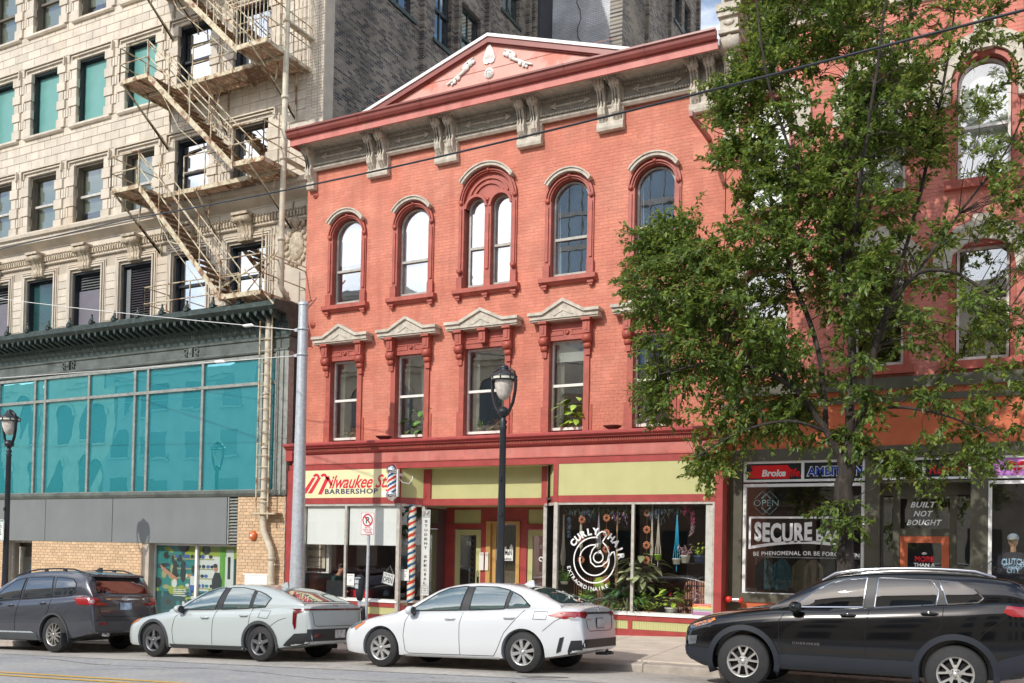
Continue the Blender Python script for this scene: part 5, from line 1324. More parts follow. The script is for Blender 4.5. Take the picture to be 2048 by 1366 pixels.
def make_car(name, label, cat, loc, rot, S):
    car = thing(name, label, cat, loc, rot); WL[car.name] = Vector((0, 0, 0))
    wb, fo, ro, W = S['wb'], S['fo'], S['ro'], S['W']/2
    zt, zs, wd, zb, roof = curve(S['top']), curve(S['belt']), curve(S['plan']), curve(S['bot']), curve(S['roof'])
    e0, e1 = -fo, wb+ro
    N = 70; xs = []
    for i in range(N+1):
        t = i/N; xs.append(e0+(e1-e0)*(t-.32*math.sin(2*PI*t)/(2*PI)*1.6 if True else t))
    xs = sorted(xs)
    def sec(x):
        w = W*wd(x); b, s, t = zb(x), zs(x), zt(x); s = min(s, t-.012)
        h = s-b; mid = b+h*.5
        return [(0, b), (w*.80, b), (w*.935, b+.025), (w*.972, b+h*.14), (w*.985, b+h*.28), (w*.998, b+h*.42), (w, b+h*.56), (w*.996, b+h*.7), (w*.982, b+h*.83), (w*.955, b+h*.94), (w*.915, s), (w*.86, s+(t-s)*.28), (w*.7, s+(t-s)*.62), (w*.45, s+(t-s)*.88), (w*.2, t-.003), (0, t)]
    V, F = loft(xs, sec)
    me = bpy.data.meshes.new('body'); me.from_pydata(V, [], F); me.materials.append(S['paint']); me.materials.append(m_well)
    bo = bpy.data.objects.new('body', me); COL.objects.link(bo)
    # wheel arches
    AR = S['arch']; cut = MB(local=True)
    for ax in (0, wb):
        for sy in (-1, 1):
            y0, y1 = (W-.30, W+.3) if sy > 0 else (-W-.3, -W+.30)
            cut.lathe(ax, 0, [(0, y0), (AR, y0), (AR, y1), (0, y1)], 44, 'y', S['R']-.005)
    cm = cut.mesh('cut', m_well); co = bpy.data.objects.new('cut', cm); COL.objects.link(co)
    bmm = bmesh.new(); bmm.from_mesh(cm); bmesh.ops.remove_doubles(bmm, verts=bmm.verts, dist=1e-5); bmesh.ops.recalc_face_normals(bmm, faces=bmm.faces); bmm.to_mesh(cm); bmm.free()
    bmm = bmesh.new(); bmm.from_mesh(me); bmesh.ops.remove_doubles(bmm, verts=bmm.verts, dist=1e-5); bmesh.ops.recalc_face_normals(bmm, faces=bmm.faces); bmm.to_mesh(me); bmm.free()
    md = bo.modifiers.new('b', 'BOOLEAN'); md.operation = 'DIFFERENCE'; md.object = co; md.solver = 'EXACT'
    dg = bpy.context.evaluated_depsgraph_get(); m2 = bpy.data.meshes.new_from_object(bo.evaluated_get(dg)); bo.modifiers.clear(); bo.data = m2
    bpy.data.objects.remove(co)
    for p in m2.polygons:
        c = p.center; p.use_smooth = True; p.material_index = 0
        for ax in (0, wb):
            if math.hypot(c.x-ax, c.z-S['R']+.005) < AR-.0015: p.material_index = 1
    m2.materials.clear(); m2.materials.append(S['paint']); m2.materials.append(m_well)
    m2.set_sharp_from_angle(angle=math.radians(32))
    bo.parent = car
    # greenhouse
    gx0, gx1 = S['gx']; tum = S.get('tum', .42)
    def gsec(x):
        w = W*min(wd(x), wd(wb*.5))*.915; s = zs(x); r = roof(x); hh = max(r-s, .0)
        edge = s+hh*.9 if hh > .05 else s+hh*.9
        yr = w-.01-tum*(edge-s)
        return [(0, s-.12), (w*.97, s-.12), (w-.006, s-.02), (w-.01-tum*(edge-s)*.16, s+(edge-s)*.33), (w-.01-tum*(edge-s)*.5, s+(edge-s)*.68), (yr+.005, edge-.012*min(1, hh*4)), (yr-.03, edge+hh*.045), (yr*.8, s+hh*.972), (yr*.4, s+hh*.995), (0, r)]
    gxs = [gx0+(gx1-gx0)*i/46 for i in range(47)]
    V, F = loft(gxs, gsec); g = MB(local=True); g.v = V; g.f = F; g.mi = [0]*len(F); g.sm = [True]*len(F)
    go = g.build('roof', S['paint'], car); go.data.set_sharp_from_angle(angle=math.radians(50))
    bmm = bmesh.new(); bmm.from_mesh(m2); bmm.from_mesh(go.data); bvh = BVHTree.FromBMesh(bmm); bmm.free()
    def hit(axis, a, b):
        if axis == 's': o_, d = Vector((a, -3, b)), Vector((0, 1, 0))
        elif axis == 'S': o_, d = Vector((a, 3, b)), Vector((0, -1, 0))
        elif axis == 'r': o_, d = Vector((8, a, b)), Vector((-1, 0, 0))
        elif axis == 'f': o_, d = Vector((-5, a, b)), Vector((1, 0, 0))
        else: o_, d = Vector((a, b, 4)), Vector((0, 0, -1))
        h = bvh.ray_cast(o_, d); return (h[0], h[1], d)
    def patch(nm, poly, axis, m, eps=.006, step=.05, parent=None, obj=True):
        if 'lamp' in nm or 'light' in nm or 'signal' in nm: step = .02
        pts = [Vector(p) for p in poly]; n = len(pts); dense = []
        for i in range(n):
            a, b = pts[i], pts[(i+1) % n]; k = max(1, int((b-a).length/step))
            for j in range(k): dense.append(a.lerp(b, j/k))
        x0, x1 = min(p.x for p in pts), max(p.x for p in pts); y0, y1 = min(p.y for p in pts), max(p.y for p in pts)
        inner = []; nb = len(dense)
        def inside(q):
            c = False
            for i in range(nb):
                a, b = dense[i], dense[(i+1) % nb]
                if (a.y > q.y) != (b.y > q.y) and q.x < (b.x-a.x)*(q.y-a.y)/(b.y-a.y)+a.x: c = not c
            return c
        x = x0+step/2
        while x < x1:
            y = y0+step/2
            while y < y1:
                q = Vector((x, y))
                if inside(q) and min((q-d).length for d in dense) > step*.35: inner.append(q)
                y += step
            x += step
        vv, ee, ff, _, _, _ = geometry.delaunay_2d_cdt(dense+inner, [], [list(range(nb))], 1, 1e-5)
        P = []; okk = []
        for v in vv:
            h = hit(axis, v.x, v.y)
            if h[0] is None: P.append(None); continue
            P.append(h[0]+(h[1]*eps if abs(h[1].dot(h[2])) > .15 else -h[2]*eps))
        last = next((p for p in P if p), Vector((0, 0, 0))); idx = {}; vs_ = []
        for i, p in enumerate(P):
            if p is not None: idx[i] = len(vs_); vs_.append(p)
        fs = [tuple(idx[i] for i in f) for f in ff if all(i in idx for i in f)]
        # face orientation towards the viewer
        q = MB(local=True); d = hit(axis, 0, 0)[2]; fx = []
        for f in fs:
            a, b, c = vs_[f[0]], vs_[f[1]], vs_[f[2]]
            fx.append(f if (b-a).cross(c-a).dot(d) < 0 else f[::-1])
        q.add(vs_, fx, True)
        return q.build(nm, m, parent or car)
    def line(mb, pts, axis, w=.008, eps=.003):
        P = []
        for a, b in zip(pts[:-1], pts[1:]):
            k = max(2, int(math.hypot(b[0]-a[0], b[1]-a[1])/.05))
            for j in range(k): P.append((a[0]+(b[0]-a[0])*j/k, a[1]+(b[1]-a[1])*j/k))
        P.append(pts[-1]); H = []
        for p in P:
            h = hit(axis, *p)
            if h[0] is not None: H.append(h[0]+h[1]*eps if h[1].dot(h[2]) < 0 else h[0]-h[2]*eps)
        if len(H) > 1: mb.tube(H, w/2, 4, False, False)
    for sd_, sg in (('s', -1), ('S', 1)):
        for poly in S['glass']:
            wn = patch('side_window', poly, sd_, S['gm'], .008, .06)
            cx_, cz_ = sum(p[0] for p in poly)/len(poly), sum(p[1] for p in poly)/len(poly)
            q = MB(local=True); line(q, poly+[poly[0]], sd_, S.get('trimw', .022), .006); q.build('window_trim', S['trim'], wn)
        for poly in S.get('pillar', []): patch('pillar_trim', poly, sd_, m_plast, .007, .06)
        q = MB(local=True)
        for ln in S['lines']: line(q, ln, sd_)
        q.build('door_gap', m_well, car)
        for (hx, hz) in S['handles']:
            h = hit(sd_, hx, hz)[0]; q = MB(local=True)
            q.tube([(hx-.1, h.y-sg*.0, hz), (hx-.085, h.y+sg*.035, hz+.004), (hx+.06, h.y+sg*.035, hz+.006), (hx+.1, h.y, hz+.004)], [.012, .016, .016, .01], 8)
            q.build('door_handle', S['handlem'], car)
            q = MB(local=True); hp = hit(sd_, hx-.01, hz+.01)[0]; q.ball((hx-.01, hp.y+sg*(-.012), hz+.012), .05, 12, 6, (1.15, .3, .55)); q.build('handle_cup', S.get('cup', S['paint']), car)
        mxp, mz = S['mirror']; h = hit(sd_, mxp, mz-.05)[0]; q = MB(local=True); y_ = h.y
        q.ball((mxp+.02, y_+sg*.13, mz), .11, 14, 8, (.75, 1.0, .72)); mo = q.build('mirror', S['mirrorm'], car)
        q = MB(local=True); q.tube([(mxp+.03, y_-sg*.02, mz-.07), (mxp+.03, y_+sg*.1, mz-.04)], .03, 8).ball((mxp+.085, y_+sg*.13, mz), .09, 12, 6, (.2, .95, .75)); q.build('mirror_glass', m_plast, mo)
        for k_, (nm, poly, m) in enumerate(S['side']): patch(nm, poly, sd_, m, .009, .05)
        if S.get('clad'):
            q = MB(local=True)
            for ax in (0, wb):
                n_ = 26; R0, R1 = AR-.006, AR+S['cladw']
                a0, a1 = math.radians(-22), math.radians(202); ring = []
                for i in range(n_+1):
                    t = a0+(a1-a0)*i/n_
                    for rr in (R0, R1):
                        X, Z = ax+rr*math.cos(t), S['R']+rr*math.sin(t)*S.get('cladsq', 1); rq = max(rr, AR+.015); h = hit(sd_, ax+rq*math.cos(t), max(S['R']+rq*math.sin(t), zb(X)+.05))
                        yy = h[0].y if h[0] is not None else sg*W*.97
                        X2 = X; ring.append((X2, yy+sg*.014, Z))
                        if rr == R0: inner_ = None
                q = MB(local=True); fs = []
                for i in range(n_): fs.append((2*i, 2*i+1, 2*i+3, 2*i+2))
                q.add(ring, fs, True)
                q.add([(p[0], p[1]-sg*.06, p[2]) for p in ring[0::2]]+ring[0::2], [(i, i+1, i+n_+2, i+n_+1) for i in range(n_)], True)
                q.build('arch_cladding', S['clad'], car)
    for nm, poly, axis, m in S['ends']: patch(nm, poly, axis, m, .010 if nm != 'windscreen' else .006, .05)
    q = MB(local=True)
    for ln, axis in S.get('elines', []): line(q, ln, axis)
    if q.f: q.build('panel_gap', m_well, car)
    # wheels
    t, r, hb = wheel_mesh(S['R'], S['rim'], S['style'], None)
    tm, rm, hm = t.mesh('tyre', m_tyre), r.mesh('rim', S['rimm']), hb.mesh('wheel', m_well)
    for ax in (0, wb):
        for sg in (-1, 1):
            wo = bpy.data.objects.new('wheel', hm); COL.objects.link(wo); wo.parent = car; wo.location = (ax, sg*(W-.035), S['R'])
            if sg > 0: wo.rotation_euler = (0, 0, PI)
            for nm, mm in (('tyre', tm), ('rim', rm)): c = bpy.data.objects.new(nm, mm); COL.objects.link(c); c.parent = wo
    def extras(): pass
    return car, hit, patch, line
def poly_s(*p): return list(p)
# --- white saloon
P_ = paint('pearl_white_paint', (.62, .64, .66), .0)
cor = dict(wb=2.70, fo=.93, ro=.98, W=1.78, H=1.435, R=.325, arch=.375, rim=.212, style=8, paint=P_, rimm=mat('silver_wheel_cover', (.5, .5, .49), .3, .6, var=.1), trim=m_plast, handlem=P_, mirrorm=P_, gm=car_glass('green_tinted_car_glass', (.05, .095, .09), .26, .42),
  top=[(-.93, .50), (-.92, .60), (-.86, .68), (-.7, .76), (-.3, .87), (.1, .955), (.42, 1.0), (1, 1.0), (2.2, 1.02), (2.9, 1.08), (3.3, 1.085), (3.56, 1.065), (3.62, 1.03), (3.645, .86), (3.67, .78), (3.68, .55)],
  belt=[(-.93, .47), (-.9, .58), (-.8, .64), (-.5, .74), (0, .84), (.5, .90), (1.5, .93), (2.7, .98), (3.3, 1.0), (3.55, .99), (3.62, .95), (3.645, .82), (3.68, .50)],
  plan=[(-.93, .55), (-.9, .70), (-.8, .83), (-.6, .92), (-.3, .975), (.3, .995), (1.5, 1.0), (2.4, 1.0), (2.9, .985), (3.3, .94), (3.5, .89), (3.62, .82), (3.68, .74)],
  bot=[(-.93, .34), (-.8, .22), (-.4, .19), (.4, .19), (2.3, .19), (3.0, .22), (3.4, .28), (3.68, .36)],
  roof=[(.30, .93), (.5, 1.03), (.8, 1.20), (1.1, 1.345), (1.4, 1.41), (1.75, 1.435), (2.1, 1.425), (2.5, 1.375), (2.8, 1.29), (3.1, 1.16), (3.3, 1.07)],
  gx=(.30, 3.30), tum=.40,
  glass=[[(.55, .95), (1.05, 1.25), (1.25, 1.325), (1.50, 1.355), (1.60, 1.36), (1.52, .97)], [(1.70, .975), (1.74, 1.36), (2.15, 1.345), (2.40, 1.295), (2.34, 1.0)], [(2.40, 1.01), (2.46, 1.27), (2.62, 1.20), (2.80, 1.05), (2.78, 1.03)]],
  pillar=[[(1.53, .96), (1.61, 1.36), (1.73, 1.36), (1.69, .965)], [(2.35, 1.0), (2.41, 1.29), (2.45, 1.28), (2.39, 1.0)]],
  lines=[[(.55, .88), (.50, .78), (.47, .55), (.50, .30), (.56, .25)], [(1.60, .93), (1.56, .75), (1.56, .25)], [(.56, .25), (2.18, .25)], [(2.72, .98), (2.60, .86), (2.38, .62), (2.25, .35), (2.18, .25)], [(2.90, .96), (2.88, .84), (3.10, .84), (3.12, .96), (2.90, .96)], [(3.05, .66), (3.25, .82), (3.34, .86)]],
  handles=[(1.38, .83), (2.47, .86)], mirror=(.62, .96),
  side=[('headlamp', [(-.74, .68), (-.36, .80), (-.42, .73), (-.7, .63)], m_headl), ('turn_signal', [(-.60, .66), (-.38, .77), (-.36, .74), (-.56, .61)], m_amber),
        ('tail_light', [(3.12, .90), (3.30, .955), (3.59, .96), (3.61, .88), (3.40, .85)], m_lamp), ('tail_light', [(3.45, .875), (3.61, .885), (3.615, .835), (3.50, .835)], m_lampc),
        ('bumper_vent', [(3.33, .56), (3.40, .58), (3.34, .36), (3.26, .32)], m_plast), ('rear_diffuser', [(3.42, .30), (3.5, .52), (3.69, .53), (3.69, .34)], m_plast), ('rocker', [(.46, .235), (2.28, .235), (2.25, .2), (.46, .2)], P_)],
  ends=[('windscreen', [(.42, -.66), (.42, .66), (1.12, .54), (1.12, -.54)], 't', None), ('rear_window', [(2.62, -.50), (2.62, .50), (3.24, .62), (3.24, -.62)], 't', None),
        ('tail_light', [(-.80, .90), (-.80, .96), (-.48, .965), (-.48, .90), (-.6, .855)], 'r', m_lamp), ('tail_light', [(.80, .90), (.48, .90), (.48, .965), (.80, .96)], 'r', m_lamp),
        ('trim_strip', [(-.47, .925), (.47, .925), (.47, .955), (-.47, .955)], 'r', m_plast), ('rear_diffuser', [(-.70, .40), (.70, .40), (.66, .535), (-.66, .535)], 'r', m_plast),
        ('number_plate', [(-.16, .70), (.16, .70), (.16, .86), (-.16, .86)], 'r', m_plast)],
  elines=[([(-.56, .93), (-.50, .70), (-.42, .66), (.42, .66), (.50, .70), (.56, .93)], 'r')])
for e in cor['ends']:
    pass
def fixg(S): S['ends'] = [(n, p, a, (S['gm'] if m is None else m)) for n, p, a, m in S['ends']]; return S
def car_rot(): return (math.radians(-2.2), -math.atan(.0367), 0)
def place(X): return (X, 14.25, gz(X)-.035)
def plate(car, hit, w=.30, h=.15, z=.78, bg_=m_wclean, txt='', y=0, x=None):
    h0 = hit('r', y, z)[0]; X = h0.x+.012; q = MB(local=True)
    q.box(X, X+.006, y-w/2, y+w/2, z-h/2, z+h/2); o = q.build('number_plate', bg_, car)
    return X
def xtext(mb, body, y, z, w, h, X, bold=.01):
    """lettering on the rear (facing +x)"""
    text_on(mb, body, y, z, w, h, X, bold, axis='x')
car, hit, patch, line = make_car('white_sedan', 'white compact sedan parked between the pale green sedan and the black SUV', 'car', place(-9.44), car_rot(), fixg(cor))
m_smudge = mat('blurred_plate', (.55, .55, .56), .5, var=.35, vs=12)
plate(car, hit, .27, .145, .78, m_smudge)
q = MB(local=True); h = hit('t', 2.35, 0)[0]; q.prism([(2.25, h.z-.03), (2.5, h.z-.03), (2.48, h.z+.075), (2.42, h.z+.07)][::1], 'y', -.02, .02); q.build('antenna_fin', P_, car)
q = MB(local=True); X = hit('r', 0, .97)[0].x+.006; q.ring(0, 0, 0, 0, 0, 0) if False else None
for k in range(1):
    pts = [(X, .055*math.cos(t), 1.0+.04*math.sin(t)) for t in [2*PI*i/16 for i in range(17)]]; q.tube(pts, .006, 5); pts = [(X, .02*math.cos(t), 1.0+.04*math.sin(t)) for t in [2*PI*i/12 for i in range(13)]]; q.tube(pts, .005, 5); q.tube([(X, .035*math.cos(t), 1.012+.014*math.sin(t)) for t in [2*PI*i/12 for i in range(13)]], .005, 5)
X = hit('r', -.4, .80)[0].x+.004
text_on(q, 'COROLLA', -.42, .845, .17, .024, X, .01, axis='x'); q.build('badge', m_chrome, car)
q = MB(local=True); q.tube([(3.62, .35, .30), (3.72, .35, .29)], .03, 8).box(3.5, 3.7, .2, .5, .26, .3); q.build('exhaust', m_plast, car)

# --- pale green-grey sedan
K_ = paint('pale_sage_grey_paint', (.43, .475, .47), .0)
kia = dict(wb=2.72, fo=.90, ro=1.09, W=1.85, H=1.42, R=.325, arch=.37, rim=.215, style=5, paint=K_, rimm=mat('graphite_alloy', (.2, .2, .21), .35, .6, var=.1), trim=m_plast, handlem=K_, mirrorm=K_, gm=cor['gm'], clad=mat('dark_grey_cladding', (.045, .05, .055), .55, var=.1), cladw=.05,
  top=[(-.90, .50), (-.89, .60), (-.84, .68), (-.7, .75), (-.3, .84), (.1, .915), (.5, .98), (1.2, 1.0), (2.2, 1.03), (2.9, 1.08), (3.4, 1.09), (3.66, 1.085), (3.75, 1.03), (3.77, .9), (3.80, .75), (3.81, .55)],
  belt=[(-.90, .47), (-.86, .58), (-.78, .64), (-.5, .73), (0, .81), (.5, .87), (1.5, .90), (2.7, .94), (3.3, .99), (3.6, 1.01), (3.74, .98), (3.77, .85), (3.81, .50)],
  plan=[(-.90, .6), (-.86, .74), (-.78, .85), (-.6, .93), (-.3, .975), (.3, .995), (1.5, 1.0), (2.6, 1.0), (3.1, .985), (3.5, .94), (3.72, .88), (3.81, .80)],
  bot=[(-.90, .30), (-.8, .21), (-.4, .19), (.4, .18), (2.3, .18), (3.0, .22), (3.4, .27), (3.81, .34)],
  roof=[(.35, .93), (.6, 1.03), (.9, 1.18), (1.2, 1.31), (1.5, 1.385), (1.85, 1.42), (2.2, 1.415), (2.6, 1.37), (2.95, 1.29), (3.3, 1.17), (3.62, 1.05)],
  gx=(.35, 3.62), tum=.42,
  glass=[[(.62, .92), (1.05, 1.17), (1.25, 1.27), (1.52, 1.335), (1.66, 1.345), (1.55, .935)], [(1.72, .94), (1.80, 1.35), (2.1, 1.345), (2.42, 1.30), (2.40, .965)], [(2.47, .97), (2.50, 1.285), (2.72, 1.22), (2.88, 1.15), (2.78, .99)]],
  pillar=[[(1.56, .93), (1.67, 1.35), (1.79, 1.35), (1.71, .935)], [(2.41, .96), (2.43, 1.3), (2.49, 1.285), (2.46, .965)]],
  lines=[[(.70, .88), (.58, .78), (.53, .55), (.55, .30), (.60, .25)], [(1.62, .92), (1.58, .75), (1.56, .25)], [(.60, .25), (2.25, .25)], [(2.50, .96), (2.48, .80), (2.46, .62)], [(2.72, .92), (2.68, .80), (2.9, .78), (2.96, .92), (2.72, .92)], [(2.9, .60), (3.15, .75), (3.32, .80)]],
  handles=[(1.38, .78), (2.34, .83)], mirror=(.72, .94),
  side=[('headlamp', [(-.72, .66), (-.42, .755), (-.46, .70), (-.7, .62)], m_amber), ('rocker_cladding', [(.44, .27), (2.3, .27), (2.3, .19), (.44, .19)], mat('dark_grey_cladding', (.045, .05, .055), .55, var=.1)),
        ('tail_light', [(3.46, .925), (3.66, .95), (3.66, .905), (3.545, .88), (3.54, .64), (3.51, .59), (3.47, .70)], mat('garnet_lamp', (.13, .004, .007), .15, var=0, coat=.6)), ('lower_bumper', [(3.06, .22), (3.20, .27), (3.50, .52), (3.80, .54), (3.80, .36), (3.3, .25)], m_plast)],
  ends=[('windscreen', [(.48, -.68), (.48, .68), (1.18, .55), (1.18, -.55)], 't', None), ('rear_window', [(2.80, -.50), (2.80, .50), (3.52, .64), (3.52, -.64)], 't', None),
        ('light_bar', [(-.84, .935), (.84, .935), (.84, .965), (-.84, .965)], 'r', mat('dark_lamp_red', (.12, .008, .01), .12, var=0, coat=1)), 
        ('lower_bumper', [(-.78, .38), (.78, .38), (.80, .60), (-.80, .60)], 'r', m_plast), ('reflector', [(-.70, .46), (-.45, .45), (-.42, .50), (-.68, .52)], 'r', m_lamp), ('bumper_strip', [(-.72, .335), (.72, .335), (.74, .385), (-.74, .385)], 'r', m_galv)],
  elines=[([(-.70, .92), (-.66, .68), (-.6, .65), (.6, .65), (.66, .68), (.70, .92)], 'r'), ([(-.74, 1.06), (.74, 1.06)], 'r')])
car, hit, patch, line = make_car('pale_green_sedan', 'pale sage-green sedan with dark wheel-arch trim and L-shaped tail lamps', 'car', place(-14.82), car_rot(), fixg(kia))
plate(car, hit, .30, .15, .50, m_smudge, y=.05)
q = MB(local=True); h = hit('t', 2.45, 0)[0]; q.prism([(2.38, h.z-.03), (2.62, h.z-.03), (2.6, h.z+.07), (2.54, h.z+.065)], 'y', -.02, .02); q.build('antenna_fin', K_, car)
q = MB(local=True); X = hit('r', 0, 1.02)[0].x+.006; text_on(q, 'KIA', 0, 1.025, .17, .035, X, .015, axis='x'); q.build('badge', m_chrome, car)

# --- slate SUV, rear three-quarter at the far left
A_ = paint('slate_grey_paint', (.062, .066, .08), .35)
asc = dict(wb=2.89, fo=.98, ro=1.13, W=1.92, H=1.75, R=.375, arch=.42, rim=.245, style=6, paint=A_, rimm=mat('machined_alloy', (.45, .43, .40), .3, .7, var=.1), trim=m_plast, handlem=A_, mirrorm=A_, gm=car_glass('dark_privacy_glass', (.008, .01, .011), .22, .16), clad=mat('slate_cladding', (.06, .065, .07), .5, var=.1), cladw=.04,
  top=[(-.98, .6), (-.96, .85), (-.8, .97), (-.4, 1.05), (.2, 1.12), (.6, 1.14), (2.0, 1.16), (3.0, 1.2), (3.75, 1.24), (3.88, 1.2), (3.93, 1.1), (3.96, .85), (4.01, .75), (4.02, .5)],
  belt=[(-.98, .55), (-.94, .80), (-.8, .88), (-.4, .96), (.3, 1.03), (1.5, 1.08), (3.0, 1.15), (3.7, 1.20), (3.87, 1.16), (3.93, 1.04), (3.97, .8), (4.02, .48)],
  plan=[(-.98, .62), (-.92, .78), (-.8, .88), (-.5, .96), (0, .99), (1.5, 1.0), (3.0, 1.0), (3.6, .97), (3.85, .92), (3.97, .88), (4.02, .84)],
  bot=[(-.98, .32), (-.8, .24), (0, .22), (2.8, .22), (3.5, .30), (4.02, .42)],
  roof=[(.35, 1.08), (.7, 1.28), (1.1, 1.52), (1.4, 1.65), (1.9, 1.73), (2.5, 1.745), (3.1, 1.72), (3.5, 1.67), (3.62, 1.62), (3.75, 1.42), (3.88, 1.18)],
  gx=(.35, 3.88), tum=.30,
  glass=[[(.75, 1.09), (1.2, 1.42), (1.4, 1.52), (1.72, 1.575), (1.68, 1.12)], [(1.78, 1.12), (1.80, 1.58), (2.62, 1.585), (2.72, 1.17)], [(2.80, 1.18), (2.74, 1.58), (3.25, 1.54), (3.40, 1.44), (3.42, 1.26), (3.3, 1.2)]],
  lines=[[(.7, 1.0), (.6, .6), (.7, .35)], [(1.72, 1.08), (1.66, .6), (1.66, .33)], [(2.76, 1.14), (2.72, .85), (2.5, .6), (2.42, .33)], [(.7, .33), (2.42, .33)]],
  handles=[(1.48, .98), (2.52, 1.03)], mirror=(.80, 1.12),
  side=[('rocker_cladding', [(.5, .40), (2.36, .40), (2.40, .26), (.5, .26)], mat('slate_cladding', (.06, .065, .07), .5, var=.1)), ('rocker_strip', [(.5, .43), (2.2, .43), (2.3, .40), (.5, .40)], m_galv),
        ('tail_light', [(3.46, 1.12), (3.60, 1.17), (3.90, 1.14), (3.93, 1.0), (3.62, 1.0)], m_lamp)],
  ends=[('windscreen', [(.5, -.72), (.5, .72), (1.3, .60), (1.3, -.60)], 't', None), ('rear_window', [(-.66, 1.24), (.66, 1.24), (.56, 1.60), (-.56, 1.60)], 'r', None),
        ('tail_light', [(-.86, 1.0), (-.86, 1.13), (-.64, 1.12), (-.64, 1.08), (-.74, 1.06), (-.50, 1.02), (-.50, .98)], 'r', m_lamp), ('tail_light', [(.86, 1.0), (.50, .98), (.50, 1.02), (.74, 1.06), (.64, 1.08), (.64, 1.12), (.86, 1.13)], 'r', m_lamp),
        ('lamp_insert', [(-.84, 1.03), (-.84, 1.10), (-.77, 1.10), (-.77, 1.03)], 'r', m_lampc), ('chrome_bar', [(-.50, 1.10), (.50, 1.10), (.50, 1.135), (-.50, 1.135)], 'r', m_chrome),
        ('lower_bumper', [(-.80, .46), (.80, .46), (.82, .66), (-.82, .66)], 'r', mat('slate_cladding', (.06, .065, .07), .5, var=.1)), ('reflector', [(-.72, .58), (-.50, .58), (-.52, .64), (-.70, .64)], 'r', m_lamp)],
  elines=[([(-.66, 1.2), (-.68, .85), (-.6, .76), (.6, .76), (.68, .85), (.66, 1.2)], 'r')])
car, hit, patch, line = make_car('slate_grey_suv', 'dark slate-grey SUV with spoiler and blue number plate, seen from its rear corner', 'car', place(-20.6), car_rot(), fixg(asc))
X = plate(car, hit, .30, .15, .97, mat('blue_white_plate', (.35, .48, .62), .5, var=.5, vs=10))
q = MB(local=True)
for sg in (-1, 1):
    pts = []
    for k in range(9):
        x = 1.0+k*.3; h = hit('t', x, sg*.62)[0]; pts.append((x, sg*.63, h.z+(.05 if 0 < k < 8 else .0)))
    q = MB(local=True); q.tube(pts, .018, 6)
    for k in (2, 4, 6): q.box(pts[k][0]-.05, pts[k][0]+.05, sg*.63-.015, sg*.63+.015, pts[k][2]-.07, pts[k][2])
    q.build('roof_rail', m_plast, car)
q = MB(local=True); q.prism([(3.35, 1.685), (3.74, 1.63), (3.76, 1.585), (3.60, 1.60), (3.4, 1.64)], 'y', -.62, .62); q.build('spoiler', A_, car)
q = MB(local=True); q.tube([(3.9, -.5, .38), (4.03, -.5, .38)], .045, 10); q.build('exhaust', m_chrome, car)
q = MB(local=True); X = hit('r', -.6, .86)[0].x+.006; text_on(q, 'SUBARU', -.52, .87, .24, .03, X, .015, axis='x'); text_on(q, 'ASCENT', -.52, .825, .15, .022, X, .01, axis='x')
Xb = hit('r', 0, 1.12)[0].x+.014; q.tube([(Xb, .075*math.cos(t), 1.125+.045*math.sin(t)) for t in [2*PI*i/16 for i in range(17)]], .007, 5)
for k, (a, b) in enumerate(((-.035, .01), (.0, .015), (.03, .005), (.01, -.015), (-.015, -.012))): q.ball((Xb, a, 1.125+b), .009, 6, 4)
q.build('badge', m_chrome, car)
q = MB(local=True); h = hit('t', 3.0, 0)[0]; q.prism([(2.92, h.z-.03), (3.18, h.z-.03), (3.16, h.z+.075), (3.1, h.z+.07)], 'y', -.02, .02); q.build('antenna_fin', A_, car)
q = MB(local=True)
for sg in (-1, 1): q.box(3.24, 3.28, sg*.93-.1, sg*.93+.02, .16, .42)
q.build('mud_flap', m_plast, car)

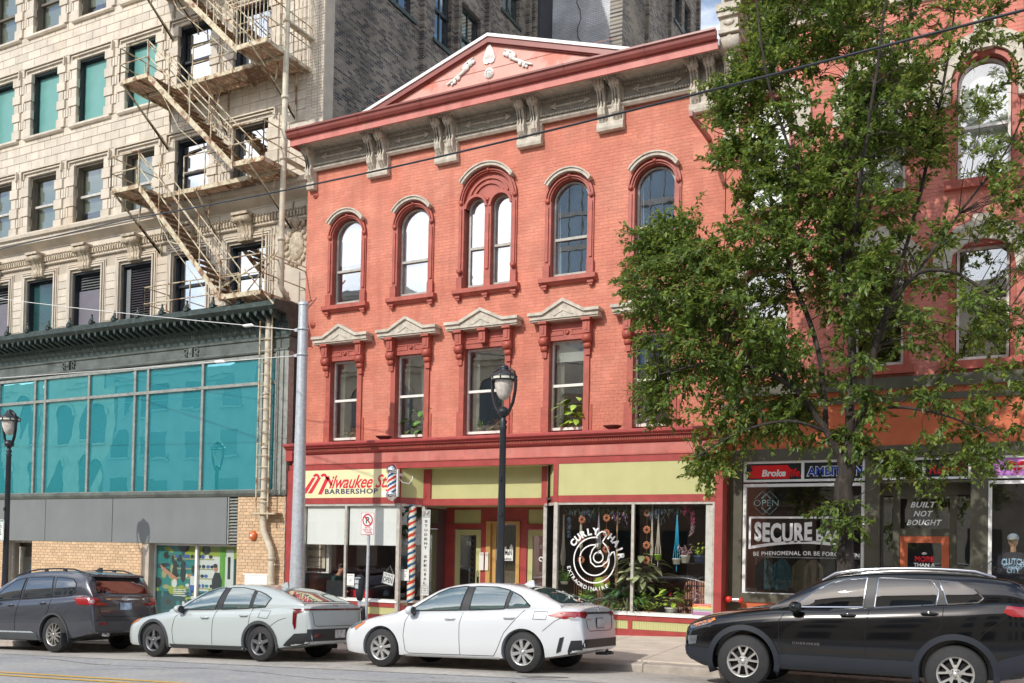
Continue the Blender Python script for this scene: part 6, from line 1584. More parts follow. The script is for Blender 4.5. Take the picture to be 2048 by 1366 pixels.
# --- black SUV at the lower right
J_ = paint('gloss_black_paint', (.003, .0035, .0045), .0, .12, .3)
jc = mat('dull_blue_black_cladding', (.014, .018, .026), .45, var=.08)
jp = dict(wb=2.70, fo=.92, ro=1.02, W=1.86, H=1.68, R=.368, arch=.44, rim=.225, style=10, paint=J_, rimm=mat('satin_silver_alloy', (.52, .51, .48), .3, .6, var=.1), trim=m_chrome, handlem=J_, mirrorm=J_, gm=car_glass('black_privacy_glass', (.003, .004, .005), .12, .05), clad=jc, cladw=.07, cladsq=1.0,
  top=[(-.92, .6), (-.90, .80), (-.82, .91), (-.5, 1.03), (-.1, 1.11), (.3, 1.18), (.6, 1.20), (2.0, 1.22), (3.0, 1.30), (3.5, 1.32), (3.66, 1.25), (3.70, 1.05), (3.72, .6)],
  belt=[(-.92, .55), (-.88, .76), (-.80, .85), (-.5, .95), (0, 1.04), (.5, 1.10), (1.5, 1.155), (2.7, 1.24), (3.3, 1.29), (3.6, 1.24), (3.68, 1.0), (3.72, .55)],
  plan=[(-.92, .66), (-.86, .82), (-.74, .91), (-.45, .97), (0, .99), (1.4, 1.0), (2.8, 1.0), (3.3, .975), (3.55, .93), (3.68, .88), (3.72, .84)],
  bot=[(-.92, .42), (-.8, .34), (-.5, .24), (.4, .28), (2.3, .28), (3.1, .30), (3.72, .42)],
  roof=[(.35, 1.14), (.6, 1.30), (1.0, 1.53), (1.3, 1.62), (1.7, 1.665), (2.2, 1.68), (2.7, 1.665), (3.1, 1.625), (3.38, 1.575), (3.48, 1.50), (3.62, 1.28)],
  gx=(.35, 3.62), tum=.30, trimw=.022,
  glass=[[(.64, 1.145), (1.0, 1.41), (1.2, 1.505), (1.4, 1.55), (1.62, 1.565), (1.58, 1.175)], [(1.72, 1.18), (1.76, 1.57), (2.40, 1.56), (2.50, 1.42), (2.47, 1.24)], [(2.60, 1.25), (2.55, 1.42), (2.50, 1.552), (2.72, 1.535), (2.92, 1.45), (3.02, 1.34), (2.96, 1.285)]],
  pillar=[[(1.59, 1.17), (1.63, 1.57), (1.75, 1.575), (1.71, 1.175)], [(2.48, 1.24), (2.51, 1.42), (2.41, 1.565), (2.49, 1.56), (2.54, 1.42), (2.59, 1.245)]],
  lines=[[(.56, 1.06), (.49, .95), (.50, .62), (.56, .50)], [(1.66, 1.15), (1.62, .9), (1.62, .50)], [(2.56, 1.22), (2.54, .95), (2.38, .76)], [(.56, .50), (2.15, .50)], [(3.28, 1.12), (3.05, .92), (2.95, .8)]],
  handles=[(1.40, 1.06), (2.40, 1.12)], mirror=(.70, 1.15),
  side=[('rocker_cladding', [(.46, .50), (2.24, .50), (2.24, .30), (.46, .30)], jc), ('headlamp', [(-.80, .83), (-.44, .95), (-.46, .88), (-.76, .78)], m_headl), ('turn_signal', [(-.74, .845), (-.42, .955), (-.40, .925), (-.66, .82)], m_amber), ('fog_lamp', [(-.82, .68), (-.66, .70), (-.68, .58), (-.80, .56)], m_headl),
        ('bumper_cladding', [(-.88, .54), (-.45, .52), (-.42, .30), (-.84, .36)], jc), ('bumper_cladding', [(3.13, .50), (3.2, .58), (3.55, .70), (3.72, .70), (3.72, .38), (3.13, .34)], jc), ('tail_light', [(3.24, 1.17), (3.28, 1.25), (3.62, 1.23), (3.65, 1.12), (3.34, 1.12)], m_lamp), ('tail_light', [(3.50, 1.20), (3.62, 1.19), (3.63, 1.15), (3.50, 1.16)], m_lampc)],
  ends=[('windscreen', [(.50, -.70), (.50, .70), (1.18, .58), (1.18, -.58)], 't', None), ('rear_window', [(-.62, 1.33), (.62, 1.33), (.54, 1.54), (-.54, 1.54)], 'r', None),
        ('tail_light', [(-.84, 1.10), (-.84, 1.22), (-.5, 1.22), (-.5, 1.13)], 'r', m_lamp), ('tail_light', [(.84, 1.10), (.5, 1.13), (.5, 1.22), (.84, 1.22)], 'r', m_lamp), ('lower_bumper', [(-.78, .46), (.78, .46), (.8, .70), (-.8, .70)], 'r', jc)],
  elines=[])
car, hit, patch, line = make_car('black_suv', 'glossy black SUV with chrome roof rails and window trim, parked before the tree', 'car', place(-3.28), (math.radians(-2.2), -.008, 0), fixg(jp))
q = MB(local=True)
for sg in (-1, 1):
    pts = [(1.02, sg*.60, hit('t', 1.02, sg*.60)[0].z+.0)]
    for k in range(10): x = 1.2+k*.19; pts.append((x, sg*.62, hit('t', x, sg*.60)[0].z+.045))
    pts.append((3.16, sg*.60, hit('t', 3.16, sg*.60)[0].z)); q = MB(local=True); q.tube(pts, [.02]+[.026]*10+[.02], 8); q.build('roof_rail', m_chrome, car)
q = MB(local=True); h = hit('t', 2.95, 0.0)[0]; q.tube([(2.85, -.3, 1.63), (3.12, -.3, 1.85)], .006, 5); q.build('antenna', m_black, car)
q = MB(local=True); q.prism([(3.15, 1.625), (3.60, 1.575), (3.64, 1.53), (3.47, 1.53), (3.2, 1.56)], 'y', -.62, .62); q.build('spoiler', J_, car)
q = MB(local=True); h = hit('s', .85, .66)[0]
text_on(q, 'CHEROKEE', .86, .66, .36, .032, h.y-.006, .02, spacing=1.15); q.build('badge', m_chrome, car)
# ------------------------------------------------------------------ opposite side of the street (seen in reflections)
m_opp = mat('opposite_limestone', (.52, .46, .37), .8, var=.12, vs=1.5, dirt=(.25, .22, .18, .3))
m_oppg = mat('opposite_grey_stone', (.33, .33, .32), .8, var=.12, vs=1)
m_og = mat('opposite_window', (.03, .035, .04), .1, var=.05, spec=.9)
def opp(name, label, x0, x1, h, m, fl, arch, bay, y=-13., dep=12, wf=.5):
    t = thing(name, label, 'building', ((x0+x1)/2, y, 0)); q = MB(); q.box(x0, x1, y-dep, y, -3, h); q.box(x0-.15, x1+.15, y-.2, y+.35, h-.7, h-.3).box(x0-.1, x1+.1, y, y+.2, h-1.0, h-.7)
    q.box(x0, x1, y, y+.15, fl*1.0+.6, fl+.9); q.build('wall', m, t)
    n = max(1, int((x1-x0)/bay)); bw = (x1-x0)/n; z = 0
    q = MB(); s = MB()
    k = 0
    while z+fl < h-.3:
        for i in range(n):
            c = x0+(i+.5)*bw; w = bw*wf*.5; zb_ = z+(.9 if k else .4); zt_ = z+fl*.72
            if arch and k: q.prism(arch_poly(c, zt_, w, zb_, 8), 'y', y+.02, y+.021); s.ring(c, zt_, w, w+.22, y, y+.12, 0, 180, 10)
            else: q.box(c-w, c+w, y+.02, y+.021, zb_, zt_+.3)
            s.box(c-w-.15, c+w+.15, y, y+.15, zb_-.15, zb_)
        z += fl; k += 1
    q.each('window', m_og, t); s.build('window_trim', m, t, kind='stuff'); return t
opp('opposite_building', 'cream limestone building with arched windows across the street, seen mirrored in glass', -44, -24, 14.3, m_opp, 4.3, True, 3.0)
opp('opposite_building', 'low brown building across the street, seen mirrored in the shop glass', -23.8, -9, 11.2, mat('opposite_brown', (.3, .22, .16), .8, var=.1), 3.7, False, 2.8)
opp('opposite_building', 'pale grey building beside the limestone one across the street, seen mirrored', -62, -44.2, 15.4, m_oppg, 3.6, False, 3.2)
opp('opposite_building', 'wide limestone block across the street at the left end, seen mirrored', -95, -62.2, 15.6, m_opp, 4.4, True, 3.6)
opp('opposite_building', 'brick building across the street behind the camera, seen mirrored in cars', -8.8, 16, 15.6, m_opp, 4.0, True, 3.0)
opp('office_tower', 'tall grey gridded office tower beyond the opposite houses, seen mirrored', -84, -60, 31, m_oppg, 3.5, False, 2.2, -48, 15, .75)
m_bg = mat('blue_curtain_wall', (.10, .17, .25), .08, .3, var=.1, vs=.4, spec=.9)
t = thing('glass_tower', 'blue glass tower beyond the opposite houses, seen mirrored in the arched windows', 'building', (-36, -52, 0)); q = MB(); q.box(-46, -28, -66, -52, -2, 42); q.build('curtain_wall', m_bg, t)
q = MB(); 
for k in range(12): q.box(-46, -28, -52, -51.8, 2+k*3.5, 2.5+k*3.5)
for k in range(13): q.box(-46+k*1.5-.04, -46+k*1.5+.04, -52, -51.85, -2, 42)
q.build('mullions', m_oppg, t, kind='stuff')

# ------------------------------------------------------------------ street furniture
def street_lamp(x, y, label):
    z0 = walkz(x, y); t = thing('street_lamp', label, 'street lamp', (x, y, z0), group='black street lamps on the pavement')
    H = 5.10-z0 if x > -15 else 5.0-z0
    Z = lambda v: z0+v
    q = MB(); top = z0+H   # heights measured down from the finial
    q.lathe(x, y, [(.2, 0), (.2, .12), (.17, .16), (.16, .5), (.13, .62), (.11, 1.1), (.095, 1.12), (.1, 1.2), (.085, 1.24), (.075, 1.6), (.06, H-1.2), (.075, H-1.16), (.05, H-1.12), (.075, H-1.06), (.045, H-1.02), (.05, H-.98)], 16, 'z', z0)
    for k in range(12):
        a = 2*PI*k/12; q.box(x+.1*math.cos(a)-.008, x+.1*math.cos(a)+.008, y+.1*math.sin(a)-.008, y+.1*math.sin(a)+.008, z0+.65, z0+1.1)
    q.box(x-.03, x+.05, y-.085, y-.05, z0+2.55, z0+2.62).box(x-.02, x+.03, y-.09, y-.05, z0+3.2, z0+3.28).build('post', m_black, t)
    q = MB(); q.lathe(x, y, [(.04, top-.98-z0), (.11, top-.93-z0), (.12, top-.86-z0), (.06, top-.8-z0), (.02, top-.78-z0)], 12, 'z', z0)
    for sx in (-1, 1):
        for w_ in (-.02, .02):
            q.tube([(x+sx*(.1+0), y+w_, top-.9), (x+sx*.19, y+w_, top-.72), (x+sx*.235, y+w_, top-.5), (x+sx*.245, y+w_, top-.3), (x+sx*.2, y+w_, top-.14), (x+sx*.1, y+w_, top-.08)], .02, 6)
    q.build('yoke', m_black, t)
    q = MB(); q.lathe(x, y, [(.015, top), (.03, top-.015), (.075, top-.03), (.09, top-.08), (.075, top-.10), (.11, top-.12), (.24, top-.21), (.25, top-.22), (.25, top-.235)][::1], 16, 'z', 0, True)
    q.lathe(x, y, [(.245, top-.29), (.25, top-.30), (.2, top-.31)], 16, 'z', 0, False)
    for k in range(8): a = 2*PI*k/8+.2; q.box(x+.235*math.cos(a)-.01, x+.235*math.cos(a)+.01, y+.235*math.sin(a)-.01, y+.235*math.sin(a)+.01, top-.3, top-.22)
    q.build('lamp_cap', m_black, t)
    q = MB(); q.lathe(x, y, [(.232, top-.235), (.232, top-.29)], 24, 'z', 0, False); q.build('lens_band', mat('pale_lens', (.7, .68, .58), .4, var=.1), t)
    q = MB(); q.lathe(x, y, [(.17, top-.3), (.175, top-.36), (.16, top-.46), (.125, top-.56), (.08, top-.64), (.0, top-.665)], 20, 'z', 0, False); q.build('globe', mat('frosted_globe', (.62, .56, .50), .25, var=.2, vs=12, spec=.6), t)
    return t
street_lamp(-8.27, 15.45, 'black twin-arm street lamp in front of the middle shop door')
street_lamp(-22.42, 15.45, 'black twin-arm street lamp carrying the green parking sign at the far left')
def sign_text(mb, rowsx, cx, y, zc):
    for (txt, dz, w, h, b_) in rowsx: text_on(mb, txt, cx, zc+dz, w, h, y, b_)
m_sgreen = mat('sign_green', (.01, .16, .12), .4, var=0); m_sred2 = mat('sign_red', (.55, .012, .025), .4, var=0); m_sblack = mat('print_black', (.02, .02, .025), .5, var=0)
t = thing('parking_sign', 'white sign with green HOUR METER PARKING lettering on the far-left lamp post', 'sign', (-22.5, 15.3, 1.85))
q = MB(); q.prism([(-22.85, 1.66), (-22.28, 1.66), (-22.25, 1.69), (-22.25, 2.17), (-22.28, 2.20), (-22.85, 2.20), (-22.88, 2.17), (-22.88, 1.69)], 'y', 15.26, 15.265); q.build('sign_face', m_wclean, t)
q = MB(); sign_text(q, [('2 HOUR METER', .22, .55, .045, .01), ('PARKING', .155, .38, .045, .012), ('8AM TO 6PM', .1, .45, .032, .005), ('MON THRU FRIDAY', .06, .52, .028, .005), ('2 HOUR  ', .005, .42, .045, .01), ('PARKING', -.055, .42, .05, .015), ('8AM TO 6PM', -.11, .45, .032, .005), ('SATURDAY', -.155, .34, .03, .005)], -22.56, 15.255, 1.94)
frame_rect(q, -22.865, -22.265, 1.675, 2.185, .008, 15.257, 15.259); q.box(-22.8, -22.36, 15.257, 15.259, 1.70, 1.712); q.build('lettering', m_sgreen, t)
# galvanised pole
t = thing('steel_pole', 'tall tapering galvanised steel pole before the barber shop corner, holding span wires', 'pole', (-14.17, 16.8, walkz(-14.17, 16.8)))
q = MB(); px_, py_ = -14.17, 16.8; q.lathe(px_, py_, [(.18, -.35), (.165, 1.0), (.15, 1.8), (.12, 5.0), (.11, 7.15)], 12, 'z', 0, False); q.build('shaft', m_galv, t)
q = MB(); q.lathe(px_, py_, [(0, 7.22), (.09, 7.2), (.125, 7.16), (.125, 7.12)], 12, 'z', 0); q.build('cap', m_galv, t)
for z in (6.57, 5.99): q = MB(); q.lathe(px_, py_, [(.12, -.02), (.135, -.02), (.135, .02), (.12, .02)], 12, 'z', z, False).box(px_-.22, px_-.12, py_-.03, py_+.03, z-.03, z+.03); q.build('clamp', m_galv, t)
for (z, z1, x1, nm) in ((6.57, 8.61, -24.98, 'upper'), (5.99, 6.5, -36, 'lower')):
    q = MB(); pts = []
    for k in range(13): s_ = k/12; pts.append((px_-.15+(x1-8-px_)*s_, 16.8, z+(z1+(z1-z)*.7-z)*s_-.25*math.sin(PI*s_)*.5))
    q.tube(pts, .009, 5)
    c = Vector(pts[0]).lerp(Vector(pts[1]), .95); q.tube([(c.x-.17, c.y, c.z+.02), (c.x-.1, c.y, c.z), (c.x+.1, c.y, c.z), (c.x+.17, c.y, c.z-.02)], [.015, .04, .04, .015], 8)
    tag(q.build('span_wire', m_wclean if nm else m_galv, loc=(px_, 16.8, z)), {'upper': 'thin span wire with a white insulator, the upper one tied to the steel pole', 'lower': 'thin span wire with a white insulator, the lower one tied to the steel pole'}[nm], 'wire')
# thick overhead cable: from the upper right down to the left
q = MB(); Yc = 8.0; A = (1.2, 7.2, 6.38); B_ = None
def cable_pt(px, py, Y):
    d = r_*((px-1024)/1907.293)-u_*((py-1062.859)/1907.293)+f_; return Vector((0, 0, 1.655))+d*(Y/d.y)
a, b = cable_pt(2048, 20, 9.0), cable_pt(250, 440, 13.0)
mid_ = cable_pt(1150, 250, 11.0)
pts = []
dirn = (b-a)
for k in range(-6, 31):
    s_ = k/20; p = a.lerp(b, s_); pts.append((p.x, p.y, p.z-.14*math.sin(PI*min(max(s_, 0), 1))))
q.tube(pts, .0135, 8)
tag(q.build('overhead_cable', m_black), 'thick black overhead cable running down from upper right across the red facade', 'cable')
# no-parking sign on its post, with meter
t = thing('no_parking_sign', 'white sign with a red crossed-out P and LOADING ZONE text on a post', 'sign', (-11.24, 15.45, walkz(-11.24, 15.45)))
zb0 = walkz(-11.24, 15.45)
q = MB(); q.tube([(-11.27, 15.45, zb0), (-11.24, 15.45, 2.30)], .03, 8); q.build('post', m_galv, t)
q = MB(); q.prism([(-11.38, 1.92), (-11.10, 1.92), (-11.075, 1.945), (-11.075, 2.345), (-11.10, 2.37), (-11.38, 2.37), (-11.405, 2.345), (-11.405, 1.945)], 'y', 15.40, 15.405); q.build('sign_face', m_wclean, t)
q = MB(); q.m(0); frame_rect(q, -11.395, -11.085, 1.93, 2.36, .006, 15.396, 15.398); q.ring(-11.24, 2.215, .1, .125, 15.394, 15.396, 0, 360, 28)
q.prism([(-11.24+.115*math.cos(a), 2.215+.115*math.sin(a)) for a in [math.radians(v) for v in (128, 142, 308, 322)]], 'y', 15.391, 15.393)
text_on(q, 'THIS TYPE\nLOADING ZONE\n7AM TO 4PM', -11.24, 2.035, .24, .095, 15.395, .005); q.box(-11.28, -11.15, 15.394, 15.396, 1.962, 1.972).prism([(-11.15, 1.952), (-11.12, 1.967), (-11.15, 1.982)], 'y', 15.394, 15.396)
q.build('lettering', m_sred2, t)
q = MB(); text_on(q, 'P', -11.24, 2.215, .085, .13, 15.3945, .03); q.build('letter_p', m_sgreen, t)
t = thing('parking_meter', 'grey parking meter head beside the no-parking sign post', 'parking meter', (-11.42, 15.42, zb0))
q = MB(); q.tube([(-11.42, 15.45, zb0), (-11.42, 15.45, .66)], .03, 8).box(-11.45, -11.22, 15.42, 15.48, .52, .6); q.build('post', m_galv, t)
q = MB(); q.lathe(-11.42, 15.44, [(.05, .62), (.085, .72), (.095, .95), (.1, 1.02), (.08, 1.1), (.0, 1.14)], 14, 'z', 0); q.build('meter_body', m_black, t)
q = MB(); q.box(-11.47, -11.38, 15.335, 15.35, .96, 1.03).box(-11.46, -11.39, 15.338, 15.35, .86, .94).box(-11.5, -11.34, 15.33, 15.36, 1.06, 1.08); q.build('meter_face', m_galv, t)
t = thing('meter_housing', 'small dark box clamped low on the no-parking sign post', 'meter box', (-11.36, 15.4, .2))
q = MB(); q.box(-11.48, -11.28, 15.33, 15.45, .15, .42).prism([(15.33, .42), (15.45, .42), (15.45, .5), (15.36, .47)], 'x', -11.48, -11.28); q.build('box', m_black, t)
q = MB(); q.box(-11.45, -11.31, 15.322, 15.33, .18, .38); q.build('panel', m_gpanel, t)

# ------------------------------------------------------------------ signs and lettering on the shops
FYs = SY-.006
m_letred = mat('sign_crimson', (.62, .03, .06), .4, var=0); m_letnavy = mat('sign_navy', (.045, .06, .12), .4, var=0)
t = thing('barbershop_sign', 'cream painted sign board lettered Milwaukee St. Barbershop in red and navy', 'sign', (-14.45, SY, 3.25))
q = MB(); q.box(-15.88, -13.1, SY-.008, SY+.02, 2.90, 3.60); q.build('board', m_signcream, t)
q = MB(); y = SY-.011
text_on(q, 'ilwaukee St.', -14.22, 3.30, 1.76, .33, y, .016, .45, .98)
# big swash M made of slanted bars
for (x0, w_) in ((-15.80, .10), (-15.62, .10)): q.add([(x0-.16, y, 3.02), (x0-.02, y, 3.02), (x0+.26, y, 3.42), (x0+.16, y, 3.42)], [(0, 1, 2, 3)], False)
q.add([(-15.45, y, 2.99), (-15.33, y, 2.99), (-15.10, y, 3.40), (-15.2, y, 3.44)], [(0, 1, 2, 3)], False)
for cx_ in (-15.52, -15.28): q.ring(cx_, 3.40, .05, .12, y, y+.001, 10, 150, 10)
q.prism([(-15.22, 3.42), (-15.05, 3.20), (-15.0, 3.22), (-15.12, 3.46)], 'y', y, y+.001)
q.build('script_lettering', m_letred, t)
q = MB(); text_on(q, 'BARBERSHOP', -14.42, 3.06, 1.62, .13, y, .028, 0, 1.12); q.build('lettering', m_letnavy, t)
q = MB(); 
for k, (i, a, b) in enumerate(((0, 0, .05), (1, .05, .09), (0, .09, .14), (2, .14, .18), (0, .18, .23), (1, .23, .27), (0, .27, .31))):
    # tilted little painted pole
    def PT(s_, o_): return (-13.44+.30*s_/.31*.9+o_*.5, y-.001, 3.02+.30*s_/.31+-o_*.8)
    q.m(i).add([PT(a, .0), PT(a, .11), PT(b, .11), PT(b, .0)], [(0, 1, 2, 3)], False)
q.m(0).ring(-13.42, 2.99, 0.001, .085, y-.002, y-.001, 0, 360, 16); q.build('painted_pole', [m_wclean, m_letred, m_letnavy], t)
# barber pole on the corner of the shopfront
def striped(mb, x, y, z0, z1, r, turns, bands, n=24, seg=40, axis_top=None):
    """helical stripes: material index from angle+height"""
    for i in range(seg):
        for j in range(n):
            za, zb_ = z0+(z1-z0)*i/seg, z0+(z1-z0)*(i+1)/seg; a0, a1 = 2*PI*j/n, 2*PI*(j+1)/n
            ph = ((j+.5)/n-turns*(i+.5)/seg) % 1.0; acc = 0; mi = 0
            for (w_, m_) in bands:
                acc += w_
                if ph < acc: mi = m_; break
            mb.m(mi).add([(x+r*math.cos(a0), y+r*math.sin(a0), za), (x+r*math.cos(a1), y+r*math.sin(a1), za), (x+r*math.cos(a1), y+r*math.sin(a1), zb_), (x+r*math.cos(a0), y+r*math.sin(a0), zb_)], [(0, 1, 2, 3)], False)
t = thing('barber_pole', 'red, white and blue barber pole with chrome caps mounted on the shopfront corner', 'barber pole', (-13.03, SY-.22, 2.85))
q = MB(); striped(q, -13.03, SY-.25, 2.99, 3.47, .115, 1.1, [(.14, 1), (.11, 0), (.14, 2), (.11, 0), (.14, 1), (.11, 0), (.14, 2), (.11, 0)]); q.build('striped_cylinder', [m_wclean, mat('stripe_red', (.6, .05, .03), .25, var=0), mat('stripe_blue', (.02, .1, .25), .25, var=0)], t)
q = MB(); q.lathe(-13.03, SY-.25, [(.12, 3.46), (.145, 3.48), (.145, 3.54), (.13, 3.58), (.08, 3.65), (0, 3.68)], 20, 'z', 0); q.build('top_cap', m_chrome, t)
q = MB(); q.lathe(-13.03, SY-.25, [(0, 2.80), (.06, 2.82), (.13, 2.88), (.145, 2.94), (.145, 2.98), (.12, 3.0)], 20, 'z', 0); q.build('bottom_cap', m_chrome, t)
q = MB(); q.box(-12.9, -12.86, SY-.27, SY-.2, 2.9, 3.55).box(-12.9, -12.86, SY-.27, SY, 3.4, 3.46).tube([(-12.88, SY-.2, 3.35), (-12.8, SY-.15, 3.24), (-12.68, SY-.05, 3.22), (-12.62, SY, 3.34), (-12.64, SY+.02, 3.40)], .01, 6); q.build('bracket', m_wclean, t)
# striped column painted in the corner window
t = thing('striped_window_column', 'tall red, white and blue spiral-striped column standing inside the barber shop corner window', 'barber column', (-12.78, 19.5, .4))
q = MB(); striped(q, -12.78, 19.32, .37, 2.72, .095, 8.2, [(.25, 1), (.25, 0), (.25, 2), (.25, 0)], 16, 150); q.build('column', [mat('stripe_cream', (.72, .68, .55), .4, var=0), MATS['stripe_red'], MATS['stripe_blue']], t)
# window blinds and papers
def flat_thing(name, label, cat, x0, x1, y, z0, z1, m, txt=(), tm=None, group=None, th=.003):
    t = thing(name, label, cat, ((x0+x1)/2, y, z0), group=group); q = MB(); q.box(x0, x1, y, y+th, z0, z1); q.build('sheet', m, t)
    if txt:
        q = MB()
        for (s_, cx, cz, w, h, b_, sh) in txt: text_on(q, s_, cx, cz, w, h, y-.002, b_, sh)
        q.build('lettering', tm or m_sblack, t)
    return t
for (x0, x1, lb) in ((-15.84, -14.62, 'white roller blind half drawn in the left barber shop window'), (-14.5, -13.06, 'white roller blind half drawn in the right barber shop window')):
    t = thing('roller_blind', lb, 'blind', ((x0+x1)/2, SY+.12, 1.75), group='roller blinds in the barber shop'); q = MB(); q.box(x0, x1, SY+.08, SY+.083, 1.76, 2.72); q.build('fabric', mat('roller_fabric', (.83, .84, .82), .85, var=.02), t); q = MB(); q.box(x0, x1, SY+.075, SY+.09, 1.735, 1.76); q.build('hem_bar', m_wclean, t)
flat_thing('notice', 'white paper notice taped by the mullion of the barber shop window', 'notice', -14.50, -14.28, SY+.012, .74, 1.02, m_wclean, [('APPOINTMENT', -14.39, .98, .16, .02, .002, 0), ('ONE\nONLY', -14.39, .87, .07, .07, .005, 0)])
flat_thing('notice', 'white paper notice beside the striped column in the barber shop corner', 'notice', -12.98, -12.76, SY+.14, .90, 1.17, m_wclean, [('APPOINTMENT', -12.87, 1.13, .16, .02, .002, 0), ('ONE\nONLY', -12.87, 1.02, .07, .07, .005, 0)])
t = flat_thing('price_board', 'framed cream price board lettered Beard Trim and Additional Services', 'price board', -16.2, -15.62, 19.6, 1.12, 1.74, mat('cream_board', (.62, .53, .4), .6, var=.05), [('Beard Trim with', -15.93, 1.63, .5, .09, .012, .4), ('Additional Services', -15.95, 1.41, .46, .08, .012, .35), ('razor shape, hair tattoo design\nbeard dye', -15.93, 1.28, .44, .07, .002, .3), ('cash or check only', -15.83, 1.165, .25, .04, .008, 0)])
q = MB(); frame_rect(q, -16.24, -15.48, 1.0, 1.78, .03, 19.58, 19.6); q.box(-15.58, -15.50, 19.6, 19.7, 1.0, 1.78); q.build('frame', m_white, t)
t = flat_thing('open_sign', 'tilted white YES WE\'RE OPEN sign hung by string in the barber shop window', 'sign', -.165, .165, -.002, -.135, .135, m_wclean, [("YES WE'RE", 0, .085, .25, .055, .008, 0), ('OPEN', 0, -.03, .27, .13, .02, 0)])
t.location = (-13.36, SY+.1, .80); t.rotation_euler = (0, math.radians(12), 0)
for c in t.children: c.location = (0, 0, .135) if False else (0, 0, 0)
for c in t.children:
    for v in c.data.vertices: v.co.z += 0
q = MB(local=True); q.tube([(-.1, 0, .27), (-.02, 0, .46), (.13, 0, .27)], .004, 4); q.build('string', m_wclean, t)
for c in t.children:
    if c.name.startswith('sheet') or c.name.startswith('lettering'): 
        zs_ = [v.co.z for v in c.data.vertices]
# student special strip
t = thing('student_sign', 'tall narrow white sign reading STUDENT SPECIAL vertically beside the entry', 'sign', (-12.5, 19.55, .4))
q = MB(); q.box(-12.62, -12.40, 19.52, 19.53, .55, 2.62); q.build('board', mat('off_white_board', (.62, .64, .62), .5, var=.05), t)
q = MB(); y = 19.515
text_on(q, '$5 off', -12.51, 2.52, .15, .12, y, .01, .3)
frame_rect(q, -12.60, -12.42, 2.44, 2.60, .008, 19.516, 19.519); frame_rect(q, -12.60, -12.42, .6, .78, .006, 19.516, 19.519)
for k, ch in enumerate('STUDENT SPECIAL'):
    if ch != ' ': text_on(q, ch, -12.51, 2.34-k*.107, .045 if ch == 'I' else .085, .06, y, .03)
text_on(q, 'Thurs\nonly', -12.51, .69, .12, .1, y, .005); q.build('lettering', m_sblack, t)
# entry details
q = MB(); text_on(q, '715', -12.08, 1.83, .13, .09, DY+.04, .015); text_on(q, '713', -10.03, 1.78, .12, .09, DY+.04, .012)
tag(q.build('house_numbers', m_wclean, loc=(-12.08, DY+.04, 1.8)), 'white house numbers 715 and 713 on the glass of the entry doors', 'house numbers')
for (x0, x1, lb) in ((-11.71, -11.58, 'left of two white paper notices between the entry door and the yellow window'), (-11.54, -11.45, 'right of two white paper notices, taped on the yellow window frame')):
    flat_thing('notice', lb, 'notice', x0, x1, DY-.06, 1.17, 1.62, mat('notice_paper', (.72, .7, .64), .7, var=.03), [('713', (x0+x1)/2, 1.55, .05, .03, .003, 0)], group='notices in the entry')
t = thing('condo_sign', 'white house-shaped sign lettered MaN condos in the yellow-framed window', 'sign', (-11.0, DY+.05, 1.4))
q = MB(); q.prism([(-11.28, 1.42), (-10.82, 1.42), (-10.82, 1.75), (-10.87, 1.84), (-10.92, 1.75), (-10.92, 1.70), (-11.0, 1.70), (-11.0, 1.77), (-11.08, 1.77), (-11.08, 1.68), (-11.18, 1.68), (-11.18, 1.73), (-11.28, 1.73)], 'y', DY+.055, DY+.06); q.build('board', m_wclean, t)
q = MB(); text_on(q, 'HoMMaN', -11.05, 1.62, .40, .13, DY+.05, .015); text_on(q, 'condos', -11.03, 1.47, .34, .07, DY+.05, .015); q.build('lettering', m_sblack, t)
# curly logo on the right-hand window
t = thing('window_lettering', 'white CURLY HAIR EXTRAORDINAIRE lettering and spiral logo on the plant shop window', 'window lettering', (-7.9, SY, 1.5))
lx, lz, ly = -7.91, 1.50, SY+.008
m_vinyl = mat('white_vinyl', (.85, .85, .84), .4, var=0)
q = MB()
def spiral(pts, w=.028):
    P = [Vector((p[0], 0, p[1])) for p in pts]; L_ = []; R_ = []
    for i, p in enumerate(P):
        d = (P[min(i+1, len(P)-1)]-P[max(i-1, 0)]).normalized(); n = Vector((-d.z, 0, d.x))*w/2
        L_.append((lx+p.x+n.x, ly, lz+p.z+n.z)); R_.append((lx+p.x-n.x, ly, lz+p.z-n.z))
    n = len(P); q.add(L_+R_, [(i, i+1, n+i+1, n+i) for i in range(n-1)], False)
def arcp(cx, cz, rx, rz, a0, a1, n=40): return [(cx+rx*math.cos(math.radians(a0+(a1-a0)*i/n)), cz+rz*math.sin(math.radians(a0+(a1-a0)*i/n))) for i in range(n+1)]
spiral(arcp(0, 0, .48, .49, 82, 375, 70)+[(.45, .19), (.40, .17), (.36, .11)]+arcp(0, 0, .34, .33, 12, -190, 40)[::1]+[])
spiral(arcp(.0, 0.03, .34, .30, 170, 85, 20)+[(.08, .30)])
spiral([(.02, .49), (.10, .58), (.17, .62), (.25, .60), (.27, .53), (.20, .43), (.17, .38)])
spiral([(.17, .40), (.28, .30), (.34, .15), (.30, -.02), (.18, -.12), (.03, -.14), (-.08, -.05), (-.10, .08), (-.05, .22), (.02, .30), (.08, .34)])
spiral(arcp(.09, .06, .11, .11, 30, 360, 24)+[(.19, .12), (.13, .21), (.07, .16)])
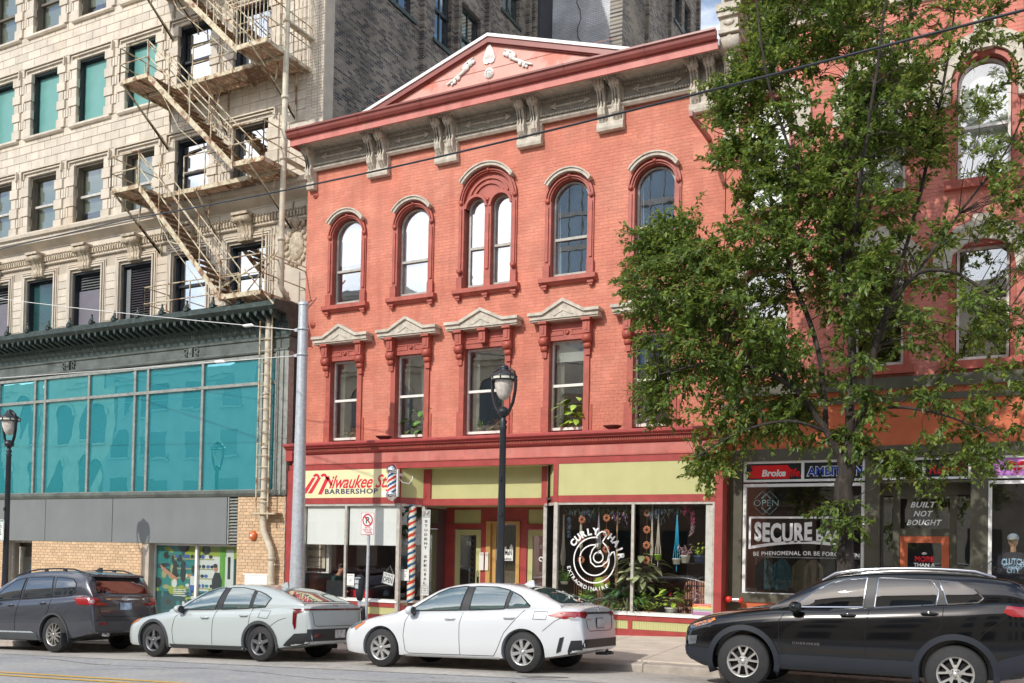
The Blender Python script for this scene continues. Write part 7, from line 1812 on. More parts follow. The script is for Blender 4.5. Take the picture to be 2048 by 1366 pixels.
def arc_text(s_, R, a0, a1, h, bold, out=True, wch=None):
    n = len(s_)
    for k, ch in enumerate(s_):
        if ch == ' ': continue
        a = math.radians(a0+(a1-a0)*k/(n-1)); vs_, fs = text_mesh(ch, bold); X = [v[0] for v in vs_]; Yv = [v[1] for v in vs_]; x0, x1, y0, y1 = min(X), max(X), min(Yv), max(Yv); sc_ = h/.72
        o = []
        for v in vs_:
            u = (v[0]-(x0+x1)/2)*sc_; w_ = (v[1]-(y0+y1)/2)*sc_
            if out: o.append((lx+(R+w_)*math.cos(a)+u*math.sin(a), ly, lz+(R+w_)*math.sin(a)-u*math.cos(a)))
            else: o.append((lx+(R-w_)*math.cos(a)-u*math.sin(a), ly, lz+(R-w_)*math.sin(a)+u*math.cos(a)))
        q.add(o, fs, False)
arc_text('CURLY', .62, 143, 88, .14, .05); arc_text('HAIR', .62, 52, 8, .14, .05); arc_text('EXTRAORDINAIRE', .62, 196, 298, .085, .012, False)
q.build('lettering', m_vinyl, t)
q = MB(); text_on(q, 'CURLY HAIR', -9.8, 1.47, .3, .05, DY+.03, .01); q.ring(-10.04, 1.48, .035, .06, DY+.03, DY+.031, 0, 300, 16)
tag(q.build('door_lettering', m_vinyl, loc=(-10, DY+.03, 1.47)), 'small white curl logo lettering on the right-hand entry door', 'door lettering')
# right shop lettering
def win_text(name, label, items, y, m=m_vinyl, rect=None):
    q = MB()
    for (s_, cx, cz, w, h, b_, sh, ar) in items: text_on(q, s_, cx, cz, w, h, y, b_, sh, arch=ar)
    return q
q = MB(); y = OY+.0
text_on(q, 'SECURE', -4.02, 2.16, 1.14, .40, y, .045, 0, 1.08, arch=-.03); text_on(q, 'BAG', -3.12, 2.08, .50, .25, y, .04, 0, 1.08)
q.box(-4.66, -2.72, y-.001, y+.001, 2.42, 2.46).box(-4.70, -4.66, y-.001, y+.001, 1.80, 2.46).box(-2.74, -2.70, y-.001, y+.001, 1.72, 2.46)
v = []
for k in range(21): s_ = k/20; X = -4.68+1.96*s_; v += [(X, y, 1.80+.12*math.sin(PI*s_*.9)), (X, y, 1.86+.12*math.sin(PI*s_*.9))]
q.add(v, [(2*i, 2*i+2, 2*i+3, 2*i+1) for i in range(20)], False)
text_on(q, 'BE PHENOMENAL OR BE FORGOTTEN', -3.58, 1.70, 2.05, .085, y, .02, 0, 1.1, arch=.03)
tag(q.build('window_lettering', m_vinyl, loc=(-4, y, 2.1)), 'white boxed SECURE BAG lettering with BE PHENOMENAL line on the shop window behind the trunk', 'window lettering')
q = MB(); text_on(q, 'BUILT', -1.45, 2.70, .46, .11, ey+.01, .028, .3, 1.1); text_on(q, 'NOT', -1.45, 2.53, .34, .11, ey+.01, .028, .3, 1.1); text_on(q, 'BOUGHT', -1.43, 2.36, .62, .11, ey+.01, .028, .3, 1.1)
tag(q.build('door_lettering', m_vinyl, loc=(-1.4, ey, 2.5)), 'white italic BUILT NOT BOUGHT lettering above the orange door', 'door lettering')
q = MB(); q.m(0); text_on(q, 'MORE', -1.42, 1.66, .34, .11, ey+.01, .04); q.m(1); text_on(q, 'THAN A', -1.42, 1.55, .38, .07, ey+.01, .03); text_on(q, 'BRAND', -1.42, 1.42, .38, .1, ey+.01, .03)
for k in range(4): q.ring(-1.42, 1.74, .01+.012*k, .014+.012*k, ey+.008, ey+.01, 20, 160, 8)
tag(q.build('door_lettering', [m_sred2, m_vinyl], loc=(-1.4, ey, 1.6)), 'red and white MORE THAN A lettering on the glass of the orange door', 'door lettering')
# transom signs
ty = OY+.022
t = thing('transom_sign', 'red transom sign with white broken lettering above the left shop window', 'sign', (-4.2, ty, 3.3)); q = MB(); q.add([(-4.72, ty, 3.24), (-3.9, ty, 3.22), (-3.95, ty, 3.30), (-3.85, ty, 3.38), (-3.95, ty, 3.50), (-4.70, ty, 3.50), (-4.64, ty, 3.40), (-4.72, ty, 3.36)], [tuple(range(8))], False); q.build('red_field', mat('bright_red_print', (.75, .01, .015), .4, var=0), t)
q = MB(); q.m(0); text_on(q, 'Broke', -4.22, 3.34, .48, .14, ty-.003, .04, .15); q.m(1); text_on(q, 'life.', -3.80, 3.34, .26, .17, ty-.003, .03, .15); q.build('lettering', [m_vinyl, MATS['bright_red_print']], t)
t = thing('transom_sign', 'blue AMBITION transom sign outlined in white, left of the trunk top', 'sign', (-3.05, ty, 3.3)); q = MB(); text_on(q, 'AMBITION', -3.04, 3.36, 1.08, .21, ty-.001, .07); q.build('outline', m_vinyl, t); q = MB(); text_on(q, 'AMBITION', -3.04, 3.36, 1.04, .18, ty-.004, .035); q.build('lettering', mat('royal_blue', (.02, .06, .35), .4, var=0), t)
t = thing('transom_sign', 'white winged emblem on the dark transom above the entry', 'sign', (-1.85, ty, 3.35)); q = MB()
for sg in (-1, 1):
    for k in range(5): q.add([(-1.82+sg*.05, ty, 3.32+k*.02), (-1.82+sg*(.34-.03*k), ty, 3.36+k*.035), (-1.82+sg*(.32-.03*k), ty, 3.385+k*.035), (-1.82+sg*.05, ty, 3.335+k*.02)][::sg], [(0, 1, 2, 3)], False)
q.ring(-1.82, 3.36, .03, .075, ty-.002, ty-.001, 0, 360, 14); q.build('emblem', m_vinyl, t)
t = thing('transom_sign', 'crimson script lettering on the transom right of the winged emblem', 'sign', (-1.0, ty, 3.35)); q = MB(); text_on(q, 'Rebels', -1.03, 3.36, .62, .2, ty, .03, .2); q.build('lettering', m_sred2, t)
t = thing('transom_sign', 'lilac transom sign with a broken red heart at the right edge', 'sign', (.1, ty, 3.35)); q = MB(); q.box(-.29, .85, ty-.002, ty, 3.21, 3.53); q.build('field', mat('lilac_print', (.5, .2, .55), .4, var=0), t)
q = MB()
for i, s_ in ((1, 1.15), (0, 1.0)):
    yy = ty-.004-.002*(1-i)
    for sg in (-1, 1):
        q.m(i).add([(.13+s_*sg*(.015 if sg < 0 else .0), yy, 3.38+s_*.03)]+[(.13+s_*sg*(.085+.08*math.cos(a)), yy, 3.42+s_*(.055*math.sin(a))) for a in [PI*k/8 for k in range(9)]][::-1]+[(.13+s_*sg*.13, yy, 3.36), (.13+s_*sg*.015, yy, 3.28)], [tuple(range(12))], False)
    q.m(i).ring(.13, 3.262, .001, .022*s_, yy-.001, yy, 0, 360, 10)
q.m(2).box(-.06, .32, ty-.010, ty-.009, 3.355, 3.39); q.m(0); text_on(q, 'NOT FOR YOU', .13, 3.372, .34, .022, ty-.012, .005)
q.build('heart', [m_sred2, m_vinyl, mat('pale_ribbon', (.7, .6, .5), .5, var=0)], t)
# neon-style open sign (unlit tubes)
t = thing('neon_open_sign', 'unlit pale blue neon OPEN sign with diamond lines in the dark shop window', 'neon sign', (-4.35, OY+.1, 2.75))
q = MB(); m_neon = mat('unlit_neon_tube', (.35, .55, .58), .3, var=0)
cx_, cz_, yn = -4.38, 2.74, OY+.08
for dx in (-.07, .07):
    for sg in (-1, 1): q.tube([(cx_+dx-.15, yn, cz_+sg*.09), (cx_+dx, yn, cz_+sg*.24), (cx_+dx+.15, yn, cz_+sg*.09)], .006, 5)
q.tube([(cx_-.1, yn, cz_+.09), (cx_, yn, cz_+.19), (cx_+.1, yn, cz_+.09)], .006, 5); q.tube([(cx_-.1, yn, cz_-.09), (cx_, yn, cz_-.19), (cx_+.1, yn, cz_-.09)], .006, 5)
text_on(q, 'OPEN', cx_, cz_, .5, .13, yn-.005, -.01); q.build('tubes', m_neon, t)
# rainbow placard
t = thing('rainbow_placard', 'small rainbow-striped placard with white lines of text in the plant shop window corner', 'placard', (-5.48, SY+.03, .42))
RB = [(.6, .02, .02), (.7, .25, .02), (.7, .6, .03), (.1, .4, .08), (.45, .3, .45), (.42, .2, .35), (.35, .2, .3)]
q = MB()
for k in range(7): q.m(k).box(-5.72, -5.30, SY+.010, SY+.014, .66-.034*(k+1), .66-.034*k)
q.build('sheet', [mat('rainbow_%s' % 'abcdefg'[k], RB[k], .6, var=0) for k in range(7)], t)
q = MB()
for k, s_ in enumerate(('IN THIS SALON WE BELIEVE', 'LOVE IS LOVE', 'BLACK LIVES MATTER', 'SCIENCE IS REAL', 'WOMEN ARE EQUAL')): text_on(q, s_, -5.51, .643-.034*k, .36 if k != 1 else .22, .02, SY+.008, .01)
q.build('lettering', m_vinyl, t)
# vents on the shopfront cornice, fire hose connection, flag beam
for (x, lb) in ((-13.55, 'rusty mushroom vent cap on the cornice left of the middle windows'), (-7.58, 'rusty mushroom vent cap on the cornice right of the fourth window')):
    t = thing('vent_cap', lb, 'vent', (x, SY, 4.3), group='vent caps on the shopfront cornice'); q = MB(); q.lathe(x, SY+.1, [(.11, 4.28), (.09, 4.33), (.1, 4.35)], 12, 'z', 0, False); q.build('stub', m_trim, t)
    q = MB(); q.lathe(x, SY+.1, [(.13, 4.34), (.2, 4.385), (.205, 4.40), (.0, 4.41)], 16, 'z', 0, False); q.build('cap', mat('dark_rusty_cap', (.12, .035, .025), .7, var=.2), t)
t = thing('fire_connection', 'chrome fire hose connection with red cap low on the wall between the two shops', 'hose connection', (-4.98, OY-.1, .76))
q = MB(); q.lathe(-5.02, OY, [(.045, -.3), (.05, -.28), (.05, -.05), (.09, -.04), (.09, 0)], 14, 'y', .77).lathe(-5.02, OY-.2, [(.05, 0), (.05, .22)], 12, 'x', .76); q.build('pipe', m_chrome, t)
q = MB(); q.lathe(-5.02, OY-.3, [(0, -.05), (.05, -.04), (.065, -.02), (.065, .02)], 14, 'y', .77).lathe(-4.8, OY-.2, [(.06, -.03), (.06, .03), (0, .05)], 12, 'x', .75); q.build('cap', mat('valve_red', (.65, .03, .02), .35, var=0), t)
t = thing('flag_beam', 'dark iron beam with a hanging chain projecting from the red wall near its right end', 'beam', (-5.64, 19.5, 10.35))
q = MB(); q.box(-5.67, -5.60, 18.12, 19.5, 10.33, 10.43); q.build('beam', m_gutter, t)
q = MB(); q.box(-5.98, -5.45, 19.47, 19.49, 10.02, 10.5); q.build('back_plate', m_brick, t)
q = MB(); pts = [(-5.6, 18.4+.03*k, 10.36-.32*math.sin(PI*k/24)*.6) for k in range(20)]; 
pts = [(-5.6+.035*k, 18.3+.055*k, 10.34-.14*math.sin(PI*k/22)) for k in range(22)]; q.tube(pts, .012, 5); q.build('chain', m_gutter, t)

# ------------------------------------------------------------------ plants, pots and shop contents
LG = [mat('leaf_'+n, c, .45, var=.25, vs=8, spec=.4) for n, c in (('deep', (.06, .16, .04)), ('mid', (.13, .28, .05)), ('lime', (.34, .48, .06)), ('variegated', (.32, .36, .18)), ('dry', (.3, .17, .05)), ('pink', (.6, .12, .25)), ('pale_pink', (.6, .4, .42)), ('violet', (.22, .12, .32)), ('dusty_blue', (.16, .24, .34)), ('red', (.6, .04, .05)))]
m_potw = mat('white_pot', (.7, .69, .64), .5, var=.05); m_pott = mat('terracotta_pot', (.5, .17, .06), .7, var=.1); m_potb = mat('blue_pot', (.05, .1, .22), .3, var=.1); m_potl = mat('lime_pot', (.3, .55, .03), .35, var=0); m_potk = mat('dark_pot', (.1, .08, .07), .6)
def pot(mb, x, y, z, r, h): mb.lathe(x, y, [(.0, 0), (r*.75, 0), (r*.95, h*.85), (r*1.05, h*.86), (r*1.05, h), (r*.9, h), (r*.85, h*.85), (0, h*.85)], 16, 'z', z)
def plant(label, x, y, z, kind, s=1., potm=None, pr=.08, ph=.1, lm=0, n=18, seed=0, group=None, name='potted_plant'):
    if group and s > .1: s *= 1.3; n = int(n*1.5)
    R_ = random.Random(seed+int(x*100)); t = thing(name, label, 'plant', (x, y, z), group=group)
    if potm: q = MB(); pot(q, x, y, z, pr, ph); q.build('pot', potm, t)
    zt_ = z+(ph if potm else 0); q = MB()
    for k in range(n):
        a = R_.uniform(0, 2*PI); el = R_.uniform(.3, 1.4)
        d = (math.cos(a)*math.cos(el), math.sin(a)*math.cos(el), math.sin(el))
        if kind == 'spike': blade(q, (x, y, zt_), d, (0, 0, 1.01), s*R_.uniform(.7, 1.1), .045*s, .5, 4)
        elif kind == 'bush':
            L = s*R_.uniform(.25, 1.0); p = (x+d[0]*L, y+d[1]*L*.7, zt_+d[2]*L)
            e = (R_.uniform(-1, 1), R_.uniform(-1, 1), R_.uniform(-.3, .8)); blade(q, p, e, (0, .1, 1), s*.33, s*.16, .3, 2)
            if k % 3 == 0: q.tube([(x, y, zt_), p], .004, 4, False)
        elif kind == 'palm':
            L = s*R_.uniform(.7, 1.1); blade(q, (x+d[0]*.02, y, zt_+s*.1), d, (0, 0, 1.01), L, .09*s, .6, 4)
        elif kind == 'big':
            L = s*R_.uniform(.2, 1.0); p = (x+d[0]*L*.7, y+d[1]*L*.5, zt_+d[2]*L); blade(q, p, (math.cos(a), math.sin(a), R_.uniform(-.4, .5)), (0, .1, 1), s*.42, s*.2, .3, 3)
        elif kind == 'hang':
            L = s*R_.uniform(.2, 1.); xx = x+R_.uniform(-.06, .06); q.tube([(x, y, zt_), (xx, y, zt_-L*.5), (xx, y, zt_-L)], .003, 4, False)
            for j in range(5): blade(q, (xx, y, zt_-L*(.2+.16*j)), (R_.uniform(-1, 1), -.3, -.3), (0, 1, .3), .05, .035, .3, 1)
    q.build('foliage', LG[lm], t); return t
G2 = 'house plants behind the second-floor windows'; yz = 19.78; Wz = 4.44
plant('spiky reddish dracaena in an orange pot, first second-floor window', -14.85, yz, Wz, 'spike', .5, m_pott, .1, .12, 4, 26, 1, G2)
plant('pale round-leaved plant in a glass, first second-floor window corner', -15.15, yz, Wz, 'bush', .17, m_potw, .06, .08, 3, 24, 2, G2)
plant('broad green leafy plant in the second second-floor window', -13.1, yz, Wz, 'big', .38, m_potb, .1, .1, 1, 24, 3, G2)
plant('tall monstera at the right of the second second-floor window', -12.82, yz+.05, Wz, 'big', .55, m_potw, .07, .1, 1, 26, 4, G2)
plant('small lime plant in white pot, left of the middle second-floor window', -11.2, yz, Wz, 'bush', .18, m_potw, .1, .12, 2, 30, 5, G2)
plant('little flowering plant in a white pot, middle second-floor window', -10.97, yz, Wz, 'bush', .12, m_potw, .07, .1, 6, 16, 6, G2)
plant('thin spiky plant in a tan pot beside the lamp, middle second-floor window', -10.72, yz, Wz, 'spike', .45, m_pott, .07, .1, 4, 18, 7, G2)
plant('dark fine-leaved plant high in the middle second-floor window', -10.62, yz+.15, Wz+.4, 'bush', .3, None, .1, .1, 0, 34, 8, G2)
plant('bright yellow-green schefflera in the fourth second-floor window', -8.72, yz, Wz, 'big', .55, m_potk, .08, .08, 2, 34, 9, G2)
t = plant('white candle-like cup in the fourth second-floor window', -9.06, yz, Wz, 'bush', .02, m_potw, .06, .13, 3, 2, 10, G2)
plant('pale grassy plant in the fifth second-floor window by the tree', -7.05, yz, Wz, 'spike', .42, m_potw, .12, .06, 3, 44, 11, G2)
GP = 'plants in the plant shop window'; fy = 19.4; fz = .37
plant('hanging feathery green fern at the left edge of the plant shop window', -8.72, 19.3, .95, 'bush', .22, m_potw, .09, .06, 1, 60, 20, GP)
plant('yellow-green bush low behind the white car boot in the plant shop window', -8.35, 19.25, fz, 'bush', .3, m_potk, .1, .06, 2, 60, 21, GP)
plant('green bushy plant beside the lime bowl, plant shop window', -8.15, 19.45, fz, 'bush', .38, m_potk, .1, .06, 1, 60, 22, GP)
plant('reddish spiky plant in a lime green bowl, plant shop window', -7.72, 19.25, fz, 'spike', .32, m_potl, .17, .1, 4, 30, 23, GP)
plant('long-leaved palm behind the lime bowl, plant shop window', -7.6, 19.5, fz, 'palm', .65, m_potk, .1, .1, 0, 26, 24, GP)
plant('dark bird-of-paradise palm reaching to the mullion, plant shop window', -7.35, 19.6, fz, 'palm', .9, m_potk, .1, .1, 0, 18, 25, GP)
plant('grey-green aloe with long spikes left of the window mullion', -7.2, 19.2, fz, 'spike', .48, m_potk, .1, .06, 3, 20, 26, GP)
plant('pale creeping plant between aloe and lime bowl', -7.42, 19.2, fz, 'bush', .2, m_potk, .1, .04, 2, 34, 32, GP)
plant('large cream-edged rubber plant behind the window mullion', -7.0, 19.5, .75, 'big', .62, m_potk, .12, .12, 3, 60, 27, GP)
plant('lime leafy plant in a long tan pot right of the mullion', -6.72, 19.25, fz, 'bush', .32, m_pott, .14, .08, 2, 54, 28, GP)
plant('bright green plant with red blooms in a white pot before the striped armchair', -6.22, 19.22, fz, 'big', .36, m_potw, .14, .18, 2, 40, 29, GP)
plant('pink flowering plant in white pot hanging by the blue macrame', -5.98, 19.35, 1.48, 'bush', .2, m_potw, .1, .16, 6, 40, 30, GP)
plant('yellow sprig plant in a blue pot on the wire shelf at the right', -5.68, 19.35, 1.5, 'bush', .22, m_potb, .12, .14, 2, 22, 31, GP)
plant('pale pink orchid spray above the rainbow placard', -5.72, 19.3, .62, 'bush', .2, m_potk, .05, .05, 6, 40, 33, GP)
plant('red poinsettia bloom on the lime-leaved plant', -6.25, 19.2, .78, 'bush', .08, None, 0, 0, 9, 16, 34, GP)
def garland(label, x0, x1, y, z, drop, lms, n, seed, name='flower_garland'):
    R_ = random.Random(seed); q = MB()
    for k in range(n):
        x = R_.uniform(x0, x1); zz = z-abs(R_.gauss(0, drop*.5)); q.m(R_.randrange(len(lms))); blade(q, (x, y+R_.uniform(-.1, .1), zz), (R_.uniform(-1, 1), R_.uniform(-1, .2), R_.uniform(-1, .4)), (0, .2, 1), R_.uniform(.05, .09), .035, .4, 1)
    o = q.build(name, [LG[i] for i in lms], loc=((x0+x1)/2, y, z)); tag(o, label, 'garland', 'hanging flower garlands in the plant shop window'); return o
garland('grey-green leafy garland along the top of the left plant shop pane', -8.7, -7.1, 19.3, 2.68, .16, (0, 3, 8), 420, 1)
garland('grey-green leafy garland along the top of the right plant shop pane', -6.98, -6.1, 19.3, 2.68, .16, (0, 3, 8), 260, 2)
garland('dusty blue wisteria cluster hanging at the left pane top', -8.3, -8.0, 19.25, 2.6, .22, (8,), 90, 3)
garland('mauve wisteria cluster hanging near the mullion', -7.55, -7.25, 19.25, 2.55, .25, (7, 6), 90, 4)
garland('dusty blue wisteria cluster right of the mullion', -6.75, -6.4, 19.25, 2.6, .25, (8,), 110, 5)
garland('short pink blossom strand at the right pane top', -6.03, -5.93, 19.3, 2.68, .2, (5,), 70, 6)
q = MB(); R_ = random.Random(3)
for k in range(240): s_ = R_.random(); q.m(0 if s_ < .6 else 1); blade(q, (-5.86+.05*math.sin(s_*3)+R_.uniform(-.05, .05)*(1-s_*.5), 19.3+R_.uniform(-.04, .04), 2.68-s_*.62), (R_.uniform(-1, 1), -1, R_.uniform(-1, .3)), (0, .2, 1), .05, .03, .2, 1)
tag(q.build('flower_garland', [LG[5], LG[6]], loc=(-5.86, 19.3, 2.68)), 'long bright pink blossom strand hanging at the right of the plant shop window', 'garland', 'hanging flower garlands in the plant shop window')
q = MB()
for k in range(60): s_ = R_.random(); blade(q, (-8.62+R_.uniform(-.04, .04), 19.3, 2.45-s_*.45), (R_.uniform(-1, 1), -1, -.5), (0, .2, 1), .05, .03, .2, 1)
tag(q.build('flower_garland', LG[8], loc=(-8.62, 19.3, 2.45)), 'slim blue blossom strand at the left edge of the plant shop window', 'garland', 'hanging flower garlands in the plant shop window')
def macrame(label, x, z0, z1, m, w=.05, potk=None, lm=1):
    t = thing('macrame_hanger', label, 'plant hanger', (x, 19.35, z0), group='macrame hangers in the plant shop window'); q = MB()
    for dx in (-1, -.3, .3, 1): q.tube([(x, 19.35, z1), (x+dx*w*.5, 19.35, (z0*2+z1)/3+.1), (x+dx*w, 19.35, z0+.2), (x+dx*w*.6, 19.35, z0+.02)], .009, 5)
    q.tube([(x, 19.35, z1), (x, 19.35, z1-.25)], .016, 6); q.tube([(x, 19.35, z0+.04), (x, 19.35, z0-.12)], [.015, .006], 5); q.build('cord', m, t)
    if potk: q = MB(); pot(q, x, 19.35, z0+.03, w*1.3, .12); q.build('pot', potk, t)
    return t
m_cord = mat('natural_cotton_cord', (.5, .45, .36), .9, var=.1); m_cordb = mat('turquoise_cord', (.02, .33, .55), .8, var=.1)
macrame('thick cream macrame hanger at the far left of the plant shop window', -8.78, 1.35, 2.5, m_cord, .05)
macrame('cream macrame hanger behind the letter U of CURLY', -8.36, 1.75, 2.55, m_cord, .05)
macrame('grey macrame hanger holding a white pot behind the spiral logo', -7.94, 1.72, 2.55, mat('grey_cord', (.3, .28, .32), .9), .05, m_potw)
macrame('long tan macrame hanger behind the word HAIR', -7.51, 1.0, 2.6, mat('tan_cord', (.42, .3, .16), .9, var=.1), .03)
macrame('slim cream macrame hanger just right of the mullion', -6.72, 1.55, 2.7, m_cord, .03)
macrame('cream macrame hanger with a green pot right of the mullion', -6.58, 1.5, 2.5, m_cord, .06, m_potl)
macrame('turquoise macrame hanger with a pale pot in the right pane', -6.17, 1.42, 2.6, m_cordb, .07, m_potw)
def suncatcher(x, zs_, label):
    t = thing('copper_mobile', label, 'mobile', (x, 19.3, zs_[-1]), group='copper flower mobiles in the plant shop window'); q = MB(); q.tube([(x, 19.3, 2.7), (x, 19.3, zs_[-1]-.1)], .004, 4); q.build('wire', m_rust, t)
    for z in zs_:
        q = MB(); n = 9
        for k in range(n): a = 2*PI*k/n; q.ball((x+.065*math.cos(a), 19.3, z+.065*math.sin(a)), .026, 6, 4, (1, .5, 1))
        q.ring(x, z, .03, .065, 19.29, 19.31, 0, 360, 16); q.build('copper_flower', mat('copper', (.55, .2, .1), .35, .6, var=.1), t)
suncatcher(-7.74, [2.42, 2.09, 1.74, 1.41, 1.08], 'copper flower mobile hanging behind the thumb of the logo')
suncatcher(-6.82, [2.53, 2.17, 1.84, 1.52], 'copper flower mobile hanging right of the mullion')
suncatcher(-8.32, [2.38, 1.95, 1.5], 'copper flower mobile hanging behind the letters U and R')
def armchair(label, x, y, rz, sc_=1.):
    t = thing('armchair', label, 'armchair', (x, y, -.05), rot=(0, 0, rz)); m = mat('striped_upholstery', (.42, .22, .15), .9, var=.0)
    if 'stripe_done' not in m:
        N, L = m.node_tree.nodes, m.node_tree.links; c = N.new('ShaderNodeTexCoord'); w = N.new('ShaderNodeTexWave'); w.inputs['Scale'].default_value = 5.5; w.bands_direction = 'X'; r = N.new('ShaderNodeValToRGB')
        e = r.color_ramp.elements; e[0].color = (.05, .03, .04, 1); e[1].color = (.62, .45, .3, 1); k = e.new(.45); k.color = (.45, .13, .1, 1); k = e.new(.7); k.color = (.35, .1, .08, 1)
        L.new(c.outputs['Object'], w.inputs[0]); L.new(w.outputs['Fac'], r.inputs[0]); L.new(r.outputs[0], N['Principled BSDF'].inputs['Base Color']); m['stripe_done'] = 1
    def cush(nm, x0, x1, y0, y1, z0, z1, r=.07):
        q = MB(local=True); pf = [(x0, z0), (x1, z0), (x1, z1-r), (x1-r*.3, z1-r*.3), (x1-r, z1), (x0+r, z1), (x0+r*.3, z1-r*.3), (x0, z1-r)]; q.prism(pf, 'y', y0, y1, True); q.build(nm, m, t)
    cush('backrest', -.36, .36, .25, .48, .1, 1.12, .12); cush('seat', -.3, .3, -.35, .3, .3, .55); cush('armrest', -.5, -.3, -.38, .4, .1, .75, .08); cush('armrest', .3, .5, -.38, .4, .1, .75, .08); cush('base', -.5, .5, -.38, .45, .05, .3, .02)
    return t
armchair('striped red and tan armchair at the right of the plant shop window', -6.2, 20.7, -.2)
armchair('striped armchair behind the word EXTRAORDINAIRE at the left of the plant shop window', -8.75, 20.75, .5)
q = MB(); q.ball((-8.25, 20.35, .95), .2, 12, 8, (1.1, .4, .8)); tag(q.build('cushion', LG[2], loc=(-8.25, 20.35, .95)), 'lime yellow cushion on the striped armchair behind the logo', 'cushion')
t = thing('wire_shelf', 'dark wire shelf unit holding pots at the right of the plant shop window', 'shelf', (-5.75, 19.4, .4)); q = MB()
for x in (-5.98, -5.52):
    q.tube([(x, 19.5, .4), (x, 19.5, 2.1)], .008, 5)
q.build('upright', m_black, t)
for z in (1.47, 1.0): q = MB(); q.box(-5.98, -5.52, 19.3, 19.55, z, z+.015); q.build('shelf_board', m_black, t)
# barber shop interior
t = thing('waiting_table', 'red-sided table with magazines in the barber shop window', 'table', (-15, 20.0, .37)); q = MB(); m_redc = mat('bright_red_vinyl', (.6, .02, .03), .4, var=.05)
q.box(-15.2, -14.45, 19.85, 20.2, .62, .65); q.build('tabletop', m_black, t)
q = MB(); q.box(-15.15, -14.5, 19.9, 20.1, .38, .6); q.build('red_panel', m_redc, t)
for (x, r) in ((-15.0, .1), (-14.7, .12), (-14.85, .08)): q = MB(); q.box(x-.09, x+.09, 19.9, 20.05, .65, .65+r*.5); tag(q.build('magazine', mat('magazine_paper', (.5, .5, .48), .6, var=.3, vs=20), loc=(x, 19.95, .65)), {-15.0: 'left stack of magazines on the red-sided table', -14.7: 'right stack of magazines on the red-sided table', -14.85: 'low stack of magazines in the middle of the red-sided table'}[x], 'magazines')
t = thing('barber_chair', 'black leather waiting chair the seated man leans on in the barber shop', 'chair', (-15.45, 20.05, -.2)); q = MB(); q.prism([(-15.72, .3), (-15.2, .3), (-15.2, .78), (-15.25, .82), (-15.68, .82), (-15.72, .78)], 'y', 19.85, 20.0); q.build('backrest', m_plast, t); q = MB(); q.box(-15.72, -15.2, 20.0, 20.5, .3, .5); q.build('seat', m_plast, t); t.location.x += .2; t.location.y -= .3
t = thing('barber_chair', 'black leather barber chair behind the corner pane next to the striped column', 'chair', (-13.3, 20.3, -.2)); q = MB(); q.box(-13.5, -13.0, 20.2, 20.35, .3, 1.0); q.build('backrest', m_plast, t); q = MB(); q.box(-13.5, -13.0, 20.35, 20.8, .3, .5); q.build('seat', m_plast, t)
# seated man
def skin_chain(pts, edges, rads, root=0, sub=2):
    me = bpy.data.meshes.new('b'); me.from_pydata(pts, edges, []); o = bpy.data.objects.new('b', me); COL.objects.link(o)
    md = o.modifiers.new('s', 'SKIN'); sl = me.skin_vertices[0].data
    for i, r in enumerate(rads): sl[i].radius = (r, r) if not isinstance(r, tuple) else r
    sl[root].use_root = True; s2 = o.modifiers.new('u', 'SUBSURF'); s2.levels = sub; s2.render_levels = sub
    dg = bpy.context.evaluated_depsgraph_get(); m2 = bpy.data.meshes.new_from_object(o.evaluated_get(dg)); bpy.data.objects.remove(o)
    for p in m2.polygons: p.use_smooth = True
    return m2
t = thing('person', 'seated dark-haired man in a dark green T-shirt looking down in the barber shop window', 'person', (-15.5, 20.1, .5)); WL[t.name] = Vector((-15.5, 20.1, .5))
m_skin = mat('skin', (.55, .27, .18), .5, var=.05); m_tee = mat('dark_green_cotton', (.02, .055, .05), .9, var=.1); m_hair = mat('dark_brown_hair', (.03, .018, .012), .6, var=.3, vs=30)
P = [(-.28, .0, -.2), (-.24, 0, .0), (-.16, 0, .22), (-.10, 0, .36), (-.03, 0, .44), (.03, 0, .54), (.06, 0, .62),   # pelvis..neck..head
     (-.08, -.17, .34), (.0, -.20, .14), (.18, -.18, .04), (.27, -.17, .03),    # near arm to wrist, palm
     (-.08, .17, .34), (.02, .2, .14), (.2, .15, .06), (.28, .13, .05), (-.1, -.1, -.26), (.12, -.11, -.24), (-.1, .1, -.26), (.12, .11, -.24), (.16, -.11, -.6), (.16, .11, -.6)]
E = [(0, 1), (1, 2), (2, 3), (3, 4), (4, 5), (5, 6), (3, 7), (7, 8), (8, 9), (9, 10), (3, 11), (11, 12), (12, 13), (13, 14), (0, 15), (15, 16), (0, 17), (17, 18), (16, 19), (18, 20)]
Rr = [(.15, .12), (.15, .11), (.15, .12), (.13, .1), .055, .085, .09, .06, .045, .033, .035, .06, .045, .033, .035, .085, .07, .085, .07, .05, .05]
me = skin_chain(P, E, Rr, 0, 2); me.materials.append(m_tee); me.materials.append(m_skin)
for p in me.polygons:
    c = p.center
    if c.z > .40 and c.x > -.12 and abs(c.y) < .12 or (c.x > .03 and .0 < c.z < .16): p.material_index = 1
bo = bpy.data.objects.new('body', me); COL.objects.link(bo); bo.parent = t; t.location = (-15.27, 19.80, .54)
q = MB(local=True); q.ball((.035, 0, .635), .103, 14, 8, (1.02, .86, 1.02)); ho = q.build('hair', m_hair, t)
for v in ho.data.vertices:   # open the front of the hair for the face
    if v.co.x > .07 and v.co.z < .66: v.co.x = .06; 
q = MB(local=True); q.ball((.145, 0, .585), .017, 6, 4, (1.2, .8, 1.3))
for sy in (-1, 1): q.ball((.05, sy*.088, .60), .02, 6, 4, (.7, .4, 1.2)); q.ball((.125, sy*.033, .62), .008, 6, 4)
q.ball((.133, 0, .555), .014, 6, 4, (.5, 1.4, .4)); q.build('face', m_skin, t)
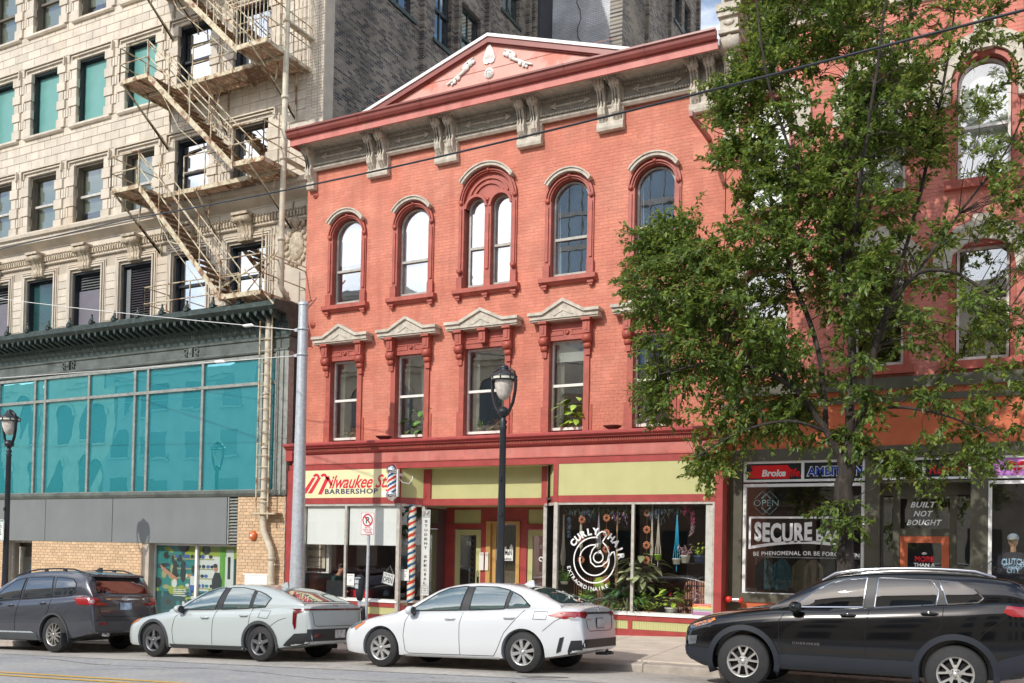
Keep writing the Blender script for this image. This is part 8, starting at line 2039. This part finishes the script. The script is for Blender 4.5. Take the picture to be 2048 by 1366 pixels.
for (wx, wy, wz) in ((.29, -.17, .03), (.30, .13, .05)):
    pts = []; ed = []; rr = []
    for k in range(5):
        oy = (k-2)*.018; L = (.05, .065, .07, .065, .055)[k] if k else .045; b0 = len(pts)
        dirx = 1 if k else .6
        pts += [(wx-.02, wy+oy*.6, wz), (wx+.02*dirx, wy+oy, wz-.002), (wx+(.02+L*.5)*dirx, wy+oy*(1.3 if k else 2), wz-.012), (wx+(.02+L)*dirx*.95, wy+oy*(1.35 if k else 2.2), wz-.035)]
        ed += [(b0, b0+1), (b0+1, b0+2), (b0+2, b0+3)]; rr += [.012, .010, .0085, .007]
        if k: ed.append((0, b0))
    hm = skin_chain(pts, ed, rr, 0, 1); hm.materials.append(m_skin); o = bpy.data.objects.new('hand', hm); COL.objects.link(o); o.parent = t
# right shop contents: clothes, mannequin
GC = 'clothes on the rail in the dark shop window'
for k, (x, c, n) in enumerate(((-4.55, (.02, .05, .06), 'dark teal'), (-4.2, (.03, .1, .12), 'sea blue'), (-3.8, (.12, .1, .05), 'olive'), (-3.55, (.2, .17, .12), 'khaki'), (-3.1, (.05, .05, .055), 'charcoal'), (-2.8, (.1, .1, .1), 'grey'))):
    q = MB(); q.prism([(x-.14, .95), (x+.14, .95), (x+.16, 1.45), (x+.06, 1.6), (x-.06, 1.6), (x-.16, 1.45)], 'y', 20.3, 20.42); q.prism([(x+.14, 1.0), (x+.2, 1.02), (x+.19, 1.45), (x+.1, 1.55)], 'y', 20.28, 20.38); q.prism([(x-.2, 1.02), (x-.14, 1.0), (x-.1, 1.55), (x-.19, 1.45)], 'y', 20.28, 20.38)
    tag(q.build('hanging_shirt', mat('cloth_'+n.replace(' ', '_'), c, .9, var=.2, vs=10), loc=(x, 20.3, .95)), n+' shirt hanging on the rail in the dark shop window', 'shirt', GC)
q = MB(); q.tube([(-4.8, 20.36, 1.64), (-2.5, 20.36, 1.64)], .015, 6); q.tube([(-4.75, 20.36, -.2), (-4.75, 20.36, 1.64)], .015, 6); q.tube([(-2.55, 20.36, -.2), (-2.55, 20.36, 1.64)], .015, 6); tag(q.build('clothes_rail', m_galv, loc=(-3.6, 20.36, -.2)), 'metal clothes rail in the dark shop window', 'clothes rail')
t = thing('mannequin', 'half-faced tan mannequin in a cap and dark printed T-shirt in the far right window', 'mannequin', (.05, 19.9, .3)); m_man = mat('mannequin_tan', (.5, .3, .17), .4, var=.03)
q = MB(); q.ball((.08, 19.95, 2.02), .095, 14, 10, (.85, .95, 1.2)).lathe(.08, 19.95, [(.05, 1.78), (.048, 1.92), (.06, 1.98)], 12, 'z', 0).ball((.08, 19.86, 2.0), .015, 6, 4, (.8, 1, 1.4)); q.build('head', m_man, t)
q = MB(); q.m(0).ball((.08, 19.95, 2.08), .108, 14, 8, (.95, 1, .85)); q.m(1).ball((.08, 19.84, 2.055), .085, 12, 5, (1, 1.1, .14)); q.build('cap', [mat('grey_blue_cap', (.25, .3, .36), .8), mat('yellow_brim', (.6, .5, .2), .7)], t)
q = MB(); q.prism([(-.17, 1.0), (.33, 1.0), (.35, 1.6), (.47, 1.45), (.53, 1.55), (.38, 1.75), (.2, 1.82), (-.04, 1.82), (-.22, 1.75), (-.37, 1.55), (-.31, 1.45), (-.19, 1.6)], 'y', 19.87, 20.05); q.build('shirt', mat('black_tee', (.025, .025, .035), .9), t)
q = MB(); text_on(q, 'CLUTCH\nCITY', .08, 1.55, .38, .28, 19.865, .04, arch=.02); 
for k in range(8): q.ring(-.05+.04*k, 1.55+.03*math.sin(k*2), .02, .035, 19.866, 19.867, 0, 360, 8)
q.build('shirt_print', mat('shirt_print', (.3, .45, .6), .7, var=.4, vs=30), t)
q = MB(); text_on(q, 'STREETWEAR SNEAKERS', .22, 1.22, .5, .04, OY+.01, .01); tag(q.build('window_lettering', mat('yellow_vinyl', (.6, .5, .1), .5, var=0), loc=(.2, OY, 1.2)), 'small yellow line of lettering on the far right shop window', 'window lettering')
# ------------------------------------------------------------------ street tree
TXc, TYc = -2.26, 15.6
tree = thing('street_tree', 'leafy green street tree with dark trunk rising beside the black SUV', 'tree', (TXc, TYc, walkz(TXc, TYc)))
m_bark = mat('dark_furrowed_bark', (.045, .036, .03), .9, var=.35, vs=6, bump=1.0, bs=22, stretch=(3, 3, .6), col2=(.09, .075, .06), c2scale=3)
lf = bpy.data.materials.new('tree_leaf'); lf.use_nodes = True; N = lf.node_tree.nodes; L = lf.node_tree.links; N.clear()
o_ = N.new('ShaderNodeOutputMaterial'); pb = N.new('ShaderNodeBsdfPrincipled'); tr_ = N.new('ShaderNodeBsdfTranslucent'); ms_ = N.new('ShaderNodeMixShader'); ms_.inputs[0].default_value = .45
ge = N.new('ShaderNodeNewGeometry'); cr = N.new('ShaderNodeValToRGB'); e = cr.color_ramp.elements
e[0].color = (.045, .09, .022, 1); e[1].color = (.42, .46, .07, 1); e[1].position = 1.
for p_, c_ in ((.35, (.10, .175, .032)), (.7, (.165, .25, .045)), (.93, (.27, .35, .07))): k_ = e.new(p_); k_.color = (*c_, 1)
nn = N.new('ShaderNodeTexNoise'); nn.inputs['Scale'].default_value = .8; L.new(ge.outputs['Position'], nn.inputs['Vector'])
ma = N.new('ShaderNodeMath'); ma.operation = 'MULTIPLY_ADD'; ma.inputs[1].default_value = .8; L.new(ge.outputs['Random Per Island'], ma.inputs[0])
mb_ = N.new('ShaderNodeMath'); mb_.operation = 'MULTIPLY_ADD'; mb_.inputs[1].default_value = .6; mb_.inputs[2].default_value = -.2; L.new(nn.outputs['Fac'], mb_.inputs[0]); L.new(mb_.outputs[0], ma.inputs[2])
L.new(ma.outputs[0], cr.inputs[0]); L.new(cr.outputs[0], pb.inputs['Base Color']); pb.inputs['Roughness'].default_value = .42; pb.inputs['Specular IOR Level'].default_value = .5
hs = N.new('ShaderNodeHueSaturation'); hs.inputs['Value'].default_value = 1.6; hs.inputs['Hue'].default_value = .47; L.new(cr.outputs[0], hs.inputs['Color']); L.new(hs.outputs[0], tr_.inputs[0])
L.new(pb.outputs[0], ms_.inputs[1]); L.new(tr_.outputs[0], ms_.inputs[2]); L.new(ms_.outputs[0], o_.inputs[0])
g0 = walkz(TXc, TYc)
limbs = [
 [(-2.25, 0, g0-.1, .24), (-2.26, 0, g0+.25, .185), (-2.27, 0, 1.2, .165), (-2.28, 0, 2.4, .16), (-2.26, 0, 3.25, .175)],
 [(-2.27, 0, 3.1, .14), (-2.22, .1, 4.0, .12), (-2.2, .1, 4.9, .11), (-2.31, .2, 6.0, .09), (-2.39, .2, 6.9, .075), (-2.33, .1, 8.5, .055), (-2.25, .1, 10.3, .04), (-2.2, 0, 12.2, .02)],
 [(-2.22, 0, 3.2, .11), (-1.98, -.1, 4.0, .10), (-1.88, -.2, 4.6, .09), (-1.71, -.3, 5.25, .075), (-1.29, -.4, 5.85, .06), (-.81, -.5, 5.85, .045), (-.4, -.6, 5.55, .035), (.2, -.6, 5.0, .015)],
 [(-2.3, 0, 3.15, .10), (-2.58, -.2, 3.7, .09), (-2.95, -.3, 4.25, .08), (-3.5, -.4, 4.6, .06), (-4.2, -.6, 4.75, .04), (-5.1, -.7, 4.6, .02)],
 [(-2.55, -.1, 3.7, .08), (-2.75, .3, 5.0, .075), (-3.2, .4, 6.3, .065), (-3.6, .4, 7.8, .05), (-3.85, .3, 9.6, .035), (-4.0, .2, 11.4, .015)],
 [(-2.95, -.3, 4.25, .06), (-3.7, .2, 5.1, .05), (-4.6, .3, 5.9, .035), (-5.5, .2, 6.9, .015)],
 [(-1.85, -.2, 4.7, .07), (-1.55, .4, 6.2, .06), (-1.2, .6, 7.8, .05), (-.9, .5, 9.4, .035), (-.7, .5, 11.2, .015)],
 [(-2.3, .15, 5.9, .06), (-2.0, -.8, 7.2, .05), (-1.7, -1.3, 8.8, .035), (-1.5, -1.4, 10.6, .015)],
 [(-2.35, .2, 6.5, .05), (-2.9, -.8, 7.6, .04), (-3.3, -1.3, 9.0, .03), (-3.5, -1.4, 10.8, .015)],
 [(-1.3, -.4, 5.8, .04), (-.7, .2, 6.9, .035), (.0, .5, 8.0, .025), (.4, .5, 9.3, .012)],
 [(-2.0, -.1, 3.9, .05), (-1.5, -.5, 3.9, .04), (-.9, -.7, 3.75, .03), (-.2, -.9, 3.4, .012)],
 [(-2.5, -.1, 3.6, .05), (-3.0, -.6, 3.75, .04), (-3.7, -.8, 3.6, .03), (-4.4, -.9, 3.2, .012)],
 [(-2.28, -.1, 2.3, .022), (-2.2, -.35, 2.5, .018), (-2.1, -.5, 2.35, .01)],
]
q = MB()
lp = []
for lb in limbs:
    P = [Vector((a[0], TYc+a[1], a[2])) for a in lb]; R_l = [a[3]*(.84 if a[2] < 3.4 else .56) for a in lb]
    # smooth resampling with a little wobble
    pts = []; rs = []
    for i in range(len(P)-1):
        for j in range(5):
            t_ = j/5; p0, p1, p2, p3 = P[max(i-1, 0)], P[i], P[i+1], P[min(i+2, len(P)-1)]
            p = .5*((2*p1)+(p2-p0)*t_+(2*p0-5*p1+4*p2-p3)*t_*t_+(3*p1-p0-3*p2+p3)*t_**3)
            r = R_l[i]+(R_l[i+1]-R_l[i])*t_
            w_ = min(.03, r*.25)
            pts.append(p+Vector((rnd.uniform(-w_, w_), rnd.uniform(-w_, w_), 0))); rs.append(r*rnd.uniform(.94, 1.07))
    pts.append(P[-1]); rs.append(R_l[-1]); q.tube(pts, rs, 10 if rs[0] > .09 else 7)
    lp += list(zip(pts, rs))
q.build('trunk', m_bark, tree)
poly = [(-4.04, 12.9), (-4.11, 10.42), (-3.86, 10.11), (-4.1, 9.66), (-4.69, 9.36), (-4.34, 8.44), (-4.5, 8.05), (-4.28, 7.59), (-4.84, 7.42), (-5.1, 7.72), (-5.27, 7.14), (-5.64, 7.45), (-6.1, 7.52), (-6.0, 6.8), (-6.22, 6.2), (-5.98, 5.74), (-5.97, 5.21), (-5.5, 4.83), (-5.58, 4.05), (-5.13, 3.77), (-4.69, 3.5), (-4.86, 3.42), (-4.59, 2.91), (-4.16, 2.7), (-3.9, 3.25), (-3.27, 3.6), (-2.9, 3.55), (-2.5, 3.4), (-2.3, 3.5), (-1.9, 3.3), (-1.61, 2.9), (-1.26, 2.85), (-.78, 2.66), (-.38, 2.69), (-.12, 3.05), (.27, 3.41), (.26, 3.84), (.6, 4.11), (1.6, 6), (1.8, 8.5), (1.2, 11.5), (0, 12.9)]
def inpoly(x, z):
    c = False; n = len(poly)
    for i in range(n):
        a, b = poly[i], poly[(i+1) % n]
        if (a[1] > z) != (b[1] > z) and x < (b[0]-a[0])*(z-a[1])/(b[1]-a[1])+a[0]: c = not c
    return c
def edge_d(x, z):
    d = 9
    for i in range(len(poly)):
        a, b = Vector(poly[i]), Vector(poly[(i+1) % len(poly)]); ab = b-a; t_ = max(0, min(1, (Vector((x, z))-a).dot(ab)/ab.length_squared)); d = min(d, (a+ab*t_-Vector((x, z))).length)
    return d
Rt = random.Random(11); ends = []
while len(ends) < 1300:
    x, z = Rt.uniform(-6.3, 1.9), Rt.uniform(2.6, 12.9)
    if not inpoly(x, z): continue
    d = edge_d(x, z)
    if d < .10: continue
    if x > -1.3 and Rt.random() < .42: continue
    if x > -1.1 and z > 7 and Rt.random() < .5: continue
    if x > -1.2 and z < 5.2 and Rt.random() < .3: continue
    if -1.6 < x < .2 and 4.1 < z < 7.4 and Rt.random() < .5: continue
    if -2.9 < x < -1.4 and 3.3 < z < 5.4 and Rt.random() < .75: continue
    dy = min(1.7, .25+d*.9); y = TYc+Rt.uniform(-dy, dy)*(1 if Rt.random() < .6 else .8)
    # gaps: a coarse random field
    if math.sin(x*2.1+1.3)*math.sin(z*1.9+.4)+.5*math.sin(x*4.3+z*3.1)+.4*math.sin(y*3) < (-.62 if x < -2 else -.5): continue
    ends.append((x, y, z))
ends += [(-2.35, 15.3, 2.35), (-2.2, 15.25, 2.2), (-2.5, 15.35, 2.45), (-2.1, 15.3, 2.5), (-2.0, 15.2, 2.25)]
tw = MB(); LV = []
def add_leaves(p, d, n, spread):
    for _ in range(n): LV.append((p.x+Rt.gauss(0, spread), p.y+Rt.gauss(0, spread), p.z+Rt.gauss(0, spread), d.x, d.y, d.z))
for (x, y, z) in ends:
    e_ = Vector((x, y, z)); best = min(lp, key=lambda a: (a[0]-e_).length+max(0, a[0].z-e_.z)*.8+(.6 if a[1] > .11 else 0))
    s_ = best[0]; L_ = (e_-s_).length
    mid = s_.lerp(e_, .5)+Vector((Rt.uniform(-.1, .1), Rt.uniform(-.1, .1), .12*L_))
    path = [s_, s_.lerp(mid, .5)+Vector((0, 0, .04)), mid, mid.lerp(e_, .5)+Vector((0, 0, .03*L_)), e_]
    r0 = min(best[1]*.4, .004+.005*L_); tw.tube(path, [r0, r0*.85, r0*.65, r0*.5, .004], 5, False)
    out_ = (e_-Vector((TXc, TYc, 6))).normalized()
    for j in range(Rt.randint(4, 7)):   # twigs with leaves along them
        d = (out_*.6+Vector((Rt.uniform(-1, 1), Rt.uniform(-1, 1), Rt.uniform(-.6, .75)))).normalized(); TL = Rt.uniform(.22, .5)
        b0 = path[3].lerp(e_, Rt.random()); t1 = b0+d*TL*.55; t2 = b0+d*TL+Vector((0, 0, -.08*TL))
        tw.tube([b0, t1, t2], [.004, .003, .0015], 3, False, False)
        m_ = int(TL*52)
        for k in range(m_):
            s2 = k/m_; p = b0.lerp(t1, s2*2) if s2 < .5 else t1.lerp(t2, s2*2-1)
            LV.append((p.x+Rt.gauss(0, .012), p.y+Rt.gauss(0, .012), p.z+Rt.gauss(0, .012), d.x, d.y, d.z))
tw.build('branches', m_bark, tree, kind='stuff')
A = np.array(LV); n = len(A); rg = np.random.default_rng(5)
pos = A[:, :3]; d = A[:, 3:]+rg.normal(0, .75, (n, 3)); d[:, 2] -= .25; d /= np.linalg.norm(d, axis=1)[:, None]
up = np.array([0, -.25, 1.])+rg.normal(0, .45, (n, 3)); s = np.cross(d, up); s /= np.linalg.norm(s, axis=1)[:, None]; nrm = np.cross(s, d)
Ls = rg.uniform(.055, .12, n)[:, None]; Ws = Ls*rg.uniform(.22, .3, n)[:, None]
v = np.stack([pos, pos+d*Ls*.45+s*Ws+nrm*Ws*.35, pos+d*Ls-nrm*Ls*.12, pos+d*Ls*.45-s*Ws+nrm*Ws*.35], 1).reshape(-1, 3)-np.array(wl(tree))
me = bpy.data.meshes.new('leaf_canopy'); me.vertices.add(4*n); me.vertices.foreach_set('co', v.ravel())
b_ = (np.arange(n)*4)[:, None]; tri = np.concatenate([b_+np.array([[0, 1, 2]]), b_+np.array([[0, 2, 3]])], 1).reshape(-1)
me.loops.add(6*n); me.loops.foreach_set('vertex_index', tri.astype(np.int32)); me.polygons.add(2*n); me.polygons.foreach_set('loop_start', (np.arange(2*n)*3).astype(np.int32)); me.update(calc_edges=True); me.materials.append(lf)
co = bpy.data.objects.new('leaf_canopy', me); COL.objects.link(co); co.parent = tree; co['kind'] = 'stuff'
# tree pit
tp_ = MB(); 
for i_ in range(1): tp_.quad((-3.25, 15.42, walkz(-3.25, 15.4)+.0), (-1.25, 15.42, walkz(-1.25, 15.4)+.0), (-1.25, 16.7, walkz(-1.25, 16.7)+.0), (-3.25, 16.7, walkz(-3.25, 16.7)+.0))
tp_.build('tree_pit_soil', mat('bare_soil', (.08, .06, .045), .95, var=.3, vs=10), None, 'structure')
